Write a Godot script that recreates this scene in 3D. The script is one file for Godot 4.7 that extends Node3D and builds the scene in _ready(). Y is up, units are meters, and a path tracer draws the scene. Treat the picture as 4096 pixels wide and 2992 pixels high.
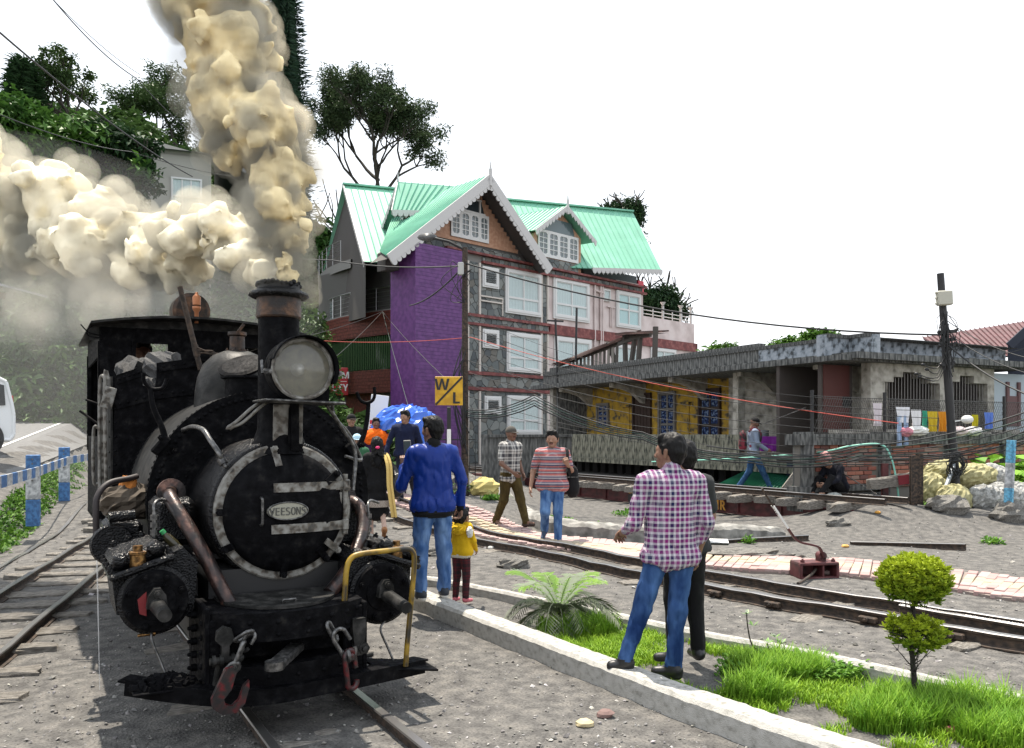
extends Node3D

# ---------------------------------------------------------------- mesh builder
class MB:
	var v := PackedVector3Array()
	var n := PackedVector3Array()
	var c := PackedColorArray()
	var u := PackedVector2Array()
	var col := Color(1, 1, 1)
	var tinted := false
	var xf := Transform3D()

	func tri3(a: Vector3, b: Vector3, d: Vector3, na: Vector3, nb: Vector3, nd: Vector3) -> void:
		v.append(xf * a); v.append(xf * d); v.append(xf * b)
		n.append((xf.basis * na).normalized()); n.append((xf.basis * nd).normalized()); n.append((xf.basis * nb).normalized())
		if tinted:
			c.append(col); c.append(col); c.append(col)

	func tri(a: Vector3, b: Vector3, d: Vector3) -> void:
		var m := (b - a).cross(d - a)
		if m.length_squared() < 1e-16:
			return
		m = m.normalized()
		tri3(a, b, d, m, m, m)

	func quad(a: Vector3, b: Vector3, d: Vector3, e: Vector3) -> void:
		tri(a, b, d)
		tri(a, d, e)

	func quads(a: Vector3, b: Vector3, d: Vector3, e: Vector3, na: Vector3, nb: Vector3, nd: Vector3, ne: Vector3) -> void:
		tri3(a, b, d, na, nb, nd)
		tri3(a, d, e, na, nd, ne)

	func poly(p: Array) -> void:
		for i in range(1, p.size() - 1):
			tri(p[0], p[i], p[i + 1])

	# box by centre, size and an optional basis
	func box(ce: Vector3, s: Vector3, b := Basis()) -> void:
		var h := s * 0.5
		var p := []
		for i in 8:
			p.append(ce + b * Vector3(h.x if i & 1 else -h.x, h.y if i & 2 else -h.y, h.z if i & 4 else -h.z))
		quad(p[4], p[5], p[7], p[6]); quad(p[1], p[0], p[2], p[3])
		quad(p[5], p[1], p[3], p[7]); quad(p[0], p[4], p[6], p[2])
		quad(p[6], p[7], p[3], p[2]); quad(p[0], p[1], p[5], p[4])

	# box with chamfered edges
	func cbox(ce: Vector3, s: Vector3, r := 0.01, b := Basis()) -> void:
		var h := s * 0.5
		r = minf(r, minf(h.x, minf(h.y, h.z)) * 0.9)
		var q := func(sx: int, sy: int, sz: int, ax: int) -> Vector3:
			var o := Vector3(h.x - r, h.y - r, h.z - r)
			o[ax] += r
			return ce + b * Vector3(o.x * sx, o.y * sy, o.z * sz)
		for ax in 3:
			var a1 := (ax + 1) % 3
			var a2 := (ax + 2) % 3
			for sg in [-1, 1]:
				var pts := []
				for k in [[-1, -1], [1, -1], [1, 1], [-1, 1]]:
					var s3 := [0, 0, 0]
					s3[ax] = sg; s3[a1] = k[0]; s3[a2] = k[1]
					pts.append(q.call(s3[0], s3[1], s3[2], ax))
				if sg > 0:
					quad(pts[0], pts[1], pts[2], pts[3])
				else:
					quad(pts[3], pts[2], pts[1], pts[0])
			# edges along ax
			for k in [[-1, -1], [1, -1], [1, 1], [-1, 1]]:
				var e0 := [0, 0, 0]
				var e1 := [0, 0, 0]
				e0[ax] = -1; e1[ax] = 1
				e0[a1] = k[0]; e1[a1] = k[0]; e0[a2] = k[1]; e1[a2] = k[1]
				var A: Vector3 = q.call(e0[0], e0[1], e0[2], a1)
				var B: Vector3 = q.call(e1[0], e1[1], e1[2], a1)
				var C: Vector3 = q.call(e1[0], e1[1], e1[2], a2)
				var D: Vector3 = q.call(e0[0], e0[1], e0[2], a2)
				if k[0] * k[1] > 0:
					quad(A, D, C, B)
				else:
					quad(A, B, C, D)
		for i in 8:
			var sx := 1 if i & 1 else -1
			var sy := 1 if i & 2 else -1
			var sz := 1 if i & 4 else -1
			if sx * sy * sz > 0:
				tri(q.call(sx, sy, sz, 0), q.call(sx, sy, sz, 1), q.call(sx, sy, sz, 2))
			else:
				tri(q.call(sx, sy, sz, 0), q.call(sx, sy, sz, 2), q.call(sx, sy, sz, 1))

	# bar of a square section between two points
	func bar(a: Vector3, b: Vector3, w: float, h: float, up := Vector3.UP) -> void:
		var z := b - a
		var l := z.length()
		if l < 1e-5:
			return
		z /= l
		var x := up.cross(z)
		if x.length() < 1e-3:
			x = Vector3.RIGHT.cross(z)
		x = x.normalized()
		box((a + b) * 0.5, Vector3(w, h, l), Basis(x, z.cross(x), z))

	func frame_of(z: Vector3) -> Basis:
		z = z.normalized()
		var x := Vector3.UP.cross(z)
		if x.length() < 1e-3:
			x = Vector3.RIGHT
		x = x.normalized()
		return Basis(x, z.cross(x), z)

	# frustum between two points with caps
	func cyl(a: Vector3, b: Vector3, r0: float, r1 := -1.0, k := 12, caps := true) -> void:
		if r1 < 0.0:
			r1 = r0
		var f := frame_of(b - a)
		var l := (b - a).length()
		var sl := (r0 - r1) / maxf(l, 1e-6)
		for i in k:
			var t0 := TAU * i / k
			var t1 := TAU * (i + 1) / k
			var d0 := f.x * cos(t0) + f.y * sin(t0)
			var d1 := f.x * cos(t1) + f.y * sin(t1)
			var n0 := (d0 + f.z * sl).normalized()
			var n1 := (d1 + f.z * sl).normalized()
			quads(a + d0 * r0, a + d1 * r0, b + d1 * r1, b + d0 * r1, n0, n1, n1, n0)
			if caps:
				if r0 > 0.0:
					tri3(a, a + d1 * r0, a + d0 * r0, -f.z, -f.z, -f.z)
				if r1 > 0.0:
					tri3(b, b + d0 * r1, b + d1 * r1, f.z, f.z, f.z)

	# tube through points
	func tube(p: Array, r: float, k := 8, r_end := -1.0) -> void:
		if r_end < 0.0:
			r_end = r
		var m := p.size()
		var up := Vector3.ZERO
		var rings := []
		for i in m:
			var t: Vector3 = (p[mini(i + 1, m - 1)] - p[maxi(i - 1, 0)]).normalized()
			if up == Vector3.ZERO:
				up = frame_of(t).x
			up = (up - t * up.dot(t)).normalized()
			var w := t.cross(up)
			var rr := lerpf(r, r_end, float(i) / maxf(m - 1, 1))
			var ring := []
			for j in k:
				var an := TAU * j / k
				var d := up * cos(an) + w * sin(an)
				ring.append([p[i] + d * rr, d])
			rings.append(ring)
		for i in m - 1:
			for j in k:
				var a = rings[i][j]; var b = rings[i][(j + 1) % k]
				var d = rings[i + 1][(j + 1) % k]; var e = rings[i + 1][j]
				quads(a[0], b[0], d[0], e[0], a[1], b[1], d[1], e[1])
		for i in range(1, k - 1):
			tri(rings[0][0][0], rings[0][i + 1][0], rings[0][i][0])
			tri(rings[m - 1][0][0], rings[m - 1][i][0], rings[m - 1][i + 1][0])

	# lathe: profile of Vector2(radius, along), round an axis; sharp corners keep flat shading between segments unless smooth
	func lathe(o: Vector3, axis: Vector3, prof: Array, k := 24, smooth := false, a0 := 0.0, a1 := TAU) -> void:
		var f := frame_of(axis)
		var m := prof.size()
		var nrm := []
		for i in m - 1:
			var d: Vector2 = prof[i + 1] - prof[i]
			nrm.append(Vector2(d.y, -d.x).normalized())
		for i in m - 1:
			var n0: Vector2 = nrm[i]
			var n1: Vector2 = nrm[i]
			if smooth:
				if i > 0:
					n0 = (nrm[i] + nrm[i - 1]).normalized()
				if i < m - 2:
					n1 = (nrm[i] + nrm[i + 1]).normalized()
			for j in k:
				var t0 := a0 + (a1 - a0) * j / k
				var t1 := a0 + (a1 - a0) * (j + 1) / k
				var d0 := f.x * cos(t0) + f.y * sin(t0)
				var d1 := f.x * cos(t1) + f.y * sin(t1)
				var p0: Vector2 = prof[i]
				var p1: Vector2 = prof[i + 1]
				var A := o + d0 * p0.x + f.z * p0.y
				var B := o + d1 * p0.x + f.z * p0.y
				var C := o + d1 * p1.x + f.z * p1.y
				var D := o + d0 * p1.x + f.z * p1.y
				if p0.x < 1e-5:
					tri3(A, C, D, d0 * n0.x + f.z * n0.y, d1 * n1.x + f.z * n1.y, d0 * n1.x + f.z * n1.y)
				elif p1.x < 1e-5:
					tri3(A, B, D, d0 * n0.x + f.z * n0.y, d1 * n0.x + f.z * n0.y, d0 * n1.x + f.z * n1.y)
				else:
					quads(A, B, C, D, d0 * n0.x + f.z * n0.y, d1 * n0.x + f.z * n0.y, d1 * n1.x + f.z * n1.y, d0 * n1.x + f.z * n1.y)

	func ball(o: Vector3, r: Vector3, k := 12, half := false, axis := Vector3.UP) -> void:
		var prof := []
		var m := maxi(3, k / 2)
		for i in m + 1:
			var t := (PI * 0.5 if half else PI) * i / m - (0.0 if half else PI * 0.5)
			prof.append(Vector2(cos(t), sin(t)))
		if not half:
			prof[0] = Vector2(0, -1)
		prof[m] = Vector2(0, 1)
		var keep := xf
		var f := frame_of(axis)
		xf = xf * Transform3D(Basis(f.x * r.x, f.y * r.y, f.z * r.z), o)
		lathe(Vector3.ZERO, Vector3(0, 0, 1), prof, k, true)
		xf = keep

	func rivet(o: Vector3, nn: Vector3, r: float) -> void:
		lathe(o, nn, [Vector2(r, 0), Vector2(r * 0.75, r * 0.5), Vector2(0, r * 0.75)], 7, true)

	func hexnut(o: Vector3, nn: Vector3, r: float, h: float) -> void:
		lathe(o, nn, [Vector2(r, 0), Vector2(r, h), Vector2(0, h)], 6)
		lathe(o + nn.normalized() * h, nn, [Vector2(r * 0.55, 0), Vector2(r * 0.5, h * 0.55), Vector2(0, h * 0.7)], 8)

	# prism: polygon (Array of Vector2) in the plane of x and y axes given, pushed along dz
	func prism(pts: Array, o: Vector3, ax: Vector3, ay: Vector3, dz: Vector3) -> void:
		var pv := PackedVector2Array(pts)
		var tr := Geometry2D.triangulate_polygon(pv)
		var flip := ax.cross(ay).dot(dz) < 0.0
		var cw := Geometry2D.is_polygon_clockwise(pv)
		for i in range(0, tr.size(), 3):
			var a := o + ax * pv[tr[i]].x + ay * pv[tr[i]].y
			var b := o + ax * pv[tr[i + 1]].x + ay * pv[tr[i + 1]].y
			var d := o + ax * pv[tr[i + 2]].x + ay * pv[tr[i + 2]].y
			var up := (b - a).cross(d - a).dot(dz) > 0.0
			if up:
				tri(a + dz, b + dz, d + dz); tri(a, d, b)
			else:
				tri(a + dz, d + dz, b + dz); tri(a, b, d)
		for i in pv.size():
			var a := o + ax * pv[i].x + ay * pv[i].y
			var j := (i + 1) % pv.size()
			var b := o + ax * pv[j].x + ay * pv[j].y
			if cw == flip:
				quad(a, b, b + dz, a + dz)
			else:
				quad(b, a, a + dz, b + dz)

	func mesh() -> ArrayMesh:
		var m := ArrayMesh.new()
		var a := []
		a.resize(Mesh.ARRAY_MAX)
		a[Mesh.ARRAY_VERTEX] = v
		a[Mesh.ARRAY_NORMAL] = n
		if tinted:
			a[Mesh.ARRAY_COLOR] = c
		if u.size() == v.size():
			a[Mesh.ARRAY_TEX_UV] = u
		if v.size() > 0:
			m.add_surface_from_arrays(Mesh.PRIMITIVE_TRIANGLES, a)
		return m

# ---------------------------------------------------------------- scene helpers
var rng := RandomNumberGenerator.new()
var mats := {}
const UPV := Vector3(0, 1, 0)

func V(x: float, y: float, z: float) -> Vector3:
	return Vector3(x, y, z)

func V2(x: float, y: float) -> Vector2:
	return Vector2(x, y)

func R(a: float, b: float) -> float:
	return rng.randf_range(a, b)

func tag(o: Node3D, label: String, category: String, group := "") -> Node3D:
	o.set_meta("label", label)
	o.set_meta("category", category)
	if group != "":
		o.set_meta("group", group)
	return o

func thing(called: String, label: String, category: String, at := Vector3.ZERO, turn := 0.0, group := "") -> Node3D:
	var o := Node3D.new()
	o.name = called
	add_child(o, true)
	o.position = at
	o.rotation.y = turn
	return tag(o, label, category, group)

func put(parent: Node, called: String, m: Variant, mat: Material, label := "") -> MeshInstance3D:
	var o := MeshInstance3D.new()
	o.name = called
	o.mesh = m.mesh() if m is MB else m
	o.material_override = mat
	parent.add_child(o, true)
	if label != "":
		o.set_meta("label", label)
	return o

func lone(called: String, m: Variant, mat: Material, label: String, category: String, group := "") -> MeshInstance3D:
	var o := put(self, called, m, mat)
	tag(o, label, category, group)
	return o

func struct(called: String, m: Variant, mat: Material, label := "", parent: Node = self) -> MeshInstance3D:
	var o := put(parent, called, m, mat, label)
	if parent == self:
		o.set_meta("kind", "structure")
	return o

func stuff(o: Node3D) -> Node3D:
	o.set_meta("kind", "stuff")
	return o

func dup(root: Node3D, at: Vector3, turn: float, label: String) -> Node3D:
	var o: Node3D = root.duplicate()
	o.name = root.name
	add_child(o, true)
	o.position = at
	o.rotation.y = turn
	o.set_meta("label", label)
	return o

func lin(r: float, g: float, b: float) -> Color:
	return Color(r, g, b).linear_to_srgb()

func noise(freq: float, oct := 4, sd := 1, kind := FastNoiseLite.TYPE_SIMPLEX_SMOOTH) -> FastNoiseLite:
	var f := FastNoiseLite.new()
	f.noise_type = kind
	f.frequency = freq
	f.fractal_octaves = oct
	f.seed = sd
	return f

# seamless noise texture between colours (given in linear base-colour values)
func ntex(freq: float, stops: Array, sd := 1, size := 512, oct := 5, kind := FastNoiseLite.TYPE_SIMPLEX_SMOOTH) -> NoiseTexture2D:
	var t := NoiseTexture2D.new()
	t.width = size
	t.height = size
	t.seamless = true
	t.seamless_blend_skirt = 0.2
	t.noise = noise(freq, oct, sd, kind)
	var g := Gradient.new()
	var offs := PackedFloat32Array()
	var cols := PackedColorArray()
	for s in stops:
		offs.append(s[0])
		cols.append((s[1] as Color).linear_to_srgb())
	g.offsets = offs
	g.colors = cols
	t.color_ramp = g
	return t

func htex(freq: float, sd := 1, size := 512, oct := 5, kind := FastNoiseLite.TYPE_SIMPLEX_SMOOTH) -> NoiseTexture2D:
	var t := NoiseTexture2D.new()
	t.width = size
	t.height = size
	t.seamless = true
	t.noise = noise(freq, oct, sd, kind)
	return t

# plain material, colour in linear values
func mat(c: Color, rough := 0.8, metal := 0.0) -> StandardMaterial3D:
	var m := StandardMaterial3D.new()
	m.albedo_color = c.linear_to_srgb()
	m.roughness = rough
	m.metallic = metal
	return m

func vmat(rough := 0.8) -> StandardMaterial3D:
	var m := mat(Color(1, 1, 1), rough)
	m.vertex_color_use_as_albedo = true
	return m

# triplanar textured material; scale = repeats per metre
func tmat(t: Texture2D, scale := 1.0, rough := 0.85, metal := 0.0, bump: Texture2D = null, depth := 1.0, in_world := false) -> StandardMaterial3D:
	var m := StandardMaterial3D.new()
	m.albedo_texture = t
	m.roughness = rough
	m.metallic = metal
	m.uv1_triplanar = true
	m.uv1_world_triplanar = in_world
	m.uv1_scale = Vector3.ONE * scale
	if bump:
		m.heightmap_enabled = true
		m.heightmap_texture = bump
		m.heightmap_scale = depth
	return m

func multi(parent: Node, called: String, m: Mesh, material: Material, where: Array, cols: Array = []) -> MultiMeshInstance3D:
	var mm := MultiMesh.new()
	mm.transform_format = MultiMesh.TRANSFORM_3D
	mm.use_colors = cols.size() > 0
	mm.mesh = m
	mm.instance_count = where.size()
	for i in where.size():
		mm.set_instance_transform(i, where[i])
		if cols.size() > 0:
			mm.set_instance_color(i, cols[i])
	var o := MultiMeshInstance3D.new()
	o.name = called
	o.multimesh = mm
	o.material_override = material
	parent.add_child(o, true)
	return o

func text(parent: Node, called: String, s: String, height: float, depth: float, at: Transform3D, material: Material, font := "Droid Sans", bold := true) -> MeshInstance3D:
	var f := SystemFont.new()
	f.font_names = PackedStringArray([font])
	f.font_weight = 700 if bold else 400
	var t := TextMesh.new()
	t.font = f
	t.text = s
	t.font_size = 64
	t.pixel_size = height / 46.0
	t.depth = depth
	var o := put(parent, called, t, material)
	o.transform = at
	return o

func smooth_path(p: Array, k := 6) -> Array:
	var out := []
	for i in p.size() - 1:
		var a: Vector3 = p[maxi(i - 1, 0)]
		var b: Vector3 = p[i]
		var c: Vector3 = p[i + 1]
		var d: Vector3 = p[mini(i + 2, p.size() - 1)]
		for j in k:
			out.append(b.cubic_interpolate(c, a, d, float(j) / k))
	out.append(p[p.size() - 1])
	return out

func rib(a: Vector3, b: Vector3, sag: float, k := 14) -> Array:
	var p := []
	for i in k + 1:
		var t := float(i) / k
		p.append(a.lerp(b, t) + Vector3(0, -4.0 * sag * t * (1.0 - t), 0))
	return p

# ---------------------------------------------------------------- surface nets on a grid of distances
class Field:
	var o: Vector3
	var h: float
	var nx: int
	var ny: int
	var nz: int
	var d := PackedFloat32Array()
	var t := PackedByteArray()

	func _init(lo: Vector3, hi: Vector3, cell: float) -> void:
		h = cell
		o = lo
		nx = int(ceil((hi.x - lo.x) / cell)) + 1
		ny = int(ceil((hi.y - lo.y) / cell)) + 1
		nz = int(ceil((hi.z - lo.z) / cell)) + 1
		d.resize(nx * ny * nz)
		d.fill(1.0)
		t.resize(nx * ny * nz)

	# tapered capsule, smooth-joined with what carries the same tag; flat squashes it along an axis
	func cap(a: Vector3, b: Vector3, r0: float, r1: float, tg := 0, k := 0.02, sq := Vector3.ONE, nz_: FastNoiseLite = null, amp := 0.0) -> void:
		var rm := maxf(r0, r1) / minf(sq.x, minf(sq.y, sq.z)) + 3.0 * h + k + amp
		var lo := (Vector3(minf(a.x, b.x), minf(a.y, b.y), minf(a.z, b.z)) - Vector3.ONE * rm - o) / h
		var hi := (Vector3(maxf(a.x, b.x), maxf(a.y, b.y), maxf(a.z, b.z)) + Vector3.ONE * rm - o) / h
		var as_ := a * sq
		var ab := b * sq - as_
		var l2 := maxf(ab.length_squared(), 1e-9)
		var unit := 1.0 / maxf(sq.x, maxf(sq.y, sq.z))
		for z in range(maxi(0, int(lo.z)), mini(nz - 1, int(hi.z) + 1) + 1):
			for y in range(maxi(0, int(lo.y)), mini(ny - 1, int(hi.y) + 1) + 1):
				var i := (z * ny + y) * nx
				for x in range(maxi(0, int(lo.x)), mini(nx - 1, int(hi.x) + 1) + 1):
					var w := o + Vector3(x, y, z) * h
					var p := w * sq - as_
					var f := clampf(p.dot(ab) / l2, 0.0, 1.0)
					var e := ((p - ab * f).length() - lerpf(r0, r1, f)) * unit
					if e > rm:
						continue
					if nz_ != null:
						e += amp * nz_.get_noise_3d(w.x, w.y * 0.5, w.z)
					var q := i + x
					var was := d[q]
					if t[q] == tg and k > 0.0:
						var g := maxf(k - absf(was - e), 0.0) / k
						d[q] = minf(was, e) - g * g * k * 0.25
					elif e < was:
						d[q] = e
						t[q] = tg

	# surfaces, one for each tag that is in mats; others are left out
	func mesh(tags: int) -> ArrayMesh:
		var at := PackedInt32Array()
		at.resize(d.size())
		at.fill(-1)
		var vs := PackedVector3Array()
		var ns := PackedVector3Array()
		var cells := PackedInt32Array()
		var sx := 1
		var sy := nx
		var sz := nx * ny
		var lim := h * 3.0
		for z in nz - 1:
			for y in ny - 1:
				var i := (z * ny + y) * nx - 1
				for x in nx - 1:
					i += 1
					if absf(d[i]) > lim:
						continue
					var c0 := d[i]; var c1 := d[i + sx]; var c2 := d[i + sy]; var c3 := d[i + sx + sy]
					var c4 := d[i + sz]; var c5 := d[i + sx + sz]; var c6 := d[i + sy + sz]; var c7 := d[i + sx + sy + sz]
					var mn := minf(minf(minf(c0, c1), minf(c2, c3)), minf(minf(c4, c5), minf(c6, c7)))
					if mn >= 0.0:
						continue
					var mx := maxf(maxf(maxf(c0, c1), maxf(c2, c3)), maxf(maxf(c4, c5), maxf(c6, c7)))
					if mx < 0.0:
						continue
					var s := Vector3.ZERO
					var m := 0
					if (c0 < 0.0) != (c1 < 0.0): s += Vector3(c0 / (c0 - c1), 0, 0); m += 1
					if (c2 < 0.0) != (c3 < 0.0): s += Vector3(c2 / (c2 - c3), 1, 0); m += 1
					if (c4 < 0.0) != (c5 < 0.0): s += Vector3(c4 / (c4 - c5), 0, 1); m += 1
					if (c6 < 0.0) != (c7 < 0.0): s += Vector3(c6 / (c6 - c7), 1, 1); m += 1
					if (c0 < 0.0) != (c2 < 0.0): s += Vector3(0, c0 / (c0 - c2), 0); m += 1
					if (c1 < 0.0) != (c3 < 0.0): s += Vector3(1, c1 / (c1 - c3), 0); m += 1
					if (c4 < 0.0) != (c6 < 0.0): s += Vector3(0, c4 / (c4 - c6), 1); m += 1
					if (c5 < 0.0) != (c7 < 0.0): s += Vector3(1, c5 / (c5 - c7), 1); m += 1
					if (c0 < 0.0) != (c4 < 0.0): s += Vector3(0, 0, c0 / (c0 - c4)); m += 1
					if (c1 < 0.0) != (c5 < 0.0): s += Vector3(1, 0, c1 / (c1 - c5)); m += 1
					if (c2 < 0.0) != (c6 < 0.0): s += Vector3(0, 1, c2 / (c2 - c6)); m += 1
					if (c3 < 0.0) != (c7 < 0.0): s += Vector3(1, 1, c3 / (c3 - c7)); m += 1
					at[i] = vs.size()
					cells.append(i)
					vs.append(o + (Vector3(x, y, z) + s / m) * h)
					ns.append(Vector3(c1 + c3 + c5 + c7 - c0 - c2 - c4 - c6, c2 + c3 + c6 + c7 - c0 - c1 - c4 - c5, c4 + c5 + c6 + c7 - c0 - c1 - c2 - c3).normalized())
		var idx := []
		for k in tags:
			idx.append(PackedInt32Array())
		for i in cells:
			var neg := d[i] < 0.0
			for ax in 3:
				var st: int = [sx, sy, sz][ax]
				if neg == (d[i + st] < 0.0):
					continue
				var u: int = [sy, sz, sx][ax]
				var w: int = [sz, sx, sy][ax]
				if i - u - w < 0:
					continue
				var a := at[i]; var b := at[i - u]; var e := at[i - u - w]; var f := at[i - w]
				if b < 0 or e < 0 or f < 0:
					continue
				var tg: int = t[i] if neg else t[i + st]
				if tg >= tags:
					continue
				var q: PackedInt32Array = idx[tg]
				if neg:
					q.append_array(PackedInt32Array([a, e, b, a, f, e]))
				else:
					q.append_array(PackedInt32Array([a, b, e, a, e, f]))
				idx[tg] = q
		var out := ArrayMesh.new()
		for k in tags:
			if (idx[k] as PackedInt32Array).size() == 0:
				continue
			# only the vertices of this surface
			var map := PackedInt32Array()
			map.resize(vs.size())
			map.fill(-1)
			var pv := PackedVector3Array()
			var pn := PackedVector3Array()
			var pi := PackedInt32Array()
			for j in idx[k]:
				if map[j] < 0:
					map[j] = pv.size()
					pv.append(vs[j])
					pn.append(ns[j])
				pi.append(map[j])
			var arr := []
			arr.resize(Mesh.ARRAY_MAX)
			arr[Mesh.ARRAY_VERTEX] = pv
			arr[Mesh.ARRAY_NORMAL] = pn
			arr[Mesh.ARRAY_INDEX] = pi
			out.add_surface_from_arrays(Mesh.PRIMITIVE_TRIANGLES, arr)
			out.set_meta("tag%d" % (out.get_surface_count() - 1), k)
		return out

# ---------------------------------------------------------------- the place
func _ready() -> void:
	rng.seed = 7
	camera_and_light()
	textures()
	ground()
	kerbs()
	tracks()
	pavers()
	turntable()
	building_mats()
	hotel()
	low_house()
	shed_roof()
	far_buildings()
	locomotive()
	rocks()
	gravel()
	people()
	van()
	barrier()
	signs()
	right_side()
	wires()
	trees()
	bed()
	smoke()

func camera_and_light() -> void:
	var cam := Camera3D.new()
	cam.name = "camera"
	cam.projection = Camera3D.PROJECTION_FRUSTUM
	cam.near = 0.1
	cam.far = 1500.0
	cam.size = 0.1 * 748.0 / 830.0          # lens of 830 pixels, held level, the picture shifted up by 59 pixels
	cam.frustum_offset = Vector2(0, 0.1 * 59.0 / 830.0)
	cam.position = Vector3(0, 1.68, 0)
	add_child(cam)
	var e := Environment.new()
	e.background_mode = Environment.BG_SKY
	var sm := ProceduralSkyMaterial.new()
	sm.sky_top_color = Color(0.93, 0.96, 1.0)
	sm.sky_horizon_color = Color(1.0, 1.0, 1.0)
	sm.sky_energy_multiplier = 0.95
	sm.ground_bottom_color = Color(0.35, 0.35, 0.33)
	sm.ground_horizon_color = Color(0.8, 0.8, 0.8)
	sm.sun_angle_max = 20.0
	var sky := Sky.new()
	sky.sky_material = sm
	e.sky = sky
	e.tonemap_mode = Environment.TONE_MAPPER_LINEAR
	e.tonemap_exposure = 1.78
	e.sdfgi_enabled = true
	e.ssao_enabled = true
	e.ssil_enabled = true
	e.volumetric_fog_enabled = true
	e.volumetric_fog_density = 0.0
	var we := WorldEnvironment.new()
	we.name = "world"
	we.environment = e
	add_child(we)
	var sun := DirectionalLight3D.new()
	sun.name = "sun"
	sun.light_energy = 1.6
	sun.light_color = Color(1.0, 0.96, 0.9)
	sun.light_angular_distance = 0.6
	sun.shadow_enabled = true
	add_child(sun)
	sun.look_at_from_position(Vector3(-14, 100, -33), Vector3.ZERO)

# ---------------------------------------------------------------- ground
func sstep(a: float, b: float, x: float) -> float:
	var t := clampf((x - a) / (b - a), 0.0, 1.0)
	return t * t * (3.0 - 2.0 * t)

var gn: FastNoiseLite
# signed distance from the turntable track, positive beyond it
func beyond_turn(x: float, z: float) -> float:
	return (x - 6.0) * 0.856 + (-z - 14.6) * 0.517

func gh(x: float, z: float) -> float:
	var d := -z
	if gn == null:
		gn = noise(0.35, 3, 3)
	var h := 0.0
	# the yard rises towards the hotel on the far left of the turntable and beyond it
	var side := sstep(1.3, -0.3, x)
	h += 0.33 * sstep(13.2, 16.6, d) * side
	var over := sstep(0.5, 0.9, beyond_turn(x, z)) * sstep(13.0, 15.0, d)
	h = maxf(h, 0.33 * over)
	# mound at the end of the turntable track, more soil to the right
	h = maxf(h, 0.42 * exp(-pow((x - 6.9) / 1.9, 2.0) - pow((d - 14.9) / 1.15, 2.0)))
	h = maxf(h, 0.30 * sstep(7.2, 9.5, x) * sstep(13.6, 15.6, d))
	# the raised road on the left
	var q := -x - 7.35 - 0.385 * (d - 12.0)
	if q > 0.0:
		h += 0.40 * sstep(0.0, 0.65, q) + clampf((d - 13.0) * 0.075, 0.0, 1.3) * sstep(0.0, 1.6, q)
	# the hill
	var up := sstep(31.0, 68.0, d + clampf((-x - 14.0) * 0.35, -6.0, 9.0))
	h += 21.0 * up * sstep(-1.0, -26.0, x)
	h += 10.0 * sstep(60.0, 150.0, d) * sstep(10.0, -30.0, x)
	if d > 30.0:
		h -= 9.0 * sstep(30.0, 90.0, d) * sstep(4.0, 30.0, x)
	if q < 0.0 and d < 24.0:
		h += 0.018 * gn.get_noise_2d(x * 3.0, z * 3.0) + 0.008 * gn.get_noise_2d(x * 14.0, z * 14.0)
	return h

func on(x: float, z: float, up := 0.0) -> Vector3:
	return V(x, gh(x, z) + up, z)

func axis(lo: float, hi: float, near_lo: float, near_hi: float, step: float, grow: float) -> PackedFloat32Array:
	var a := PackedFloat32Array()
	var x := near_lo
	var s := step
	var left := []
	while x > lo:
		s *= grow
		x -= s
		left.append(x)
	left.reverse()
	for v in left:
		a.append(v)
	x = near_lo
	while x < near_hi:
		a.append(x)
		x += step
	s = step
	while x < hi:
		a.append(x)
		s *= grow
		x += s
	return a

func grid_mesh(xs: PackedFloat32Array, zs: PackedFloat32Array, lift := 0.0) -> ArrayMesh:
	var v := PackedVector3Array()
	var n := PackedVector3Array()
	var ix := PackedInt32Array()
	for z in zs:
		for x in xs:
			v.append(V(x, gh(x, z) + lift, z))
			n.append(V(gh(x - 0.03, z) - gh(x + 0.03, z), 0.06, gh(x, z - 0.03) - gh(x, z + 0.03)).normalized())
	var w := xs.size()
	for j in zs.size() - 1:
		for i in w - 1:
			var a := j * w + i
			ix.append_array(PackedInt32Array([a, a + 1, a + w, a + 1, a + w + 1, a + w]))
	var arr := []
	arr.resize(Mesh.ARRAY_MAX)
	arr[Mesh.ARRAY_VERTEX] = v
	arr[Mesh.ARRAY_NORMAL] = n
	arr[Mesh.ARRAY_INDEX] = ix
	var m := ArrayMesh.new()
	m.add_surface_from_arrays(Mesh.PRIMITIVE_TRIANGLES, arr)
	return m

# a sheet that follows the ground between two edges (Arrays of Vector2 x, z)
func strip(e0: Array, e1: Array, lift: float, across := 4, k := 5) -> MB:
	var b := MB.new()
	var a := smooth_path(e0.map(func(p): return V(p.x, 0, p.y)), k)
	var c := smooth_path(e1.map(func(p): return V(p.x, 0, p.y)), k)
	for i in a.size() - 1:
		for j in across:
			var p := []
			for q in [[0, 0], [1, 0], [1, 1], [0, 1]]:
				var w: Vector3 = a[i + q[0]].lerp(c[i + q[0]], float(j + q[1]) / across)
				p.append(on(w.x, w.z, lift))
			b.quad(p[0], p[1], p[2], p[3])
	return b

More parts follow.
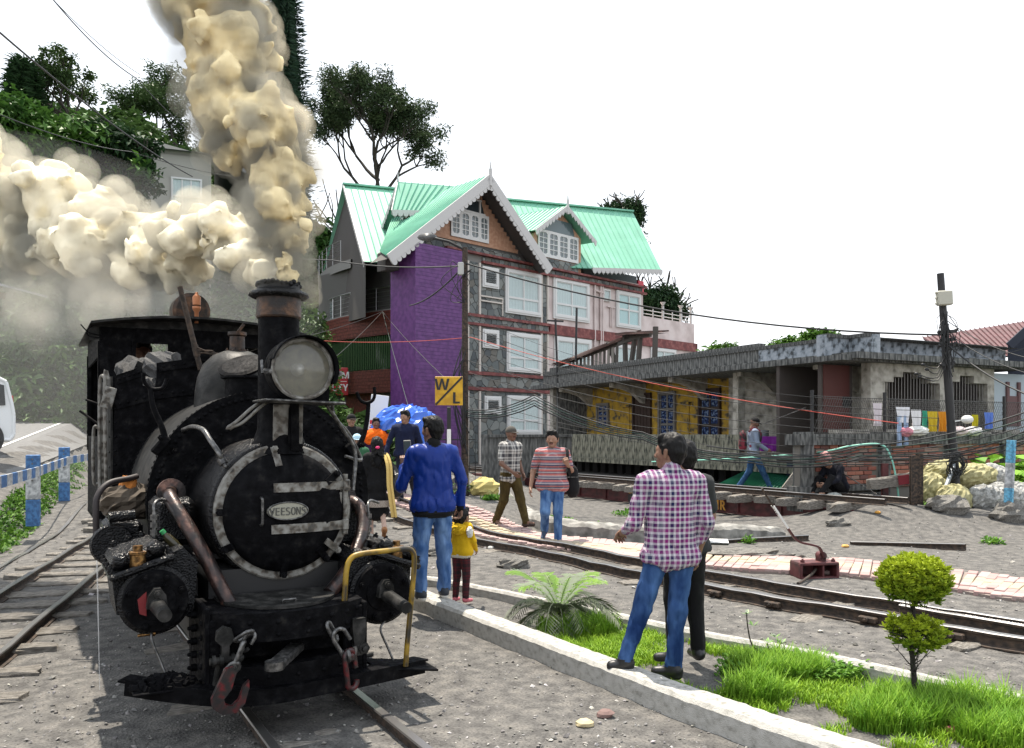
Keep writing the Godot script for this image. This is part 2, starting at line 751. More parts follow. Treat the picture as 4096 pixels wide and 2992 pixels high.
func textures() -> void:
	var dirt := ntex(0.012, [[0.2, Color(0.065, 0.062, 0.059)], [0.45, Color(0.10, 0.096, 0.09)], [0.62, Color(0.125, 0.119, 0.11)], [0.8, Color(0.16, 0.15, 0.137)]], 4, 1024, 8)
	var grit := htex(0.08, 9, 1024, 5)
	mats.dirt = tmat(dirt, 0.5, 0.95, 0.0, grit, 0.8, true)
	mats.dirt.detail_enabled = true
	mats.dirt.detail_blend_mode = BaseMaterial3D.BLEND_MODE_MUL
	mats.dirt.detail_albedo = ntex(0.16, [[0.25, Color(0.55, 0.55, 0.55)], [0.5, Color(0.95, 0.95, 0.95)], [0.75, Color(1, 1, 1)]], 21, 512, 4)
	var con := ntex(0.012, [[0.2, Color(0.10, 0.098, 0.09)], [0.5, Color(0.21, 0.205, 0.19)], [0.75, Color(0.30, 0.29, 0.27)]], 12, 512, 7)
	mats.concrete = tmat(con, 0.8, 0.9, 0.0, grit, 0.5, true)
	mats.kerb = tmat(ntex(0.02, [[0.12, Color(0.22, 0.215, 0.19)], [0.35, Color(0.38, 0.37, 0.34)], [0.75, Color(0.47, 0.46, 0.43)]], 15, 512, 7), 1.6, 0.92, 0.0, grit, 0.6, true)
	mats.stone = tmat(ntex(0.015, [[0.2, Color(0.11, 0.105, 0.095)], [0.5, Color(0.2, 0.19, 0.172)], [0.8, Color(0.3, 0.285, 0.26)]], 31, 512, 6), 1.3, 0.92, 0.0, grit, 1.0)
	mats.pebble = vmat(0.9)
	mats.asphalt = tmat(ntex(0.03, [[0.2, Color(0.11, 0.11, 0.11)], [0.8, Color(0.17, 0.168, 0.163)]], 17, 512, 6), 0.4, 0.9, 0.0, grit, 0.3, true)
	var rust := ntex(0.02, [[0.25, Color(0.022, 0.018, 0.015)], [0.5, Color(0.055, 0.04, 0.031)], [0.75, Color(0.10, 0.066, 0.045)]], 41, 512, 6)
	mats.rust = tmat(rust, 1.5, 0.75, 0.3, grit, 0.3)
	mats.railside = tmat(rust, 1.5, 0.8, 0.1, grit, 0.3, true)
	mats.railtop = mat(Color(0.36, 0.35, 0.34), 0.28, 0.9)
	mats.wood = tmat(ntex(0.02, [[0.2, Color(0.14, 0.125, 0.11)], [0.5, Color(0.25, 0.23, 0.2)], [0.8, Color(0.36, 0.335, 0.3)]], 51, 512, 6), 1.0, 0.92, 0.0, grit, 1.2)
	mats.wood.uv1_scale = V(0.9, 4.0, 4.0)
	mats.white = mat(Color(0.72, 0.72, 0.7), 0.6)
	mats.black = mat(Color(0.012, 0.012, 0.013), 0.5)
	mats.wire = mat(Color(0.015, 0.016, 0.017), 0.6)
	mats.grit = grit

# rail laid on a path of ground points: web and foot in rust, bright running head
func rail(parent: Node, pts: Array, h := 0.11) -> void:
	var side := MB.new()
	var top := MB.new()
	var m := pts.size()
	var fr := []
	for i in m:
		var t: Vector3 = (pts[mini(i + 1, m - 1)] - pts[maxi(i - 1, 0)])
		t.y = 0
		fr.append(t.normalized().cross(UPV))
	var prof := [V2(-0.05, 0.0), V2(-0.05, 0.012), V2(-0.009, 0.03), V2(-0.009, h - 0.035), V2(-0.026, h - 0.028), V2(-0.03, h - 0.007), V2(-0.023, h), V2(0.023, h), V2(0.03, h - 0.007), V2(0.026, h - 0.028), V2(0.009, h - 0.035), V2(0.009, 0.03), V2(0.05, 0.012), V2(0.05, 0.0)]
	for i in m - 1:
		for k in prof.size() - 1:
			var b := top if k >= 5 and k <= 7 else side
			var p0: Vector2 = prof[k]
			var p1: Vector2 = prof[k + 1]
			b.quad(pts[i] + fr[i] * p0.x + UPV * p0.y, pts[i] + fr[i] * p1.x + UPV * p1.y, pts[i + 1] + fr[i + 1] * p1.x + UPV * p1.y, pts[i + 1] + fr[i + 1] * p0.x + UPV * p0.y)
	for e in [0, m - 1]:
		var p := []
		for q in prof:
			p.append(pts[e] + fr[e] * q.x + UPV * q.y)
		for tr in Geometry2D.triangulate_polygon(PackedVector2Array(prof)):
			pass
		side.box(pts[e] + UPV * h * 0.5, V(0.016, h * 0.9, 0.016))
	var o := put(parent, "rail", side, mats.railside)
	put(o, "running_surface", top, mats.railtop)

func rpath(p: Array, up: float, k := 5) -> Array:
	var s := smooth_path(p.map(func(q): return V(q.x, 0, q.y)), k)
	return s.map(func(q): return on(q.x, q.z, up))

# rough-sawn sleeper: a worn beam
func sleeper_mesh(sd: int, l := 1.35, w := 0.2, h := 0.12) -> MB:
	var b := MB.new()
	var nz := noise(5.0, 2, sd)
	var k := 9
	var prof := [V2(-0.5, -0.5), V2(-0.5, 0.35), V2(-0.42, 0.5), V2(0.0, 0.46), V2(0.42, 0.5), V2(0.5, 0.35), V2(0.5, -0.5)]
	var ring := []
	for i in k + 1:
		var x := l * (float(i) / k - 0.5)
		var r := []
		for q in prof:
			var wob := 1.0 + 0.25 * nz.get_noise_3d(x, q.x * 2.0, q.y * 2.0)
			var end := 1.0 if i > 0 and i < k else 0.86
			r.append(V(x + (0.05 * nz.get_noise_2d(q.x * 9.0, q.y * 9.0 + i) if i == 0 or i == k else 0.0), q.y * h * wob * end, q.x * w * wob * end))
		ring.append(r)
	for i in k:
		for j in prof.size() - 1:
			b.quad(ring[i][j], ring[i + 1][j], ring[i + 1][j + 1], ring[i][j + 1])
	for e in [0, k]:
		for j in range(1, prof.size() - 1):
			b.tri(ring[e][0], ring[e][j], ring[e][j + 1])
	return b

var sleepers := []
func lay_sleepers(parent: Node, a: Array, c: Array, gap: float, up: float, from := 0.0, over := 0.38) -> void:
	if sleepers.is_empty():
		for i in 5:
			sleepers.append(sleeper_mesh(60 + i).mesh())
	var run := from
	for i in a.size() - 1:
		var m0: Vector3 = (a[i] + c[mini(i, c.size() - 1)]) * 0.5
		var m1: Vector3 = (a[i + 1] + c[mini(i + 1, c.size() - 1)]) * 0.5
		var l := m0.distance_to(m1)
		while run < l:
			var p := m0.lerp(m1, run / l)
			var t := (m1 - m0).normalized()
			var o := put(parent, "sleeper", sleepers[rng.randi() % 5], mats.wood)
			var yaw := atan2(-t.z, t.x) + PI / 2 + R(-0.05, 0.05)
			o.position = on(p.x + R(-0.03, 0.03), p.z, up + R(-0.015, 0.01))
			o.rotation = V(R(-0.02, 0.02), yaw, R(-0.02, 0.02))
			o.scale = V(R(0.92, 1.06), 1.0, R(0.85, 1.15))
			run += gap * R(0.9, 1.1)
		run -= l

const LO := Vector3(-1.42943, 0, -5.2)
const LB := Basis(Vector3(0.866025, 0, -0.5), Vector3(0, 1, 0), Vector3(0.5, 0, 0.866025))
func lw(w: float, h: float, t: float) -> Vector3:      # the engine's own axes to the world: across, up, back
	return LO + LB * V(w, h, -t)

func ground() -> void:
	struct("ground", grid_mesh(axis(-700, 700, -7.0, 8.0, 0.11, 1.11), axis(-900, 40, -17.0, -2.5, 0.11, 1.11)), mats.dirt, "dark cinder and gravel yard")
	# road on the left
	var e0 := []
	var e1 := []
	for i in 12:
		var d := 4.0 + i * 2.8
		e0.append(V2(-8.15 - 0.385 * (d - 12.0), -d))
		e1.append(V2(-16.5 - 0.30 * (d - 12.0), -d))
	struct("road", strip(e0, e1, 0.02, 8, 4), mats.asphalt, "grey asphalt hill road rising behind the barrier")
	var l0 := []
	var l1 := []
	for i in 11:
		var d := 5.0 + i * 2.6
		l0.append(V2(-9.35 - 0.385 * (d - 12.0), -d))
		l1.append(V2(-9.45 - 0.385 * (d - 12.0), -d))
	var b := strip(l0, l1, 0.035, 1, 4)
	struct("road_edge_line", b, mats.white)

func kerbs() -> void:
	# long kerb beside the engine: top edge near the camera, in stones end to end
	var near := smooth_path([V(-1.25, 0, -8.5), V(-0.93, 0, -7.89), V(-0.52, 0, -7.22), V(0, 0, -6.40), V(0.64, 0, -5.38), V(1.17, 0, -4.57), V(1.60, 0, -4.03), V(2.6, 0, -2.9)], 6)
	kerb_run("kerb", near, 0.2, 0.15, "long pale concrete kerb between the cinder yard and the grass bed")
	var far := smooth_path([V(-1.25, 0, -8.5), V(-1.07, 0, -9.25), V(-0.24, 0, -8.56), V(0.81, 0, -7.46), V(1.56, 0, -6.65), V(2.21, 0, -6.05), V(3.11, 0, -5.03), V(4.6, 0, -3.3)], 6)
	kerb_run("kerb", far, -0.1, 0.10, "thin white kerb between the grass bed and the main track")

func kerb_run(called: String, p: Array, w: float, h: float, label: String) -> void:
	var b := MB.new()
	var nz := noise(4.0, 3, 8)
	var prof := [V2(0.0, -0.1), V2(0.0, h - 0.025), V2(0.02, h), V2(absf(w) - 0.02, h), V2(absf(w), h - 0.025), V2(absf(w), -0.1)]
	var rings := []
	var dense := []
	for i in p.size() - 1:
		for k in 5:
			dense.append(p[i].lerp(p[i + 1], k / 5.0))
	dense.append(p[p.size() - 1])
	for i in dense.size():
		var t: Vector3 = (dense[mini(i + 1, dense.size() - 1)] - dense[maxi(i - 1, 0)]).normalized()
		var s := V(-t.z, 0, t.x) * (-signf(w))
		s = t.cross(UPV) * (-1.0 if w > 0 else 1.0)
		var r := []
		for q in prof:
			var at: Vector3 = dense[i] + s * q.x
			var wob := nz.get_noise_3d(at.x * 2.0, q.y * 9.0, at.z * 2.0)
			r.append(V(at.x, gh(at.x, at.z) * 0.3 + q.y + wob * 0.005, at.z) + s * wob * 0.004)
		rings.append(r)
	for i in rings.size() - 1:
		for j in prof.size() - 1:
			b.quad(rings[i][j], rings[i + 1][j], rings[i + 1][j + 1], rings[i][j + 1])
	struct(called, b, mats.kerb, label)

func tracks() -> void:
	# main line on the right
	var far := [V2(-2.9, -17.6), V2(-1.75, -15.4), V2(-0.71, -13.95), V2(-0.22, -13.08), V2(0.76, -11.75), V2(1.54, -10.51), V2(2.30, -9.39), V2(2.89, -8.56), V2(3.65, -7.69), V2(4.27, -6.92), V2(5.6, -5.4), V2(7.0, -3.9)]
	var t := thing("railway_track", "narrow gauge track curving past the grass bed towards the purple hotel", "railway track")
	var a := rpath(far, 0.0)
	var c := []
	for i in a.size():
		var d: Vector3 = a[mini(i + 1, a.size() - 1)] - a[maxi(i - 1, 0)]
		var s := d.normalized().cross(UPV) * 0.67
		c.append(on(a[i].x + s.x, a[i].z + s.z))
	rail(t, a, 0.12)
	rail(t, c, 0.12)
	# switch blades and check rail inside the pair
	var sw := []
	var sw2 := []
	for i in range(int(a.size() * 0.55), a.size()):
		var f := sstep(0.0, 18.0, i - int(a.size() * 0.55))
		sw.append(c[i].lerp(a[i], 0.105 + 0.0 * f))
		sw2.append(a[i].lerp(c[i], 0.10 + 0.12 * f))
	rail(t, sw, 0.11)
	var from := sw2.size() - 16
	rail(t, sw2.slice(maxi(from, 0)), 0.11)
	lay_sleepers(t, a, c, 0.72, -0.045)
	# fish plates and bolts on the near rail
	for q in [0.60, 0.66, 0.73, 0.80, 0.86]:
		var i := int(c.size() * q)
		var dir: Vector3 = (c[i + 1] - c[i]).normalized()
		var s := dir.cross(UPV)
		var b := MB.new()
		b.cbox(c[i] + s * 0.05 + UPV * 0.05, V(0.16, 0.05, 0.06), 0.008, Basis(dir, UPV, dir.cross(UPV)))
		b.hexnut(c[i] + s * 0.08 + UPV * 0.055, s, 0.022, 0.03)
		put(t, "rail_chair", b, mats.rust)
	for q in [[0.80, a], [0.845, c]]:
		var pts: Array = q[1]
		var i := int(pts.size() * q[0])
		var dir: Vector3 = (pts[i + 1] - pts[i]).normalized()
		var s := dir.cross(UPV)
		var b := MB.new()
		b.cbox(pts[i] + s * 0.03 + UPV * 0.055, V(0.46, 0.05, 0.02), 0.005, Basis(dir, UPV, dir.cross(UPV)))
		for k in 4:
			b.hexnut(pts[i] + s * 0.04 + UPV * 0.055 + dir * (-0.17 + 0.113 * k), s, 0.018, 0.022)
		put(t, "fish_plate", b, mats.rust)
	# straight track under the engine
	t = thing("railway_track", "straight narrow gauge track that the black locomotive stands on", "railway track", Vector3.ZERO)
	for w in [-0.29, 0.385]:
		var p := []
		for i in 40:
			var at := lw(w, 0, -3.2 + i * 0.45)
			p.append(on(at.x, at.z, -0.035))
		rail(t, p, 0.11)
	var m0 := []
	for i in 30:
		var at := lw(0.045, 0, -3.2 + i * 0.5)
		m0.append(at)
	lay_sleepers(t, m0, m0, 0.75, -0.05, 0.3)
	# track at the left
	t = thing("railway_track", "empty narrow gauge track with worn sleepers left of the locomotive", "railway track")
	var la := []
	var lb := []
	for i in 36:
		var d := 2.0 + i * 0.6
		la.append(on(-2.35 - 0.302 * (d - 1.5), -d))
		lb.append(on(-2.35 - 0.302 * (d - 1.5) - 0.70, -d + 0.06))
	rail(t, la, 0.10)
	rail(t, lb, 0.10)
	lay_sleepers(t, la, lb, 0.62, -0.022, 0.2)
	t = thing("old_rail", "old rail sunk flush into the soil beside the left track", "rail")
	var oc := []
	for i in 24:
		var d := 6.0 + i * 0.7
		oc.append(on(-6.55 - 0.33 * (d - 10.86), -d, -0.075))
	rail(t, oc, 0.10)

func pavers() -> void:
	var near := smooth_path([V(-2.7, 0, -16.6), V(-1.6, 0, -14.9), V(-0.68, 0, -13.5), V(0.45, 0, -12.03), V(1.5, 0, -11.0), V(2.38, 0, -10.3), V(3.1, 0, -9.85), V(3.73, 0, -9.75), V(4.45, 0, -9.1), V(5.05, 0, -8.2), V(6.8, 0, -6.2)], 8)
	var far := smooth_path([V(-3.0, 0, -18.6), V(-1.6, 0, -16.8), V(-0.45, 0, -15.3), V(0.45, 0, -13.7), V(1.9, 0, -12.4), V(2.9, 0, -11.6), V(3.7, 0, -11.1), V(4.3, 0, -10.9), V(5.0, 0, -10.3), V(5.9, 0, -9.2), V(7.6, 0, -7.1)], 8)
	var base := strip(near.map(func(q): return V2(q.x, q.z)), far.map(func(q): return V2(q.x, q.z)), 0.03, 4, 1)
	# low concrete edge under the pavers
	for i in near.size() - 1:
		var p: Vector3 = on(near[i].x, near[i].z)
		var q: Vector3 = on(near[i + 1].x, near[i + 1].z)
		base.quad(p - UPV * 0.05, q - UPV * 0.05, q + UPV * 0.03, p + UPV * 0.03)
	var fp := struct("footpath", base, mat(Color(0.22, 0.18, 0.16), 0.95), "brick paved footpath between the main track and the turntable")
	var brick := MB.new()
	brick.cbox(Vector3.ZERO, V(0.207, 0.05, 0.1), 0.005)
	var bm := brick.mesh()
	var pink := mat(Color(0.33, 0.215, 0.20), 0.9)
	var pale := mat(Color(0.37, 0.31, 0.225), 0.9)
	var rose := mat(Color(0.36, 0.26, 0.245), 0.9)
	var many := [[], []]
	var count := 0
	# courses run across the path
	var run := 0.0
	for i in range(near.size() - 2, 0, -1):
		var l: float = (near[i] + far[i]).distance_to(near[i + 1] + far[i + 1]) * 0.5
		var k := int(maxf(1.0, round(l / 0.104)))
		for j in k:
			var f := (j + 0.5) / k
			var p: Vector3 = near[i + 1].lerp(near[i], f)
			var q: Vector3 = far[i + 1].lerp(far[i], f)
			var across := (q - p).normalized()
			var w := p.distance_to(q)
			var c := int(w / 0.212)
			for s in c:
				var at := p + across * (0.106 + 0.212 * s + (0.05 if j % 2 else 0.0))
				var fr := float(s) / maxf(c - 1, 1)
				var yellow := absf(fr - 0.42) < 0.2
				var tr := Transform3D(Basis(UPV, atan2(-across.z, across.x)), on(at.x, at.z, 0.03 + R(-0.003, 0.004)))
				if count < 300 and at.x < 6.2:
					var o := put(fp, "paver", bm, pale if yellow else (pink if rng.randf() < 0.5 else rose))
					o.transform = tr
					count += 1
				elif count >= 300:
					many[0 if yellow else 1].append(tr)
	stuff(multi(fp, "paving", bm, pale, many[0]))
	stuff(multi(fp, "paving", bm, rose, many[1]))

func stone_mesh(sd: int, flat := 0.6) -> ArrayMesh:
	var b := MB.new()
	var nz := noise(1.1, 5, sd)
	var k := 16
	var m := 10
	var p := func(i: int, j: int) -> Vector3:
		var th := PI * j / m
		var ph := TAU * (i % k) / k
		var d := V(sin(th) * cos(ph), cos(th), sin(th) * sin(ph))
		var r := 1.0 + 0.55 * nz.get_noise_3dv(d * 1.3)
		return V(d.x, d.y * flat, d.z) * r
	for i in k:
		for j in m:
			b.quad(p.call(i, j), p.call(i, j + 1), p.call(i + 1, j + 1), p.call(i + 1, j))
	return b.mesh()

func gravel() -> void:
	rng.seed = 99
	var kinds := []
	for i in 4:
		var b := MB.new()
		var o := []
		for k in 6:
			var d: Vector3 = [Vector3.RIGHT, Vector3.LEFT, Vector3.UP, Vector3.DOWN, Vector3.FORWARD, Vector3.BACK][k]
			o.append(d * R(0.6, 1.1) * V(1, 0.6, 1))
		for f in [[0, 2, 4], [4, 2, 1], [1, 2, 5], [5, 2, 0], [0, 4, 3], [4, 1, 3], [1, 5, 3], [5, 0, 3]]:
			b.tri(o[f[0]], o[f[1]], o[f[2]])
		kinds.append(b.mesh())
	var where := [[], [], [], []]
	var cols := [[], [], [], []]
	var nz := noise(0.8, 3, 77)
	var n := 0
	while n < 42000:
		var d := 3.9 + 12.5 * pow(rng.randf(), 1.7)
		var x := R(-0.64, 0.64) * d
		var z := -d
		# keep off the path, the bed and the road
		if -x - 7.35 - 0.385 * (d - 12.0) > -0.1:
			continue
		if in_bed(x, z) and rng.randf() < 0.85:
			n += 1
			continue
		n += 1
		if rng.randf() > 0.55 + 0.6 * nz.get_noise_2d(x, z):
			continue
		var s := 0.0035 + 0.011 * pow(rng.randf(), 5.0) * 1.6
		if rng.randf() < 0.003:
			s = R(0.02, 0.038)
		var i := rng.randi() % 4
		where[i].append(Transform3D(Basis.from_euler(V(R(-0.5, 0.5), R(0, 6.28), R(-0.5, 0.5))).scaled(Vector3.ONE * s), on(x, z, s * 0.25)))
		var g := R(0.09, 0.26) if rng.randf() < 0.92 else R(0.3, 0.5)
		cols[i].append(Color(g, g * R(0.93, 0.99), g * R(0.85, 0.97)))
	var root := stuff(thing("gravel", "loose grey gravel and grit scattered over the yard", "gravel"))
	for i in 4:
		multi(root, "stones", kinds[i], mats.pebble, where[i], cols[i])

func in_bed(x: float, z: float) -> bool:
	# between the two kerbs
	var d := -z
	if d > 9.0 or d < 2.5:
		return false
	var nl := 1.6 + (4.03 - d) * 0.66 + 0.17
	var fl := 3.11 + (5.03 - d) * 0.955
	return x > nl and x < fl

func rocks() -> void:
	rng.seed = 5
	var ms := []
	for i in 5:
		ms.append(stone_mesh(200 + i))
	# [x, z, sx, sy, sz, turn, label]
	for r in [
		[0.02, -10.4, 0.22, 0.10, 0.13, 0.3, "whitish stone lying left of the palm beyond the main track's near rail"],
		[0.62, -9.25, 0.30, 0.08, 0.16, 0.5, "flat pale slab of stone just behind the palm beside the rails"],
		[-0.9, -11.4, 0.30, 0.10, 0.16, 0.1, "low grey boulder half sunk beside the rails behind the blue jacket man"],
		[2.35, -11.9, 0.30, 0.14, 0.2, 0.2, "layered rock behind the red point lever"],
		[3.2, -11.2, 0.6, 0.09, 0.25, -0.15, "long pale flat rock behind the red point lever's box"],
		[4.0, -10.95, 0.3, 0.08, 0.22, 0.3, "pale flat rock slab right of the point lever"],
		[7.6, -14.5, 0.36, 0.22, 0.3, 0.4, "large grey boulder at the foot of the sacks"],
		[8.5, -14.2, 0.28, 0.24, 0.28, 0.9, "square grey rock carrying the blue and white post"],
		[5.5, -14.0, 0.2, 0.1, 0.13, 0.2, "dark stone on top of the soil mound"],
		[-1.2, -18.6, 0.4, 0.4, 0.4, 0.2, "squat concrete lump at the foot of the street lamp pole"],
	]:
		var o := put(self, "rock", ms[rng.randi() % 5], mats.stone)
		o.position = on(r[0], r[1], r[3] * 0.35)
		o.scale = V(r[2], r[3] * 1.5, r[4])
		o.rotation.y = r[5]
		tag(o, r[6], "rock", "rocks in the yard")

func turntable() -> void:
	var t := thing("turntable_bridge", "maroon girder turntable bridge carrying rails on old sleepers", "turntable")
	var A := V(6.0, 0, -14.6)
	var dir := V(-0.517, 0, -0.856)
	var s := V(0.856, 0, -0.517)       # away from the camera
	var maroon := tmat(ntex(0.02, [[0.25, Color(0.035, 0.012, 0.012)], [0.55, Color(0.085, 0.018, 0.02)], [0.8, Color(0.11, 0.03, 0.03)]], 61, 256, 5), 0.9, 0.6)
	mats.maroon = maroon
	for k in 2:
		var off := s * (0.05 + 0.62 * k)
		var b := MB.new()
		b.bar(A + off + UPV * 0.17, A + off + dir * 8.6 + UPV * 0.17, 0.03, 0.3)
		b.bar(A + off + UPV * 0.315, A + off + dir * 8.6 + UPV * 0.315, 0.14, 0.02)
		b.bar(A + off + UPV * 0.035, A + off + dir * 8.6 + UPV * 0.035, 0.14, 0.02)
		for j in 8:
			b.box(A + off + dir * (0.5 + j * 1.1) + UPV * 0.17 - s * 0.03, V(0.02, 0.27, 0.05), Basis(dir, UPV, dir.cross(UPV)))
		put(t, "girder", b, maroon)
	# wheels under the bridge
	for q in [4.6, 5.9]:
		var b := MB.new()
		var c: Vector3 = A + dir * q - s * 0.12 + UPV * 0.13
		b.lathe(c - s * 0.04, s, [V2(0.0, -0.01), V2(0.05, -0.01), V2(0.06, 0.0), V2(0.13, 0.0), V2(0.13, 0.07), V2(0.0, 0.07)], 20)
		put(t, "wheel", b, mats.black)
	var st := []
	for i in 4:
		st.append(sleeper_mesh(80 + i, 1.5, 0.24, 0.15).mesh())
	for j in 17:
		var o := put(t, "sleeper", st[rng.randi() % 4], mats.wood)
		o.position = A + dir * (0.2 + j * 0.55 + R(-0.06, 0.06)) + s * (0.36 + R(-0.08, 0.08)) + UPV * 0.38
		o.rotation = V(0, atan2(-s.z, s.x) + R(-0.05, 0.05), R(-0.02, 0.02))
	for k in 2:
		var p := []
		for j in 24:
			p.append(A - dir * 0.6 + dir * (j * 0.55) + s * (0.05 + 0.64 * k) + UPV * 0.44)
		rail(t, p, 0.12)
	# worn yellow lettering
	var yel := mat(Color(0.45, 0.22, 0.03), 0.7)
	var face := Basis(-dir, UPV, (-dir).cross(UPV))
	text(t, "lettering", "TU", 0.2, 0.006, Transform3D(face, A + dir * 6.0 - s * 0.005 + UPV * 0.175 + face.z * 0.025), yel)
	text(t, "lettering", "DHR", 0.2, 0.006, Transform3D(face, A + dir * 3.3 - s * 0.005 + UPV * 0.175 + face.z * 0.025), yel)
	# track that leads off the bridge to the left
	var lt := thing("railway_track", "short dark approach track left of the turntable bridge", "railway track")
	for k in 2:
		var p := []
		for j in 12:
			var w := A + dir * (12.6 + j * 0.6) + s * (0.05 + 0.64 * k)
			p.append(V(w.x, 0.44, w.z))
		rail(lt, p, 0.12)
	var bb := MB.new()
	bb.bar(A + dir * 8.7 + UPV * 0.22, A + dir * 19.0 + UPV * 0.22, 0.25, 0.36)
	put(lt, "side_beam", bb, mats.maroon)
	# broken concrete rim of the pit
	var rim := [V(-0.6, 0, -20.6), V(-0.1, 0, -18.2), V(0.18, 0, -16.3), V(0.5, 0, -14.5), V(1.15, 0, -13.45), V(1.9, 0, -13.0), V(2.9, 0, -12.95), V(3.5, 0, -13.1), V(4.3, 0, -13.4)]
	var p := smooth_path(rim, 8)
	var b := MB.new()
	var nz := noise(1.8, 3, 33)
	var rings := []
	for i in p.size():
		var tt: Vector3 = (p[mini(i + 1, p.size() - 1)] - p[maxi(i - 1, 0)]).normalized()
		var q := tt.cross(UPV)
		var h := 0.24 + 0.05 * nz.get_noise_2d(i * 0.3, 0.0) + 0.2 * sstep(12.0, 0.0, i)
		if i > p.size() - 10:
			h *= 0.6 + 0.4 * (p.size() - 1 - i) / 9.0
		var r := []
		for k in [V2(-0.19, -0.1), V2(-0.18, h - 0.07), V2(-0.13, h), V2(0.02, h + 0.01), V2(0.13, h - 0.01), V2(0.18, h - 0.06), V2(0.2, -0.1)]:
			var w := nz.get_noise_3d(i * 0.9, k.x * 9.0, k.y * 5.0)
			r.append(p[i] + q * (k.x + w * 0.03) + UPV * (k.y + w * 0.025))
		rings.append(r)
	for i in rings.size() - 1:
		for j in 6:
			b.quad(rings[i][j], rings[i + 1][j], rings[i + 1][j + 1], rings[i][j + 1])
	lone("pit_rim", b, mats.concrete, "broken low concrete rim curving round the turntable pit", "concrete rim")

# ---------------------------------------------------------------- the steam locomotive (own axes: across, up, -back)
func L3(w: float, h: float, t: float) -> Vector3:
	return V(w, h, -t)

const FWD := Vector3(0, 0, 1)

func loco_mats() -> void:
	var soot := ntex(0.014, [[0.2, Color(0.002, 0.002, 0.0025)], [0.55, Color(0.004, 0.004, 0.005)], [0.75, Color(0.008, 0.008, 0.009)], [0.9, Color(0.018, 0.017, 0.016)]], 71, 512, 7)
	var rough := ntex(0.03, [[0.25, Color(0.25, 0.25, 0.25)], [0.55, Color(0.42, 0.42, 0.42)], [0.8, Color(0.75, 0.75, 0.75)]], 72, 512, 5)
	var lumps := htex(0.05, 73, 512, 5)
	mats.iron = tmat(soot, 1.3, 1.0, 0.0, lumps, 0.25)
	mats.iron.roughness_texture = rough
	mats.iron.roughness = 0.9
	mats.iron.metallic_specular = 0.17
	mats.greasy = tmat(soot, 2.4, 0.22, 0.0, lumps, 1.0)
	mats.greasy.metallic_specular = 0.36
	mats.dusty = tmat(ntex(0.016, [[0.2, Color(0.009, 0.009, 0.009)], [0.5, Color(0.02, 0.02, 0.019)], [0.8, Color(0.045, 0.043, 0.041)]], 74, 512, 7), 1.0, 0.5, 0.0, lumps, 0.2)
	mats.dusty.metallic_specular = 0.28
	mats.copper = tmat(ntex(0.012, [[0.3, Color(0.010, 0.009, 0.010)], [0.55, Color(0.028, 0.02, 0.019)], [0.72, Color(0.085, 0.042, 0.032)], [0.88, Color(0.22, 0.12, 0.09)]], 75, 512, 6), 1.3, 0.36, 0.4, lumps, 0.2)
	mats.brown = tmat(ntex(0.02, [[0.25, Color(0.014, 0.011, 0.010)], [0.6, Color(0.05, 0.026, 0.015)], [0.8, Color(0.12, 0.06, 0.03)]], 76, 256, 6), 1.7, 0.42, 0.4, lumps, 0.2)
	mats.brass = tmat(ntex(0.03, [[0.25, Color(0.05, 0.028, 0.012)], [0.6, Color(0.25, 0.13, 0.045)], [0.8, Color(0.42, 0.26, 0.10)]], 77, 256, 5), 4.0, 0.35, 0.8)
	mats.worn = tmat(ntex(0.03, [[0.2, Color(0.02, 0.017, 0.014)], [0.36, Color(0.08, 0.066, 0.05)], [0.5, Color(0.16, 0.155, 0.14)], [0.85, Color(0.27, 0.265, 0.245)]], 78, 512, 6), 0.8, 0.5, 0.0, lumps, 0.15)
	mats.yellowbar = tmat(ntex(0.02, [[0.3, Color(0.012, 0.011, 0.010)], [0.42, Color(0.05, 0.035, 0.012)], [0.55, Color(0.2, 0.12, 0.01)], [0.8, Color(0.36, 0.23, 0.02)]], 79, 256, 6), 0.8, 0.42)
	mats.steel = tmat(ntex(0.03, [[0.3, Color(0.05, 0.05, 0.05)], [0.7, Color(0.2, 0.195, 0.19)]], 80, 256, 6), 3.0, 0.35, 0.7)
	mats.redhook = tmat(ntex(0.03, [[0.3, Color(0.012, 0.011, 0.012)], [0.52, Color(0.03, 0.016, 0.016)], [0.7, Color(0.09, 0.008, 0.01)], [0.9, Color(0.2, 0.01, 0.014)]], 81, 256, 4), 1.6, 0.4, 0.2)
	var gl := StandardMaterial3D.new()
	gl.transparency = BaseMaterial3D.TRANSPARENCY_ALPHA
	gl.albedo_color = Color(0.95, 0.95, 0.9, 0.12)
	gl.roughness = 0.05
	mats.pane = gl

func arc_pts(r: float, a0: float, a1: float, k: int) -> Array:
	var p := []
	for i in k + 1:
		var a := deg_to_rad(lerpf(a0, a1, float(i) / k))
		p.append(V2(cos(a), sin(a)) * r)
	return p

func link(b: MB, c: Vector3, along: Vector3, face: Vector3, l: float, w: float, r: float) -> void:
	along = along.normalized()
	var s := along.cross(face).normalized()
	var p := []
	for i in 17:
		var a := TAU * i / 16.0
		p.append(c + along * (signf(sin(a)) * (l - w) * 0.5 + sin(a) * w * 0.5) + s * cos(a) * w * 0.5)
	b.tube(p, r, 7)

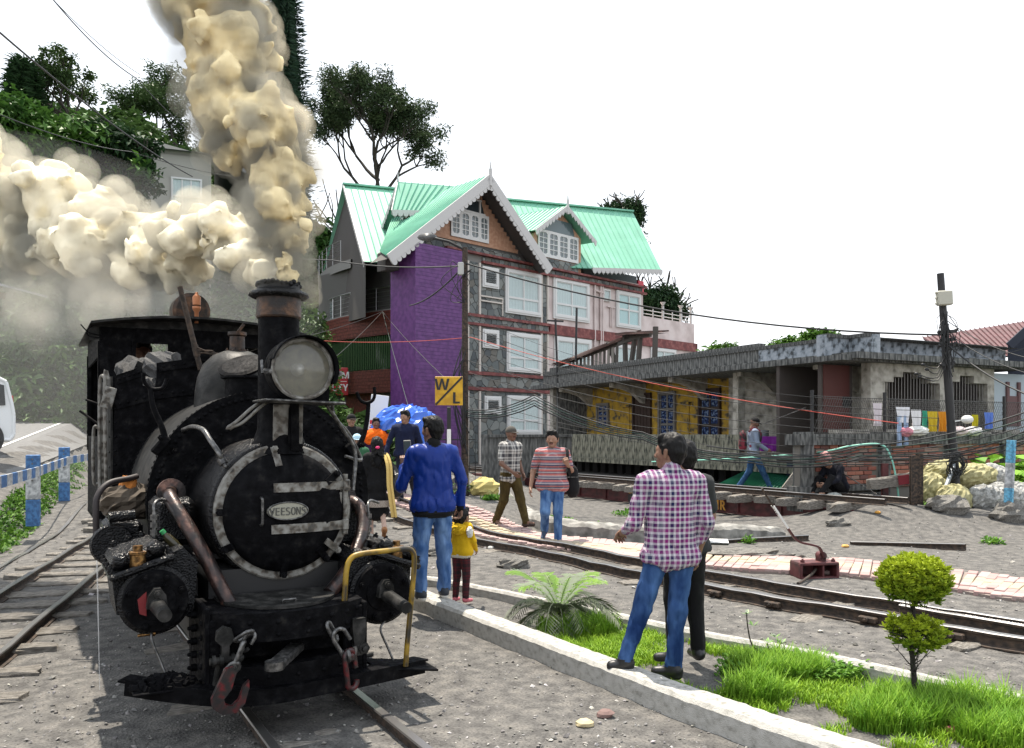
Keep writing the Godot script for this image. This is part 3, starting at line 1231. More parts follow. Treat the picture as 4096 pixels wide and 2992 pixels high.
func locomotive() -> void:
	loco_mats()
	rng.seed = 30
	var e := thing("steam_locomotive", "black narrow gauge steam locomotive with riveted saddle tank and big round headlamp", "locomotive", LO, deg_to_rad(30.0))
	var I: Material = mats.iron
	var b := MB.new()
	# ---- saddle tank: front plate, wrapper, rivets
	var tc := V(0.05, 1.21, 0)
	var arc := arc_pts(0.765, -20, 200, 44)
	var plate := arc.duplicate()
	b.prism(plate, tc + L3(0, 0, 0.735), Vector3.RIGHT, UPV, V(0, 0, 0.02))
	var tank := put(e, "tank_front", b, I)
	var rv := MB.new()
	for i in 62:
		var a := deg_to_rad(-18.0 + 216.0 * i / 61.0)
		rv.rivet(tc + L3(cos(a) * 0.715, sin(a) * 0.715, 0.715), FWD, 0.0155)
	for i in 30:
		var a := deg_to_rad(60.0 + 140.0 * i / 29.0)
		rv.rivet(tc + L3(cos(a) * 0.545, sin(a) * 0.545, 0.715), FWD, 0.011)
	for i in 30:
		var a := deg_to_rad(-20.0 + 100.0 * i / 29.0)
		rv.rivet(tc + L3(cos(a) * 0.545, sin(a) * 0.545, 0.715), FWD, 0.009)
	put(tank, "rivet_rows", rv, I)
	b = MB.new()
	var nz := noise(1.4, 2, 9)
	for i in 44:
		for k in 10:
			var q := []
			for c in [[0, 0], [1, 0], [1, 1], [0, 1]]:
				var pt: Vector2 = arc[i + c[0]]
				var t: float = 0.74 + 0.122 * (k + c[1])
				var s := 1.0 - 0.012 - 0.006 * nz.get_noise_3d(pt.x * 2.0, pt.y * 2.0, t * 2.0)
				q.append([tc + L3(pt.x * s, pt.y * s, t), V(pt.x, pt.y, 0).normalized()])
			b.quads(q[3][0], q[2][0], q[1][0], q[0][0], q[3][1], q[2][1], q[1][1], q[0][1])
	put(e, "tank_wrapper", b, mats.dusty)
	b = MB.new()
	for t in [0.79, 1.92]:
		for i in 60:
			var a := deg_to_rad(0.0 + 180.0 * i / 59.0)
			b.rivet(tc + L3(cos(a) * 0.757, sin(a) * 0.757, t), V(cos(a), sin(a), 0), 0.013)
	put(e, "wrapper_rivets", b, I)
	b = MB.new()
	b.prism(arc_pts(0.75, -20, 200, 30), tc + L3(0, 0, 1.96), Vector3.RIGHT, UPV, V(0, 0, 0.02))
	b.box(L3(0, 0.8, 1.8), V(1.1, 0.5, 2.2))
	put(e, "boiler_underside", b, mats.black)
	# ---- smokebox
	b = MB.new()
	b.lathe(L3(0, 1.19, 0.76), FWD, [V2(0.46, 0), V2(0.455, 0.3), V2(0.45, 0.72), V2(0.44, 0.745), V2(0.40, 0.75)], 48, true)
	put(e, "smokebox", b, mats.greasy)
	b = MB.new()
	b.lathe(L3(0, 1.19, 0.0), FWD, [V2(0.425, -0.02), V2(0.425, 0.012), V2(0.415, 0.02), V2(0.368, 0.02), V2(0.362, 0.0)], 48)
	put(e, "smokebox_ring", b, mats.worn)
	b = MB.new()
	b.lathe(L3(0, 1.19, 0.0), FWD, [V2(0.375, 0.015), V2(0.372, 0.04), V2(0.34, 0.066), V2(0.26, 0.095), V2(0.15, 0.112), V2(0.0, 0.118)], 48, true)
	var door := put(e, "smokebox_door", b, I)
	for q in [[-0.09, 0.385, 1.345], [-0.105, 0.375, 1.092]]:
		b = MB.new()
		for k in 8:
			var w0 := lerpf(q[0], q[1], k / 8.0)
			var w1 := lerpf(q[0], q[1], (k + 1) / 8.0)
			var zf := func(w): return 0.125 - 0.62 * (w * w + pow(q[2] - 1.19, 2.0)) * 0.9
			b.bar(L3(w0, q[2], -zf.call(w0)), L3(w1, q[2], -zf.call(w1)), 0.018, 0.056)
		b.cbox(L3(q[1] + 0.005, q[2], -0.045), V(0.04, 0.075, 0.05), 0.008)
		put(door, "hinge_strap", b, mats.worn)
	b = MB.new()
	b.cyl(L3(0.385, 1.03, -0.04), L3(0.385, 1.415, -0.04), 0.017, -1, 10)
	b.cyl(L3(0.345, 1.14, -0.045), L3(0.352, 1.30, -0.045), 0.010, -1, 6)
	put(door, "hinge_pin", b, mats.worn)
	b = MB.new()
	b.tube(smooth_path([L3(-0.165, 1.285, -0.085), L3(-0.165, 1.285, -0.13), L3(-0.163, 1.26, -0.135), L3(-0.163, 1.15, -0.135), L3(-0.165, 1.125, -0.13), L3(-0.165, 1.125, -0.085)], 3), 0.009, 7)
	put(door, "handle", b, mats.steel)
	for q in [[178, 0.4, -0.22, 0.03], [100, 0.4, -0.12, 0.06], [35, 0.4, -0.1, 0.02], [-38, 0.42, -0.12, 0.035], [-50, 0.4, -0.1, 0.0], [-92, 0.39, -0.11, 0.02], [-150, 0.42, -0.03, 0.02]]:
		b = MB.new()
		var a := deg_to_rad(q[0])
		var d := V(cos(a), sin(a), 0)
		var c: Vector3 = L3(0, 1.19, -0.035) + d * (q[1] - 0.02)
		b.bar(c + d * 0.03, c + d * (q[2] * 0.75) + FWD * 0.045, 0.042, 0.016, FWD)
		b.hexnut(c + d * 0.02 + FWD * 0.01, FWD, 0.02, 0.022)
		b.cyl(c + d * 0.02, c + d * 0.02 + FWD * 0.05, 0.011, -1, 8)
		put(door, "door_clamp", b, mats.worn if q[3] > 0.03 else I)
	# maker's plate
	b = MB.new()
	var el := []
	for i in 33:
		var a := TAU * i / 32.0
		el.append(V2(cos(a) * 0.128, sin(a) * 0.056))
	el.resize(32)
	b.prism(el, L3(-0.008, 1.203, -0.118), Vector3.RIGHT, UPV, V(0, 0, 0.012))
	var pl := put(door, "oval_nameplate", b, mat(Color(0.32, 0.32, 0.27), 0.35, 0.6))
	b = MB.new()
	var rim := []
	for p in el:
		rim.append(L3(-0.008 + p.x * 0.95, 1.203 + p.y * 0.95, -0.132))
	rim.append(rim[0])
	b.tube(rim, 0.005, 6)
	b.rivet(L3(-0.108, 1.203, -0.13), FWD, 0.008); b.rivet(L3(0.093, 1.203, -0.13), FWD, 0.008)
	put(pl, "rim", b, mats.steel)
	text(pl, "lettering", "VEESONS", 0.047, 0.008, Transform3D(Basis().scaled(V(0.82, 1, 1)), L3(-0.008, 1.2005, -0.134)), mat(Color(0.06, 0.06, 0.055), 0.5), "Droid Sans Mono")
	# ---- chimney
	b = MB.new()
	b.lathe(L3(0, 0, 0.12), UPV, [V2(0.19, 1.55), V2(0.155, 1.64), V2(0.135, 1.70), V2(0.13, 1.8), V2(0.127, 2.41)], 28, true)
	var ch := put(e, "chimney", b, I)
	b = MB.new()
	b.lathe(L3(0, 0, 0.12), UPV, [V2(0.128, 2.405), V2(0.137, 2.41), V2(0.14, 2.42), V2(0.137, 2.54), V2(0.12, 2.545)], 28)
	put(ch, "chimney_band", b, mats.brown)
	b = MB.new()
	b.lathe(L3(0, 0, 0.12), UPV, [V2(0.135, 2.535), V2(0.17, 2.541), V2(0.188, 2.552), V2(0.182, 2.57), V2(0.15, 2.585), V2(0.135, 2.60), V2(0.136, 2.625), V2(0.12, 2.632), V2(0.11, 2.60), V2(0.108, 2.3)], 32, true)
	for i in 30:
		var a := TAU * i / 30.0
		b.ball(L3(cos(a) * 0.13, 2.625 + R(-0.008, 0.01), 0.12 + sin(a) * 0.13), Vector3.ONE * R(0.012, 0.02), 6)
		b.ball(L3(cos(a) * 0.172, 2.555 + R(-0.006, 0.004), 0.12 + sin(a) * 0.172), Vector3.ONE * R(0.008, 0.015), 6)
	put(ch, "chimney_cap", b, mats.greasy)
	# ---- headlamp
	var lp := Node3D.new()
	lp.name = "headlamp"
	e.add_child(lp, true)
	lp.position = L3(0.033, 2.062, -0.3)
	lp.rotation = V(0.03, -0.03, 0)
	b = MB.new()
	b.lathe(Vector3.ZERO, FWD, [V2(0.0, -0.32), V2(0.09, -0.31), V2(0.16, -0.26), V2(0.188, -0.18), V2(0.192, -0.02), V2(0.19, 0.0), V2(0.168, 0.0)], 36, true)
	put(lp, "lamp_barrel", b, I)
	b = MB.new()
	b.lathe(Vector3.ZERO, FWD, [V2(0.196, -0.03), V2(0.2, -0.02), V2(0.2, 0.07), V2(0.196, 0.1), V2(0.193, 0.1), V2(0.193, -0.03)], 24, true, deg_to_rad(-25), deg_to_rad(165))
	put(lp, "lamp_hood", b, I)
	b = MB.new()
	b.lathe(Vector3.ZERO, FWD, [V2(0.186, -0.004), V2(0.187, 0.012), V2(0.178, 0.02), V2(0.168, 0.018), V2(0.163, 0.0)], 36)
	for i in 8:
		var a := TAU * (i + 0.3) / 8.0
		b.cbox(V(cos(a) * 0.166, sin(a) * 0.166, 0.016), V(0.014, 0.045, 0.008), 0.003, Basis(FWD, a))
	put(lp, "lamp_rim", b, mats.worn)
	b = MB.new()
	b.lathe(V(0, 0, -0.13), FWD, [V2(0.0, 0.0), V2(0.06, 0.012), V2(0.12, 0.055), V2(0.163, 0.125)], 28, true)
	put(lp, "reflector", b, tmat(ntex(0.02, [[0.3, Color(0.05, 0.042, 0.02)], [0.7, Color(0.15, 0.13, 0.07)]], 83, 256, 5), 2.0, 0.35, 0.6))
	b = MB.new()
	b.ball(V(0, 0, -0.07), V(0.028, 0.028, 0.04), 12)
	b.cyl(V(0, 0, -0.13), V(0, 0, -0.09), 0.045, 0.03, 12)
	put(lp, "bulb", b, mat(Color(0.3, 0.3, 0.28), 0.1, 0.3))
	b = MB.new()
	b.lathe(Vector3.ZERO, FWD, [V2(0.165, 0.005), V2(0.12, 0.016), V2(0.06, 0.022), V2(0.0, 0.024)], 28, true)
	put(lp, "lamp_glass", b, mats.pane)
	b = MB.new()
	for s in [-1, 1]:
		b.cbox(V(s * 0.2, -0.02, -0.01), V(0.045, 0.03, 0.05), 0.006)
		b.hexnut(V(s * 0.22, -0.02, 0.012), FWD, 0.017, 0.02)
		b.cyl(V(s * 0.205, -0.03, -0.12), V(s * 0.205, 0.05, -0.16), 0.012, -1, 8)
	put(lp, "lamp_latch", b, mats.steel)
	# shelf and bracket under the lamp
	b = MB.new()
	b.cbox(L3(0.05, 1.868, -0.16), V(0.48, 0.014, 0.36), 0.005, Basis(FWD, -0.03))
	put(e, "lamp_shelf", b, mats.steel)
	b = MB.new()
	b.cbox(L3(0.02, 1.70, -0.02), V(0.185, 0.32, 0.012), 0.003, Basis(Vector3.RIGHT, 0.06))
	put(e, "bracket_plate", b, mats.worn)
	b = MB.new()
	b.bar(L3(0.05, 1.86, -0.06), L3(0.055, 1.57, -0.05), 0.05, 0.03, FWD)
	b.bar(L3(0.03, 1.84, -0.045), L3(0.02, 1.57, -0.045), 0.018, 0.02, FWD)
	for q in [[-0.05, 1.575], [0.09, 1.575], [0.055, 1.80], [0.09, 1.6]]:
		b.hexnut(L3(q[0], q[1], -0.05), FWD, 0.015, 0.016)
	b.box(L3(0.19, 1.92, -0.05), V(0.14, 0.12, 0.1))
	put(e, "lamp_bracket", b, I)
	b = MB.new()
	for o in [0.0, 0.042]:
		b.tube(smooth_path([L3(-0.12 + o * 0.4, 1.875, -0.02), L3(-0.2 + o, 1.84, -0.06), L3(-0.31 + o, 1.745, -0.09), L3(-0.355 + o * 0.6, 1.717, -0.1)], 5), 0.010, 7)
	b.tube([L3(-0.355, 1.717, -0.1), L3(-0.365, 1.708, -0.105), L3(-0.345, 1.705, -0.105), L3(-0.33, 1.717, -0.1)], 0.010, 7)
	put(e, "loop_handle", b, mats.worn)
	b = MB.new()
	b.tube(smooth_path([L3(-0.49, 1.70, 0.69), L3(-0.47, 1.72, 0.45), L3(-0.447, 1.70, 0.2), L3(-0.425, 1.64, 0.1), L3(-0.385, 1.55, 0.0), L3(-0.36, 1.49, 0.05)], 5), 0.016, 8)
	b.hexnut(L3(-0.375, 1.525, 0.02), V(0.4, -0.8, 0.4), 0.028, 0.04)
	put(e, "steam_pipe", b, mats.steel)
	b = MB.new()
	b.tube(smooth_path([L3(0.28, 1.86, -0.1), L3(0.36, 1.78, 0.1), L3(0.52, 1.68, 0.3), L3(0.64, 1.52, 0.4), L3(0.62, 1.49, 0.35), L3(0.5, 1.52, 0.3)], 6), 0.012, 7)
	b.tube(smooth_path([L3(0.26, 1.86, -0.05), L3(0.40, 1.70, 0.05), L3(0.5, 1.55, 0.1), L3(0.47, 1.3, 0.06)], 6), 0.014, 7)
	put(e, "cable", b, mats.steel)
	# ---- copper steam pipes to the cylinders
	b = MB.new()
	b.tube(smooth_path([L3(-0.60, 1.31, 0.5), L3(-0.625, 1.29, 0.32), L3(-0.60, 1.215, 0.2), L3(-0.545, 1.10, 0.09), L3(-0.47, 0.93, -0.05), L3(-0.42, 0.80, -0.15), L3(-0.36, 0.66, -0.23)], 6), 0.043, 14)
	b.lathe(L3(-0.61, 1.31, 0.36), FWD, [V2(0.085, -0.02), V2(0.085, 0.015), V2(0.04, 0.02)], 18)
	put(e, "steam_delivery_pipe", b, mats.copper)
	b = MB.new()
	b.tube(smooth_path([L3(0.50, 1.22, 0.5), L3(0.565, 1.20, 0.3), L3(0.585, 1.13, 0.2), L3(0.55, 1.02, 0.1), L3(0.46, 0.90, -0.02), L3(0.34, 0.78, -0.14), L3(0.22, 0.69, -0.22)], 6), 0.043, 14)
	b.lathe(L3(0.51, 1.23, 0.36), FWD, [V2(0.085, -0.02), V2(0.085, 0.015), V2(0.04, 0.02)], 18)
	put(e, "steam_delivery_pipe", b, mats.copper)
	# ---- cylinders with sloping valve chests
	for side in [0, 1]:
		var c := L3(-0.771, 0.748, -0.22) if side == 0 else L3(0.565, 0.668, -0.22)
		var r := 0.172 if side == 0 else 0.186
		var sg := -1.0 if side == 0 else 1.0
		b = MB.new()
		b.lathe(c + L3(0, 0, 0.5), FWD, [V2(r * 1.02, 0), V2(r * 1.02, 0.44), V2(r * 1.12, 0.445), V2(r * 1.12, 0.49), V2(r, 0.5)], 32)
		b.prism([V2(-1.12 * r, -0.4 * r), V2(-1.25 * r, 0.75 * r), V2(0.9 * r, 1.62 * r) , V2(1.35 * r, 1.1 * r), V2(1.2 * r, -0.7 * r)] if side == 0 else [V2(-1.2 * r, -0.7 * r), V2(-1.15 * r, 1.2 * r), V2(-0.6 * r, 1.45 * r), V2(1.15 * r, 0.72 * r), V2(1.1 * r, -0.4 * r)], c + L3(0, 0, 0.46), Vector3.RIGHT, UPV, V(0, 0, 0.42))
		var cy := put(e, "cylinder", b, mats.greasy)
		b = MB.new()
		b.lathe(c, FWD, [V2(r, -0.01), V2(r, 0.02), V2(r * 0.97, 0.028), V2(r * 0.62, 0.03), V2(r * 0.6, 0.038), V2(0.0, 0.04)], 32)
		for i in 8:
			var a := TAU * (i + 0.5) / 8.0
			b.hexnut(c + V(cos(a) * r * 0.84, sin(a) * r * 0.84, 0.028), FWD, 0.019, 0.02)
		for i in 2:
			b.hexnut(c + V((i - 0.5) * r * 0.55, r * 0.5, 0.036), FWD, 0.014, 0.014)
		var cover := put(cy, "cylinder_cover", b, I)
		if side == 0:
			b = MB.new()
			b.prism([V2(-0.095, 0.02), V2(-0.05, 0.06), V2(-0.05, -0.075), V2(-0.085, -0.06)], c + V(0, 0, 0.0405), Vector3.RIGHT, UPV, V(0, 0, 0.002))
			put(cover, "red_paint_patch", b, mat(Color(0.16, 0.006, 0.01), 0.4))
		b = MB.new()
		var g0 := c + V(0.0, 0.02 if side == 0 else 0.03, 0.04)
		b.prism([V2(-0.055, -0.05), V2(-0.045, 0.02), V2(-0.015, 0.06), V2(0.018, 0.06), V2(0.045, 0.02), V2(0.055, -0.05)], g0, Vector3.RIGHT, UPV, V(0, 0, 0.05))
		b.hexnut(g0 + V(0.002, 0.03, 0.05), FWD, 0.022, 0.02)
		var tip := c + V(0.012, -0.03, 0.30) if side == 0 else c + V(0.02, -0.04, 0.36)
		b.cyl(g0 + V(0.0, -0.035, 0.03), tip, 0.042, 0.036, 20)
		put(cover, "piston_tail_rod", b, mats.dusty)
		# valve chest: tilted outward
		var bas := Basis(FWD, 0.30 if side == 0 else -0.34)
		var vc := L3(-0.845, 0.965, 0.05) if side == 0 else L3(0.675, 0.892, 0.05)
		b = MB.new()
		b.cbox(vc - bas.y * 0.03, V(0.35, 0.04, 0.58), 0.012, bas)
		b.cbox(vc + bas.y * 0.025, V(0.29, 0.085, 0.50), 0.03, bas)
		for i in 2:
			b.lathe(vc + bas.x * (0.09 - 0.18 * i) + bas.y * 0.03 + bas.z * 0.2, (bas.z + bas.y * 0.4), [V2(0.045, -0.02), V2(0.04, 0.05), V2(0.025, 0.07), V2(0, 0.072)], 14, true)
		for sx in [-1, 1]:
			for k in 4:
				b.hexnut(vc + bas.x * sx * 0.155 + bas.z * (-0.24 + 0.16 * k) - bas.y * 0.012, bas.y, 0.02, 0.026)
				b.cyl(vc + bas.x * sx * 0.155 + bas.z * (-0.24 + 0.16 * k) - bas.y * 0.012, vc + bas.x * sx * 0.155 + bas.z * (-0.24 + 0.16 * k) + bas.y * 0.035, 0.011, -1, 8)
		for k in 3:
			b.hexnut(vc + bas.x * (-0.08 + 0.08 * k) - bas.z * 0.2 + bas.y * 0.066, bas.y, 0.018, 0.022)
		put(cy, "valve_chest", b, mats.greasy)
		b = MB.new()
		var lu := L3(-0.858, 0, -0.19) if side == 0 else L3(0.685, -0.075, -0.17)
		b.lathe(lu, UPV, [V2(0.012, 0.87), V2(0.014, 0.91), V2(0.036, 0.925), V2(0.042, 0.945), V2(0.042, 1.005), V2(0.048, 1.01), V2(0.048, 1.022), V2(0.03, 1.026)], 18)
		b.lathe(lu, UPV, [V2(0.026, 1.022), V2(0.026, 1.055), V2(0, 1.055)], 6)
		put(cy, "brass_lubricator", b, mats.brass)
		b = MB.new()
		var vx := -0.732 if side == 0 else 0.611
		var vy := 1.19 if side == 0 else 1.13
		b.cyl(L3(vx, vy - 0.14, 0.15), L3(vx, vy, 0.15), 0.013, -1, 10)
		for k in 3:
			b.hexnut(L3(vx, vy - 0.12 + k * 0.045, 0.15), UPV, 0.024, 0.03)
		b.tube(smooth_path([L3(vx, vy, 0.15), L3(vx, vy + 0.06, 0.16), L3(vx + 0.04, vy + 0.085, 0.22), L3(vx + 0.13, vy + 0.06, 0.3)], 4), 0.01, 7)
		put(cy, "oil_pipe", b, mats.steel)
		b = MB.new()
		b.tube(smooth_path([c + V(0.02 * sg, -r, 0.0), c + V(-0.02, -r - 0.05, 0.03), c + V(0.02, -r - 0.16, 0.05), c + V(0.05, -r - 0.25, 0.08)], 5), 0.008, 6)
		put(cy, "drain_pipe", b, mats.steel)
		if side == 0:
			b = MB.new()
			b.cyl(L3(-0.86, 0.556, -0.2), L3(-0.76, 0.566, -0.2), 0.009, 0.014, 8)
			b.hexnut(L3(-0.80, 0.562, -0.2), Vector3.RIGHT, 0.018, 0.03)
			put(cy, "brass_drain_cock", b, mats.brass)
	# ---- front water box with its lid, bowed front, lower buffer plank
	var bow := [V2(-0.55, 0.05), V2(-0.535, -0.42), V2(-0.47, -0.47), V2(-0.38, -0.535), V2(-0.25, -0.585), V2(-0.08, -0.60), V2(0.08, -0.585), V2(0.2, -0.535), V2(0.29, -0.47), V2(0.36, -0.42), V2(0.385, 0.05)]
	b = MB.new()
	b.prism(bow, V(0, 0.53, 0), Vector3.RIGHT, -FWD, UPV * 0.155)
	var wb := put(e, "front_box", b, I)
	b = MB.new()
	for i in range(1, 9):
		var p: Vector2 = bow[i].lerp(bow[i + 1], 0.4)
		var d: Vector2 = (bow[i + 1] - bow[i]).normalized()
		b.rivet(L3(p.x, 0.635, p.y), V(d.y, 0, d.x), 0.017)
		b.rivet(L3(p.x, 0.565, p.y), V(d.y, 0, d.x), 0.015)
	put(wb, "rivets", b, I)
	b = MB.new()
	var lid := []
	for i in 17:
		var a := PI + PI * i / 16.0
		lid.append(V2(-0.08 + cos(a) * 0.345, -0.12 + sin(a) * 0.41))
	lid.append(V2(0.265, -0.04)); lid.append(V2(-0.425, -0.04))
	b.prism(lid, V(0, 0.688, 0), Vector3.RIGHT, -FWD, UPV * 0.018)
	var lido := put(wb, "lid", b, mats.dusty)
	b = MB.new()
	b.tube([L3(-0.12, 0.705, -0.44), L3(-0.12, 0.725, -0.45), L3(-0.05, 0.725, -0.452), L3(-0.05, 0.705, -0.442)], 0.007, 6)
	put(lido, "handle", b, mats.steel)
	b = MB.new()
	# side plates of the frame
	b.cbox(L3(-0.535, 0.47, -0.2), V(0.03, 0.5, 0.52), 0.006)
	b.cbox(L3(0.365, 0.45, -0.2), V(0.03, 0.44, 0.52), 0.006)
	b.cbox(L3(0.30, 0.45, -0.44), V(0.13, 0.4, 0.03), 0.008)
	b.cbox(L3(-0.47, 0.45, -0.44), V(0.13, 0.4, 0.03), 0.008)
	for k in 5:
		b.rivet(L3(-0.552, 0.3 + 0.08 * k, -0.36), -Vector3.RIGHT, 0.018)
		b.hexnut(L3(-0.552, 0.34 + 0.075 * k, -0.2), -Vector3.RIGHT, 0.022, 0.03)
	b.box(L3(-0.08, 0.45, -0.2), V(0.86, 0.3, 0.3))
	put(e, "frame", b, I)
	b = MB.new()
	b.prism(bow.map(func(p): return V2(p.x * 0.93 - 0.005, p.y * 1.0 + 0.0)), V(0, 0.275, 0), Vector3.RIGHT, -FWD, UPV * 0.12)
	for i in range(2, 8):
		var p: Vector2 = bow[i]
		b.rivet(L3(p.x * 0.93, 0.335, p.y - 0.003), FWD, 0.013)
	put(e, "buffer_plank", b, I)
	b = MB.new()
	b.cbox(L3(-0.15, 0.447, -0.62), V(0.09, 0.05, 0.42), 0.01, Basis(UPV, -0.55))
	b.cyl(L3(-0.256, 0.43, -0.79), L3(-0.256, 0.475, -0.79), 0.05, -1, 16)
	var db := put(e, "drawbar", b, mats.steel)
	b = MB.new()
	b.cyl(L3(-0.256, 0.473, -0.79), L3(-0.256, 0.4765, -0.79), 0.018, -1, 12)
	put(db, "painted_pin_hole", b, mats.black)  # solid black disc that paints the dark inside of the hole
	# lugs, chains and hooks
	b = MB.new()
	b.prism([V2(-0.05, 0.0), V2(-0.045, 0.05), V2(-0.01, 0.075), V2(0.03, 0.06), V2(0.045, 0.0), V2(0.02, -0.03), V2(0.015, -0.11), V2(-0.02, -0.11), V2(-0.02, -0.03)], L3(-0.46, 0.56, -0.53), Vector3.RIGHT, UPV, FWD * 0.04)
	b.cyl(L3(-0.54, 0.45, -0.55), L3(-0.39, 0.455, -0.55), 0.02, -1, 10)
	for q in [-0.53, -0.49, -0.43, -0.395]:
		b.hexnut(L3(q, 0.452, -0.55), Vector3.RIGHT, 0.032, 0.02)
	b.cyl(L3(-0.49, 0.45, -0.54), L3(-0.505, 0.31, -0.5), 0.014, -1, 8)
	put(e, "chain_lug", b, mats.dusty)
	b = MB.new()
	b.prism([V2(-0.04, 0.0), V2(-0.04, 0.06), V2(0.04, 0.06), V2(0.045, -0.02), V2(0.02, -0.16), V2(-0.02, -0.16)], L3(0.315, 0.52, -0.46), Vector3.RIGHT, UPV, FWD * 0.04)
	b.hexnut(L3(0.345, 0.40, -0.48), FWD, 0.035, 0.03)
	b.cyl(L3(0.37, 0.33, -0.42), L3(0.43, 0.335, -0.42), 0.016, -1, 8)
	put(e, "chain_lug", b, mats.dusty)
	b = MB.new()
	link(b, L3(-0.375, 0.585, -0.62), V(0.6, 0.5, 0.5), V(0.3, -0.6, 0.6), 0.11, 0.06, 0.011)
	link(b, L3(-0.355, 0.555, -0.62), V(0.4, 0.7, 0.2), V(-0.7, 0.3, 0.6), 0.11, 0.055, 0.011)
	link(b, L3(-0.412, 0.495, -0.66), V(0.4, 1.0, 0.0), V(0.9, -0.3, 0.4), 0.15, 0.05, 0.012)
	link(b, L3(-0.448, 0.43, -0.67), V(0.6, 0.6, 0.2), V(0.2, -0.3, 0.9), 0.08, 0.06, 0.012)
	put(e, "coupling_chain", b, mats.steel)
	b = MB.new()
	b.prism([V2(-0.02, 0.11), V2(0.015, 0.12), V2(0.035, 0.09), V2(0.008, 0.0), V2(-0.03, -0.045), V2(-0.02, -0.075), V2(0.012, -0.085), V2(0.045, -0.06), V2(0.07, 0.01), V2(0.098, 0.035), V2(0.098, -0.005), V2(0.075, -0.085), V2(0.03, -0.125), V2(-0.035, -0.125), V2(-0.085, -0.085), V2(-0.092, -0.035), V2(-0.06, 0.03)], L3(-0.475, 0.345, -0.72), Vector3.RIGHT, UPV, FWD * 0.035)
	put(e, "coupling_hook", b, mats.redhook)
	b = MB.new()
	link(b, L3(0.118, 0.545, -0.6), V(-0.4, 0.8, 0.0), V(0.7, 0.2, 0.6), 0.12, 0.05, 0.012)
	link(b, L3(0.18, 0.475, -0.63), V(-0.5, 0.9, 0.0), V(0.1, 0.1, 1), 0.19, 0.085, 0.013)
	link(b, L3(0.195, 0.40, -0.63), V(0.0, 0.4, 0.8), V(1, 0.1, 0), 0.09, 0.06, 0.012)
	put(e, "coupling_chain", b, mats.steel)
	b = MB.new()
	link(b, L3(0.215, 0.325, -0.64), V(-0.1, 1, 0), V(0.5, 0, 1), 0.22, 0.075, 0.017)
	b.cbox(L3(0.205, 0.395, -0.64), V(0.06, 0.05, 0.035), 0.012)
	put(e, "coupling_hook", b, mats.redhook)
	# ---- pilot step bar: bowed plank with a turned-up lip
	b = MB.new()
	var sp := smooth_path([L3(-0.935, 0.318, -0.34), L3(-0.70, 0.285, -0.50), L3(-0.462, 0.258, -0.61), L3(-0.2, 0.245, -0.65), L3(0.1, 0.245, -0.62), L3(0.35, 0.235, -0.56), L3(0.6, 0.212, -0.45), L3(0.81, 0.188, -0.34)], 4)
	for i in sp.size() - 1:
		var p: Vector3 = sp[i]
		var q: Vector3 = sp[i + 1]
		b.bar(p, q, 0.012, 0.085)
		b.bar(p + V(0, 0.035, -0.06), q + V(0, 0.035, -0.06), 0.12, 0.012)
	b.cbox(L3(0.64, 0.222, -0.34), V(0.42, 0.014, 0.26), 0.004, Basis(FWD, -0.16))
	b.cbox(L3(-0.74, 0.31, -0.38), V(0.34, 0.014, 0.24), 0.004)
	put(e, "step_bar", b, I)
	b = MB.new()
	b.tube(smooth_path([L3(0.235, 0.55, -0.45), L3(0.243, 0.72, -0.45), L3(0.255, 0.87, -0.45), L3(0.285, 0.935, -0.45), L3(0.35, 0.955, -0.45), L3(0.5, 0.962, -0.455), L3(0.63, 0.965, -0.455), L3(0.675, 0.945, -0.455), L3(0.688, 0.88, -0.455), L3(0.672, 0.66, -0.45), L3(0.645, 0.40, -0.45), L3(0.632, 0.24, -0.45)], 5), 0.0165, 10)
	put(e, "hand_rail", b, mats.yellowbar)
	# ---- running gear in the shade
	b = MB.new()
	for s in [-1, 1]:
		b.box(L3(0.0 + s * 0.52, 0.62, 1.9), V(0.05, 0.35, 3.6))
	b.box(L3(0.0, 0.9, 1.9), V(1.75, 0.03, 3.3))
	b.box(L3(0.0, 0.70, 0.45), V(0.9, 0.3, 0.9))
	put(e, "main_frame", b, mats.black)
	for t in [1.0, 2.65]:
		for s in [-1, 1]:
			b = MB.new()
			b.lathe(L3(0.045 + s * 0.36, 0.41, t), V(s, 0, 0), [V2(0.0, 0.03), V2(0.08, 0.04), V2(0.1, 0.01), V2(0.28, 0.0), V2(0.28, 0.03), V2(0.34, 0.03), V2(0.34, -0.07), V2(0.37, -0.07), V2(0.37, -0.1), V2(0, -0.1)], 32)
			put(e, "driving_wheel", b, mats.greasy)
	# ---- dome with its pipe, filler and hatch lid
	b = MB.new()
	b.lathe(L3(0.0, 0, 1.37), UPV, [V2(0.315, 1.86), V2(0.305, 2.0), V2(0.29, 2.1), V2(0.25, 2.2), V2(0.18, 2.27), V2(0.1, 2.305), V2(0.0, 2.31)], 32, true)
	var dome := put(e, "dome", b, mats.dusty)
	b = MB.new()
	b.lathe(L3(0.0, 0, 1.37), UPV, [V2(0.085, 2.29), V2(0.085, 2.31), V2(0.058, 2.315), V2(0.056, 2.42), V2(0.07, 2.43), V2(0.07, 2.455), V2(0, 2.46)], 20)
	b.bar(L3(0, 2.45, 1.37), L3(0.05, 2.52, 1.37), 0.02, 0.02)
	for i in 6:
		b.hexnut(L3(cos(i * 1.047) * 0.075, 2.305, 1.37 + sin(i * 1.047) * 0.075), UPV, 0.012, 0.014)
	put(dome, "safety_valve", b, mats.brown)
	b = MB.new()
	b.lathe(L3(-0.04, 2.175, 1.02), V(-0.35, 0.86, 0.42), [V2(0, -0.02), V2(0.165, -0.02), V2(0.17, 0.0), V2(0.14, 0.012), V2(0, 0.02)], 26)
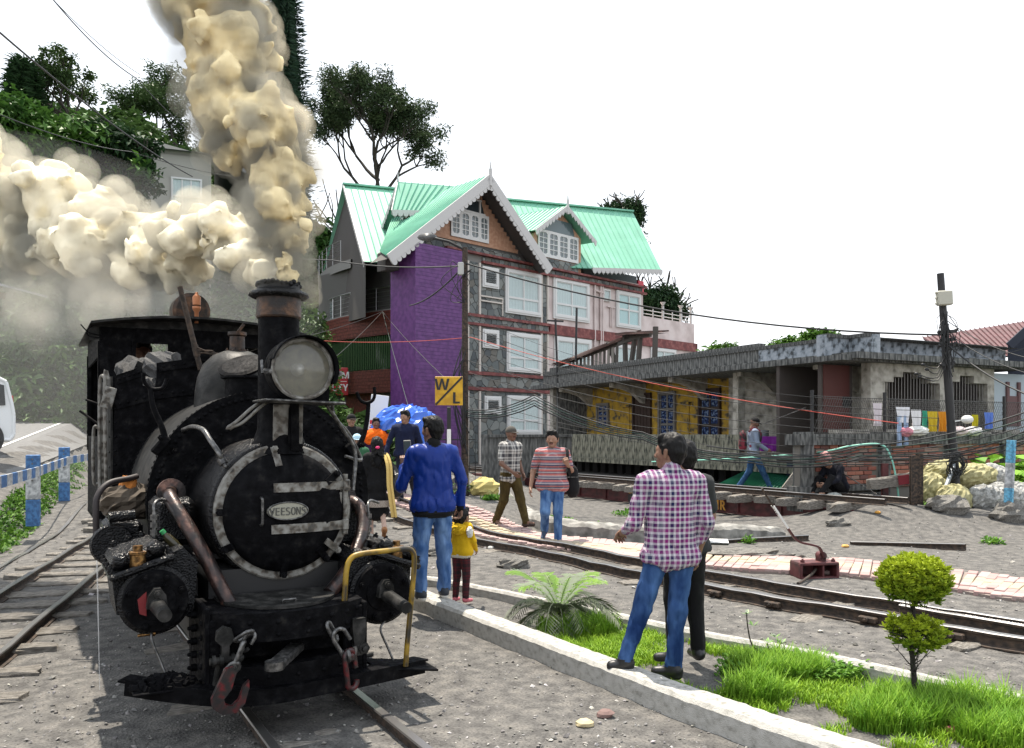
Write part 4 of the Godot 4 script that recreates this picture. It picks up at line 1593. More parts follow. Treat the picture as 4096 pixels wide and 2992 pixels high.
	b.lathe(L3(0.0, 2.0, 1.0), UPV, [V2(0.16, -0.1), V2(0.16, 0.07), V2(0.19, 0.075), V2(0.19, 0.09), V2(0.0, 0.09)], 26)
	put(e, "filler_hatch", b, I)
	# ---- hooked lamp irons on the tank front
	for q in [[[L3(-0.60, 1.62, 0.68), L3(-0.625, 1.72, 0.68), L3(-0.675, 1.85, 0.7), L3(-0.69, 1.97, 0.72)], [L3(-0.731, 2.075, 0.72), L3(-0.728, 2.02, 0.72), L3(-0.69, 1.975, 0.72), L3(-0.645, 1.97, 0.72), L3(-0.61, 1.985, 0.72), L3(-0.589, 2.04, 0.72)]], [[L3(0.71, 1.56, 0.68), L3(0.765, 1.65, 0.68), L3(0.80, 1.78, 0.69), L3(0.815, 1.91, 0.7)], [L3(0.722, 1.985, 0.7), L3(0.745, 1.93, 0.7), L3(0.79, 1.905, 0.7), L3(0.84, 1.92, 0.7), L3(0.862, 1.96, 0.7), L3(0.86, 2.025, 0.7)]]]:
		b = MB.new()
		b.tube(smooth_path(q[0], 5), 0.022, 8, 0.016)
		b.tube(smooth_path(q[1], 5), 0.013, 8)
		var f: Vector3 = q[0][0]
		b.cbox(f + V(-0.03, -0.02, 0), V(0.14, 0.06, 0.05), 0.01, Basis(FWD, 0.9 if f.x < 0 else -0.9))
		for k in 2:
			b.hexnut(f + V((-0.055 + 0.09 * k) * signf(-f.x) * -1.0, -0.06 + 0.09 * k, 0.02), FWD, 0.02, 0.03)
		put(e, "tool_hook", b, I)
	# ---- coal bunker
	b = MB.new()
	b.prism([V2(-0.83, 0.95), V2(-0.80, 2.125), V2(-0.605, 2.205), V2(-0.60, 2.06), V2(-0.50, 2.03), V2(-0.497, 2.245), V2(-0.1, 2.315), V2(0.3, 2.315), V2(0.8, 2.15), V2(0.83, 0.95)], L3(0, 0, 2.02), Vector3.RIGHT, UPV, FWD * 0.02)
	var bk := put(e, "bunker_front", b, I)
	b = MB.new()
	for q in [[L3(-0.79, 2.1, 1.99), L3(-0.615, 2.17, 1.99)], [L3(-0.485, 2.21, 1.99), L3(-0.1, 2.28, 1.99)], [L3(-0.80, 1.90, 1.99), L3(-0.5, 1.99, 1.99)], [L3(-0.5, 1.99, 1.99), L3(-0.1, 2.05, 1.99)]]:
		b.bar(q[0], q[1], 0.012, 0.07)
		for k in 5:
			b.rivet(q[0].lerp(q[1], (k + 0.5) / 5.0) + FWD * 0.006, FWD, 0.013)
	for k in 8:
		b.rivet(L3(-0.80, 1.1 + k * 0.11, 2.0), FWD, 0.012)
	stuff(put(bk, "riveted_strips", b, I))
	b = MB.new()
	b.box(L3(-0.825, 1.55, 2.5), V(0.015, 1.15, 0.98))
	b.box(L3(0.825, 1.55, 2.5), V(0.015, 1.15, 0.98))
	b.box(L3(0, 1.9, 2.5), V(1.6, 0.03, 0.95))
	for k in 9:
		b.rivet(L3(-0.834, 1.05 + k * 0.12, 2.06), -Vector3.RIGHT, 0.013)
		b.rivet(L3(-0.834, 1.05 + k * 0.12, 2.9), -Vector3.RIGHT, 0.013)
	put(e, "bunker_side", b, mats.dusty)
	# ---- cab
	b = MB.new()
	var cw := 0.84
	b.box(L3(-0.70, 1.75, 3.0), V(0.28, 1.75, 0.02))
	b.box(L3(-0.415, 1.58, 3.0), V(0.29, 1.42, 0.02))
	b.box(L3(-0.415, 2.565, 3.0), V(0.29, 0.13, 0.02))
	b.box(L3(0.06, 1.75, 3.0), V(0.66, 1.78, 0.02))
	b.box(L3(0.53, 1.58, 3.0), V(0.28, 1.42, 0.02))
	b.box(L3(0.53, 2.565, 3.0), V(0.28, 0.13, 0.02))
	b.box(L3(0.755, 1.75, 3.0), V(0.17, 1.75, 0.02))
	for s in [-1, 1]:
		b.box(L3(s * cw, 1.25, 3.9), V(0.02, 0.8, 1.8))
		b.box(L3(s * cw, 2.5, 3.9), V(0.02, 0.25, 1.8))
		for t in [3.05, 4.75]:
			b.box(L3(s * cw, 2.0, t), V(0.04, 1.0, 0.06))
	b.box(L3(0, 1.2, 4.8), V(1.66, 0.7, 0.03))
	b.box(L3(-0.62, 2.1, 4.8), V(0.42, 1.1, 0.03))
	b.box(L3(0.62, 2.1, 4.8), V(0.42, 1.1, 0.03))
	b.box(L3(0, 0.86, 3.9), V(1.7, 0.04, 1.9))
	var cab := put(e, "cab", b, I)
	b = MB.new()
	for i in 20:
		var w0 := lerpf(-0.93, 0.93, i / 20.0)
		var w1 := lerpf(-0.93, 0.93, (i + 1) / 20.0)
		var h0 := 2.735 - 0.11 * w0 * w0
		var h1 := 2.735 - 0.11 * w1 * w1
		b.quad(L3(w0, h0, 2.72), L3(w1, h1, 2.72), L3(w1, h1, 5.0), L3(w0, h0, 5.0))
		b.quad(L3(w0, h0 - 0.02, 2.72), L3(w1, h1 - 0.02, 2.72), L3(w1, h1, 2.72), L3(w0, h0, 2.72))
		b.quad(L3(w0, h0 - 0.02, 5.0), L3(w1, h1 - 0.02, 5.0), L3(w1, h1 - 0.02, 2.72), L3(w0, h0 - 0.02, 2.72))
		b.quad(L3(w1, h1 - 0.14, 3.0), L3(w0, h0 - 0.14, 3.0), L3(w0, h0 - 0.02, 3.0), L3(w1, h1 - 0.02, 3.0))
	put(cab, "cab_roof", b, mats.dusty)
	b = MB.new()
	for q in [[-0.57, 2.29], [-0.27, 2.29]]:
		b.box(L3(q[0], 2.395, 2.985), V(0.03, 0.22, 0.02))
	b.box(L3(-0.42, 2.285, 2.985), V(0.33, 0.02, 0.02)); b.box(L3(-0.42, 2.505, 2.985), V(0.33, 0.02, 0.02))
	put(cab, "window_frame", b, I)
	# pipes and rails down the cab side
	b = MB.new()
	b.tube(smooth_path([L3(-0.86, 2.10, 2.05), L3(-0.89, 2.13, 2.1), L3(-0.90, 2.0, 2.15), L3(-0.90, 1.3, 2.15), L3(-0.88, 1.1, 2.1)], 5), 0.014, 7)
	b.tube(smooth_path([L3(-0.85, 2.1, 2.0), L3(-0.87, 2.15, 2.0), L3(-0.87, 1.7, 2.02), L3(-0.86, 1.2, 2.05)], 5), 0.014, 7)
	b.tube(smooth_path([L3(-0.90, 1.72, 2.3), L3(-0.935, 1.70, 2.3), L3(-0.935, 1.3, 2.3), L3(-0.90, 1.27, 2.3)], 5), 0.013, 7)
	b.bar(L3(-0.88, 1.05, 2.3), L3(-0.88, 2.0, 2.3), 0.05, 0.03, FWD)
	put(e, "cab_side_pipe", b, mats.worn)
	b = MB.new()
	b.cbox(L3(-0.85, 1.955, 1.97), V(0.085, 0.17, 0.01), 0.004, Basis(FWD, -0.25))
	put(e, "mirror", b, mats.worn)
	b = MB.new()
	b.tube([L3(-0.86, 1.9, 2.3), L3(-0.99, 1.95, 2.35)], 0.01, 6)
	b.tube([L3(-0.90, 1.75, 2.3), L3(-1.03, 1.86, 2.4)], 0.01, 6)
	b.tube(smooth_path([L3(-0.82, 2.52, 2.95), L3(-0.93, 2.53, 2.95), L3(-0.95, 2.58, 2.95), L3(-0.9, 2.63, 2.95)], 4), 0.006, 6)
	b.tube(smooth_path([L3(-0.82, 2.54, 2.95), L3(-0.93, 2.56, 2.95), L3(-1.0, 2.63, 2.95)], 4), 0.006, 6)
	put(e, "cab_side_wires", b, I)
	# rear lamp and whistle over the roof
	b = MB.new()
	b.lathe(L3(-0.045, 2.85, 3.2), FWD, [V2(0, 0.02), V2(0.14, 0.015), V2(0.172, 0.0), V2(0.175, -0.2), V2(0.15, -0.25), V2(0, -0.25)], 30)
	b.box(L3(-0.045, 2.70, 3.3), V(0.2, 0.05, 0.2))
	put(e, "rear_lamp", b, mats.brown)
	b = MB.new()
	b.lathe(L3(-0.045, 0, 2.92), UPV, [V2(0.02, 2.70), V2(0.02, 2.80), V2(0.038, 2.83), V2(0.038, 2.855), V2(0.01, 2.86)], 14, true)
	b.lathe(L3(-0.045, 0, 2.92), UPV, [V2(0.036, 2.868), V2(0.038, 2.94), V2(0.02, 2.965), V2(0.014, 2.968), V2(0.014, 2.985), V2(0, 2.987)], 14, true)
	put(e, "whistle", b, mat(Color(0.36, 0.14, 0.06), 0.45, 0.5))
	# sanding hose that drips
	b = MB.new()
	b.tube(smooth_path([L3(-0.75, 1.385, 0.95), L3(-0.80, 1.375, 0.9), L3(-0.93, 1.35, 0.82), L3(-1.0, 1.27, 0.77), L3(-1.01, 1.15, 0.75), L3(-1.004, 0.89, 0.75)], 6), 0.02, 9)
	put(e, "hose", b, mat(Color(0.02, 0.014, 0.014), 0.6))
	b = MB.new()
	b.tube(rib(L3(-1.004, 0.89, 0.75), L3(-0.99, 0.03, 0.72), 0.0, 10), 0.006, 6, 0.002)
	var drip := StandardMaterial3D.new()
	drip.transparency = BaseMaterial3D.TRANSPARENCY_ALPHA
	drip.albedo_color = Color(1, 1, 1, 0.3)
	drip.roughness = 0.05
	put(e, "water_trickle", b, drip)
	# left side gear seen past the cylinder
	b = MB.new()
	b.cyl(L3(-0.95, 1.15, 0.55), L3(-0.80, 1.16, 0.55), 0.035, -1, 12)
	b.cbox(L3(-0.86, 0.98, 0.75), V(0.22, 0.28, 0.4), 0.03)
	b.lathe(L3(-0.93, 0.98, 0.55), FWD, [V2(0.13, 0), V2(0.12, 0.02), V2(0, 0.02)], 18)
	b.box(L3(-0.75, 1.2, 1.6), V(0.3, 0.05, 1.4))
	b.cbox(L3(-0.60, 1.13, 0.42), V(0.25, 0.3, 0.3), 0.04)
	b.cbox(L3(0.50, 1.05, 0.42), V(0.25, 0.3, 0.3), 0.04)
	put(e, "valve_gear", b, mats.greasy)
	loco_loose()

func crumple(sd: int, r: Vector3, amp: float, freq: float, k := 26) -> ArrayMesh:
	var b := MB.new()
	var nz := noise(freq, 3, sd)
	nz.fractal_type = FastNoiseLite.FRACTAL_RIDGED
	var f := func(i: int, j: int) -> Vector3:
		var th := PI * j / (k / 2)
		var ph := TAU * (i % k) / k
		var d := V(sin(th) * cos(ph), cos(th), sin(th) * sin(ph))
		return d * r * (1.0 + amp * nz.get_noise_3dv(d))
	for i in k:
		for j in k / 2:
			b.quad(f.call(i, j), f.call(i, j + 1), f.call(i + 1, j + 1), f.call(i + 1, j))
	return b.mesh()

func loco_loose() -> void:
	var T := Transform3D(LB, LO)
	# coal in the bunker
	var coal := tmat(ntex(0.03, [[0.3, Color(0.01, 0.01, 0.011)], [0.7, Color(0.05, 0.05, 0.05)]], 90, 256, 5), 4.0, 0.5, 0.0, mats.grit, 0.8)
	var ash := tmat(ntex(0.03, [[0.3, Color(0.05, 0.05, 0.05)], [0.7, Color(0.22, 0.215, 0.21)]], 91, 256, 5), 4.0, 0.8, 0.0, mats.grit, 0.8)
	for q in [[-0.66, 2.17, 2.35, 0.15, 0, "big black coal lump at the outer edge of the bunker"], [-0.44, 2.2, 2.28, 0.16, 1, "pale grey coal lump showing through the notch in the bunker plate"], [-0.33, 2.23, 2.45, 0.15, 1, "grey coal lump under the cab window"], [-0.55, 2.21, 2.6, 0.12, 0, "dark coal lump at the back of the bunker heap"], [-0.55, 2.06, 2.12, 0.08, 1, "small coal lump wedged in the bunker notch"]]:
		var o := put(self, "coal_lump", stone_mesh(300 + int(q[0] * 100), 0.75), coal if q[4] == 0 else ash)
		o.transform = T * Transform3D(Basis.from_euler(V(q[0] * 3, q[2] * 2, 0)).scaled(Vector3.ONE * q[3]), L3(q[0], q[1], q[2]))
		tag(o, q[5], "coal", "coal lumps in the bunker")
	var b := MB.new()
	b.xf = T
	b.cyl(L3(-0.326, 2.87, 1.98), L3(-0.17, 2.2, 1.96), 0.022, -1, 10)
	b.cyl(L3(-0.215, 2.40, 1.965), L3(-0.195, 2.31, 1.962), 0.027, -1, 10)
	for k in 5:
		b.tube([L3(-0.20, 2.33 + 0.012 * k, 1.94), L3(-0.08, 2.33 + R(-0.02, 0.04), 1.95), L3(0.0, 2.32 + R(-0.02, 0.02), 1.97)], 0.006, 5)
	lone("fire_iron", b, mats.rust, "long iron bar tied upright against the bunker with rope", "iron bar")
	# rag bundle and plastic bottles
	var o := put(self, "rag_bundle", crumple(5, V(0.17, 0.11, 0.15), 0.35, 1.6), mat(Color(0.07, 0.055, 0.04), 0.95))
	o.transform = T * Transform3D(Basis(), L3(-0.79, 1.21, 1.0))
	tag(o, "dirty brown rag bundle stuffed beside the tank on the running plate", "rag")
	var orange := put(o, "orange_cloth", crumple(6, V(0.06, 0.08, 0.06), 0.4, 1.6, 14), mat(Color(0.45, 0.16, 0.03), 0.9))
	orange.position = V(-0.01, 0.09, 0.03)
	var pet := StandardMaterial3D.new()
	pet.transparency = BaseMaterial3D.TRANSPARENCY_ALPHA
	pet.albedo_color = Color(0.25, 0.28, 0.2, 0.55)
	pet.roughness = 0.12
	for q in [[L3(-0.70, 1.10, 0.05), L3(-0.56, 0.92, 0.05), "oily plastic bottle with green cap wedged by the left valve chest", 0.032], [L3(0.565, 1.03, 0.1), L3(0.51, 0.9, 0.08), "dark plastic bottle with green cap wedged by the right valve chest", 0.028]]:
		var n := thing("plastic_bottle", q[2], "bottle", Vector3.ZERO, 0.0, "bottles on the locomotive")
		n.transform = T
		var ax: Vector3 = (q[0] - q[1]).normalized()
		var l: float = (q[0] - q[1]).length()
		b = MB.new()
		var r: float = q[3]
		var prof := [V2(0, 0), V2(r * 0.9, 0.0)]
		for k in 9:
			prof.append(V2(r * (1.0 if k % 2 else 0.9), l * (0.04 + 0.075 * k)))
		prof.append_array([V2(r * 0.75, l * 0.82), V2(r * 0.4, l * 0.9), V2(r * 0.38, l * 0.93)])
		b.lathe(q[1], ax, prof, 14, true)
		put(n, "body", b, mats.greasy if q[2].begins_with("dark") else mat(Color(0.03, 0.026, 0.012), 0.12))
		b = MB.new()
		b.cyl(q[0] - ax * l * 0.07, q[0] + ax * 0.008, r * 0.46, -1, 12)
		put(n, "cap", b, mat(Color(0.03, 0.24, 0.08), 0.4))
	# ashes on the step
	b = MB.new()
	b.xf = T
	for k in 160:
		var a := R(0, TAU)
		var rr := sqrt(rng.randf())
		b.box(L3(-0.75 + cos(a) * rr * 0.16, 0.315 + 0.055 * (1.0 - rr * rr), -0.40 + sin(a) * rr * 0.09), Vector3.ONE * R(0.012, 0.035), Basis.from_euler(V(R(0, 3), R(0, 3), 0)))
	stuff(lone("ash_heap", b, mats.iron, "heap of black cinders on the left front step", "cinders"))

# ---------------------------------------------------------------- buildings: shared pieces
func lace(b: MB, p: Vector3, q: Vector3, drop: float, out: Vector3, step := 0.24) -> void:
	var d := (q - p).normalized()
	var l := p.distance_to(q)
	var n := maxi(2, int(l / step))
	var w := l / n
	var dn := V(0, -1, 0)
	b.bar(p + dn * 0.06, q + dn * 0.06, 0.05, 0.14)
	for i in n:
		var a := p + d * (w * i) + dn * 0.12
		var pts := [V2(w * 0.04, 0), V2(w * 0.1, -drop * 0.45), V2(w * 0.3, -drop * 0.72), V2(w * 0.42, -drop * 0.62), V2(w * 0.5, -drop), V2(w * 0.58, -drop * 0.62), V2(w * 0.7, -drop * 0.72), V2(w * 0.9, -drop * 0.45), V2(w * 0.96, 0)]
		b.prism(pts, a, d, UPV, out.normalized() * 0.03)

func ribbed(b: MB, r0: Vector3, r1: Vector3, e0: Vector3, e1: Vector3, gap := 0.28) -> void:
	# sheet roofing from the ridge r0-r1 down to the eave e0-e1 with standing ribs
	var n := (r1 - r0).cross(e0 - r0).normalized()
	if n.y < 0:
		n = -n
	var cnt := int(maxf(r0.distance_to(r1), e0.distance_to(e1)) / gap)
	for i in cnt:
		var a := float(i) / cnt
		var c := float(i + 1) / cnt
		var m := lerpf(a, c, 0.2)
		var k := lerpf(a, c, 0.1)
		var P := func(f: float, g: float, up: float) -> Vector3:
			return r0.lerp(r1, f).lerp(e0.lerp(e1, f), g) + n * up
		b.quad(P.call(a, 0, 0), P.call(a, 1, 0), P.call(k, 1, 0.045), P.call(k, 0, 0.045))
		b.quad(P.call(k, 0, 0.045), P.call(k, 1, 0.045), P.call(m, 1, 0), P.call(m, 0, 0))
		b.quad(P.call(m, 0, 0), P.call(m, 1, 0), P.call(c, 1, 0), P.call(c, 0, 0))
	# underside
	b.quad(r0 - n * 0.04, r1 - n * 0.04, e1 - n * 0.04, e0 - n * 0.04)

var frame_white: Material
var curtain_mat: Material
var painted_dark_interior: Material
var pane_mat: Material

func building_mats() -> void:
	frame_white = mat(Color(0.62, 0.62, 0.61), 0.5)
	curtain_mat = mat(Color(0.42, 0.50, 0.49), 0.9)
	painted_dark_interior = mat(Color(0.02, 0.024, 0.026), 0.6)  # near-black colour for unlit interiors, on flat panels over solid walls
	var g := StandardMaterial3D.new()
	g.transparency = BaseMaterial3D.TRANSPARENCY_ALPHA
	g.albedo_color = Color(0.85, 0.93, 0.95, 0.15)
	g.roughness = 0.04
	pane_mat = g

# casement: outer moulding, mullion, glass and a pleated curtain; rectangle in the node's x-y plane at depth z
func casement(parent: Node, x0: float, x1: float, y0: float, y1: float, z: float, trim := 0.2, cols := 2, split := 0.32, back: Material = null, curtains := true) -> void:
	var b := MB.new()
	var w := x1 - x0
	var h := y1 - y0
	for k in [[0.0, trim, 0.07], [trim * 0.35, trim * 0.5, 0.1]]:
		var i0: float = k[0]
		var t: float = k[1]
		b.box(V((x0 + x1) / 2, y1 - i0 - t / 2, z + k[2] / 2), V(w - 2 * i0, t, k[2]))
		b.box(V((x0 + x1) / 2, y0 + i0 + t / 2, z + k[2] / 2), V(w - 2 * i0, t, k[2]))
		b.box(V(x0 + i0 + t / 2, (y0 + y1) / 2, z + k[2] / 2), V(t, h - 2 * (i0 + t), k[2]))
		b.box(V(x1 - i0 - t / 2, (y0 + y1) / 2, z + k[2] / 2), V(t, h - 2 * (i0 + t), k[2]))
	var f := put(parent, "window", b, frame_white)
	var ix0 := x0 + trim
	var ix1 := x1 - trim
	var iy0 := y0 + trim
	var iy1 := y1 - trim
	b = MB.new()
	for c in range(1, cols):
		var x := lerpf(ix0, ix1, float(c) / cols)
		b.box(V(x, (iy0 + iy1) / 2, z + 0.05), V(0.07, iy1 - iy0, 0.05))
	if split > 0.0:
		b.box(V((ix0 + ix1) / 2, lerpf(iy0, iy1, split), z + 0.048), V(ix1 - ix0, 0.09, 0.05))
	if b.v.size() > 0:
		put(f, "mullion", b, frame_white)
	b = MB.new()
	b.box(V((ix0 + ix1) / 2, (iy0 + iy1) / 2, z + 0.012), V(ix1 - ix0, iy1 - iy0, 0.012))
	put(f, "window_backing", b, back if back else painted_dark_interior)  # flat panel; by default its near-black paints the unlit interior
	if curtains:
		b = MB.new()
		var n := int((ix1 - ix0) / 0.09)
		for i in n:
			var a0 := lerpf(ix0, ix1, float(i) / n)
			var a1 := lerpf(ix0, ix1, float(i + 1) / n)
			if absf((a0 + a1) * 0.5 - (ix0 + ix1) * 0.5) < 0.02:
				continue
			var zz := z + 0.02 + 0.012 * (i % 2)
			var z2 := z + 0.02 + 0.012 * ((i + 1) % 2)
			b.quad(V(a0, iy0, zz), V(a1, iy0, z2), V(a1, iy1, z2), V(a0, iy1, zz))
		put(f, "curtain", b, curtain_mat)
	b = MB.new()
	for c in cols:
		var a0 := lerpf(ix0, ix1, float(c) / cols)
		var a1 := lerpf(ix0, ix1, float(c + 1) / cols)
		b.quad(V(a0, iy0, z + 0.045), V(a1, iy0, z + 0.045), V(a1, iy1, z + 0.045), V(a0, iy1, z + 0.045))
	put(f, "pane", b, pane_mat)

func louvre(parent: Node, x0: float, x1: float, y0: float, y1: float, z: float) -> void:
	casement(parent, x0, x1, y0, y1, z, 0.2, 1, 0.0, null, false)
	var b := MB.new()
	var n := 5
	for i in n:
		var y := lerpf(y0 + 0.22, y1 - 0.22, (i + 0.5) / n)
		b.box(V((x0 + x1) / 2, y, z + 0.06), V(x1 - x0 - 0.4, 0.025, 0.09), Basis(Vector3.RIGHT, 0.6))
	put(parent, "louvre_slats", b, mat(Color(0.12, 0.125, 0.125), 0.6))

# tall white shutters with shaped lights, n leaves
func shutters(parent: Node, x0: float, x1: float, y0: float, y1: float, z: float, n: int) -> void:
	var b := MB.new()
	b.box(V((x0 + x1) / 2, (y0 + y1) / 2, z + 0.01), V(x1 - x0, y1 - y0, 0.02))
	var f := put(parent, "window", b, painted_dark_interior)
	var w := (x1 - x0) / n
	for i in n:
		b = MB.new()
		var c := x0 + w * (i + 0.5)
		for s in [-1, 1]:
			b.box(V(c + s * (w / 2 - 0.045), (y0 + y1) / 2, z + 0.04), V(0.085, y1 - y0, 0.04))
		b.box(V(c, y0 + 0.07, z + 0.04), V(w - 0.17, 0.14, 0.04))
		b.box(V(c, y1 - 0.06, z + 0.04), V(w - 0.17, 0.12, 0.04))
		for k in range(1, 4):
			b.box(V(c, lerpf(y0 + 0.14, y1 - 0.12, k / 4.0), z + 0.04), V(w - 0.17, 0.035, 0.035))
		b.box(V(c, (y0 + y1) / 2, z + 0.038), V(0.03, y1 - y0 - 0.26, 0.03))
		for sx in [-1, 1]:
			for yy in [y0 + 0.15, y1 - 0.13]:
				b.box(V(c + sx * (w / 2 - 0.11), yy, z + 0.042), V(0.07, 0.07, 0.035), Basis(FWD, PI / 4))
		put(f, "sash", b, frame_white)
	b = MB.new()
	b.quad(V(x0, y0, z + 0.03), V(x1, y0, z + 0.03), V(x1, y1, z + 0.03), V(x0, y1, z + 0.03))
	put(f, "pane", b, pane_mat)

# crazy paving: irregular stones on a flat wall panel (poly), minus the holes
var stone_mats := []
var stone_left := 0
func crazy(parent: Node, poly: PackedVector2Array, holes: Array, z: float, size: float, sd: int) -> void:
	rng.seed = sd
	if stone_mats.is_empty():
		for c in [Color(0.115, 0.13, 0.13), Color(0.16, 0.175, 0.17), Color(0.21, 0.22, 0.21), Color(0.145, 0.14, 0.125), Color(0.085, 0.095, 0.10)]:
			stone_mats.append(mat(c, 0.85))
	var lo := poly[0]
	var hi := poly[0]
	for p in poly:
		lo = lo.min(p)
		hi = hi.max(p)
	var nx := int((hi.x - lo.x) / size) + 3
	var ny := int((hi.y - lo.y) / size) + 3
	var seeds := {}
	for j in ny:
		for i in nx:
			seeds[Vector2i(i, j)] = lo + V2((i - 1 + R(0.05, 0.95)) * size, (j - 1 + R(0.05, 0.95)) * size)
	var rest := MB.new()
	rest.tinted = true
	for key in seeds:
		var s: Vector2 = seeds[key]
		var cell := PackedVector2Array([s + V2(-size, -size) * 1.3, s + V2(size, -size) * 1.3, s + V2(size, size) * 1.3, s + V2(-size, size) * 1.3])
		for dj in range(-2, 3):
			for di in range(-2, 3):
				var o = seeds.get(key + Vector2i(di, dj))
				if o == null or (di == 0 and dj == 0):
					continue
				var mid: Vector2 = (s + o) * 0.5
				var n: Vector2 = (o - s).normalized()
				var out := PackedVector2Array()
				for q in cell.size():
					var a := cell[q]
					var c := cell[(q + 1) % cell.size()]
					var da := (a - mid).dot(n) + 0.012
					var dc := (c - mid).dot(n) + 0.012
					if da <= 0:
						out.append(a)
					if (da < 0) != (dc < 0):
						out.append(a.lerp(c, da / (da - dc)))
				cell = out
				if cell.size() < 3:
					break
			if cell.size() < 3:
				break
		if cell.size() < 3:
			continue
		var pieces := Geometry2D.intersect_polygons(cell, poly)
		for h in holes:
			var nxt := []
			for p in pieces:
				nxt.append_array(Geometry2D.clip_polygons(p, h))
			pieces.assign(nxt)
		for p in pieces:
			if p.size() < 3 or Geometry2D.triangulate_polygon(p).is_empty():
				continue
			var th := R(0.03, 0.055)
			var mt: Material = stone_mats[rng.randi() % 5]
			if stone_left > 0 and p.size() < 9:
				var b := MB.new()
				b.prism(Array(p), V(0, 0, z), Vector3.RIGHT, UPV, FWD * th)
				put(parent, "stone", b, mt)
				stone_left -= 1
			else:
				rest.col = (mt as StandardMaterial3D).albedo_color.srgb_to_linear()
				rest.prism(Array(p), V(0, 0, z), Vector3.RIGHT, UPV, FWD * th)
	if rest.v.size() > 0:
		stuff(put(parent, "stone_facing", rest, vmat(0.85)))

func rect(x0: float, x1: float, y0: float, y1: float) -> PackedVector2Array:
	return PackedVector2Array([V2(x0, y0), V2(x1, y0), V2(x1, y1), V2(x0, y1)])

func boxto(b: MB, x0: float, x1: float, y0: float, y1: float, z0: float, z1: float) -> void:
	b.box(V((x0 + x1) / 2, (y0 + y1) / 2, (z0 + z1) / 2), V(x1 - x0, y1 - y0, absf(z1 - z0)))

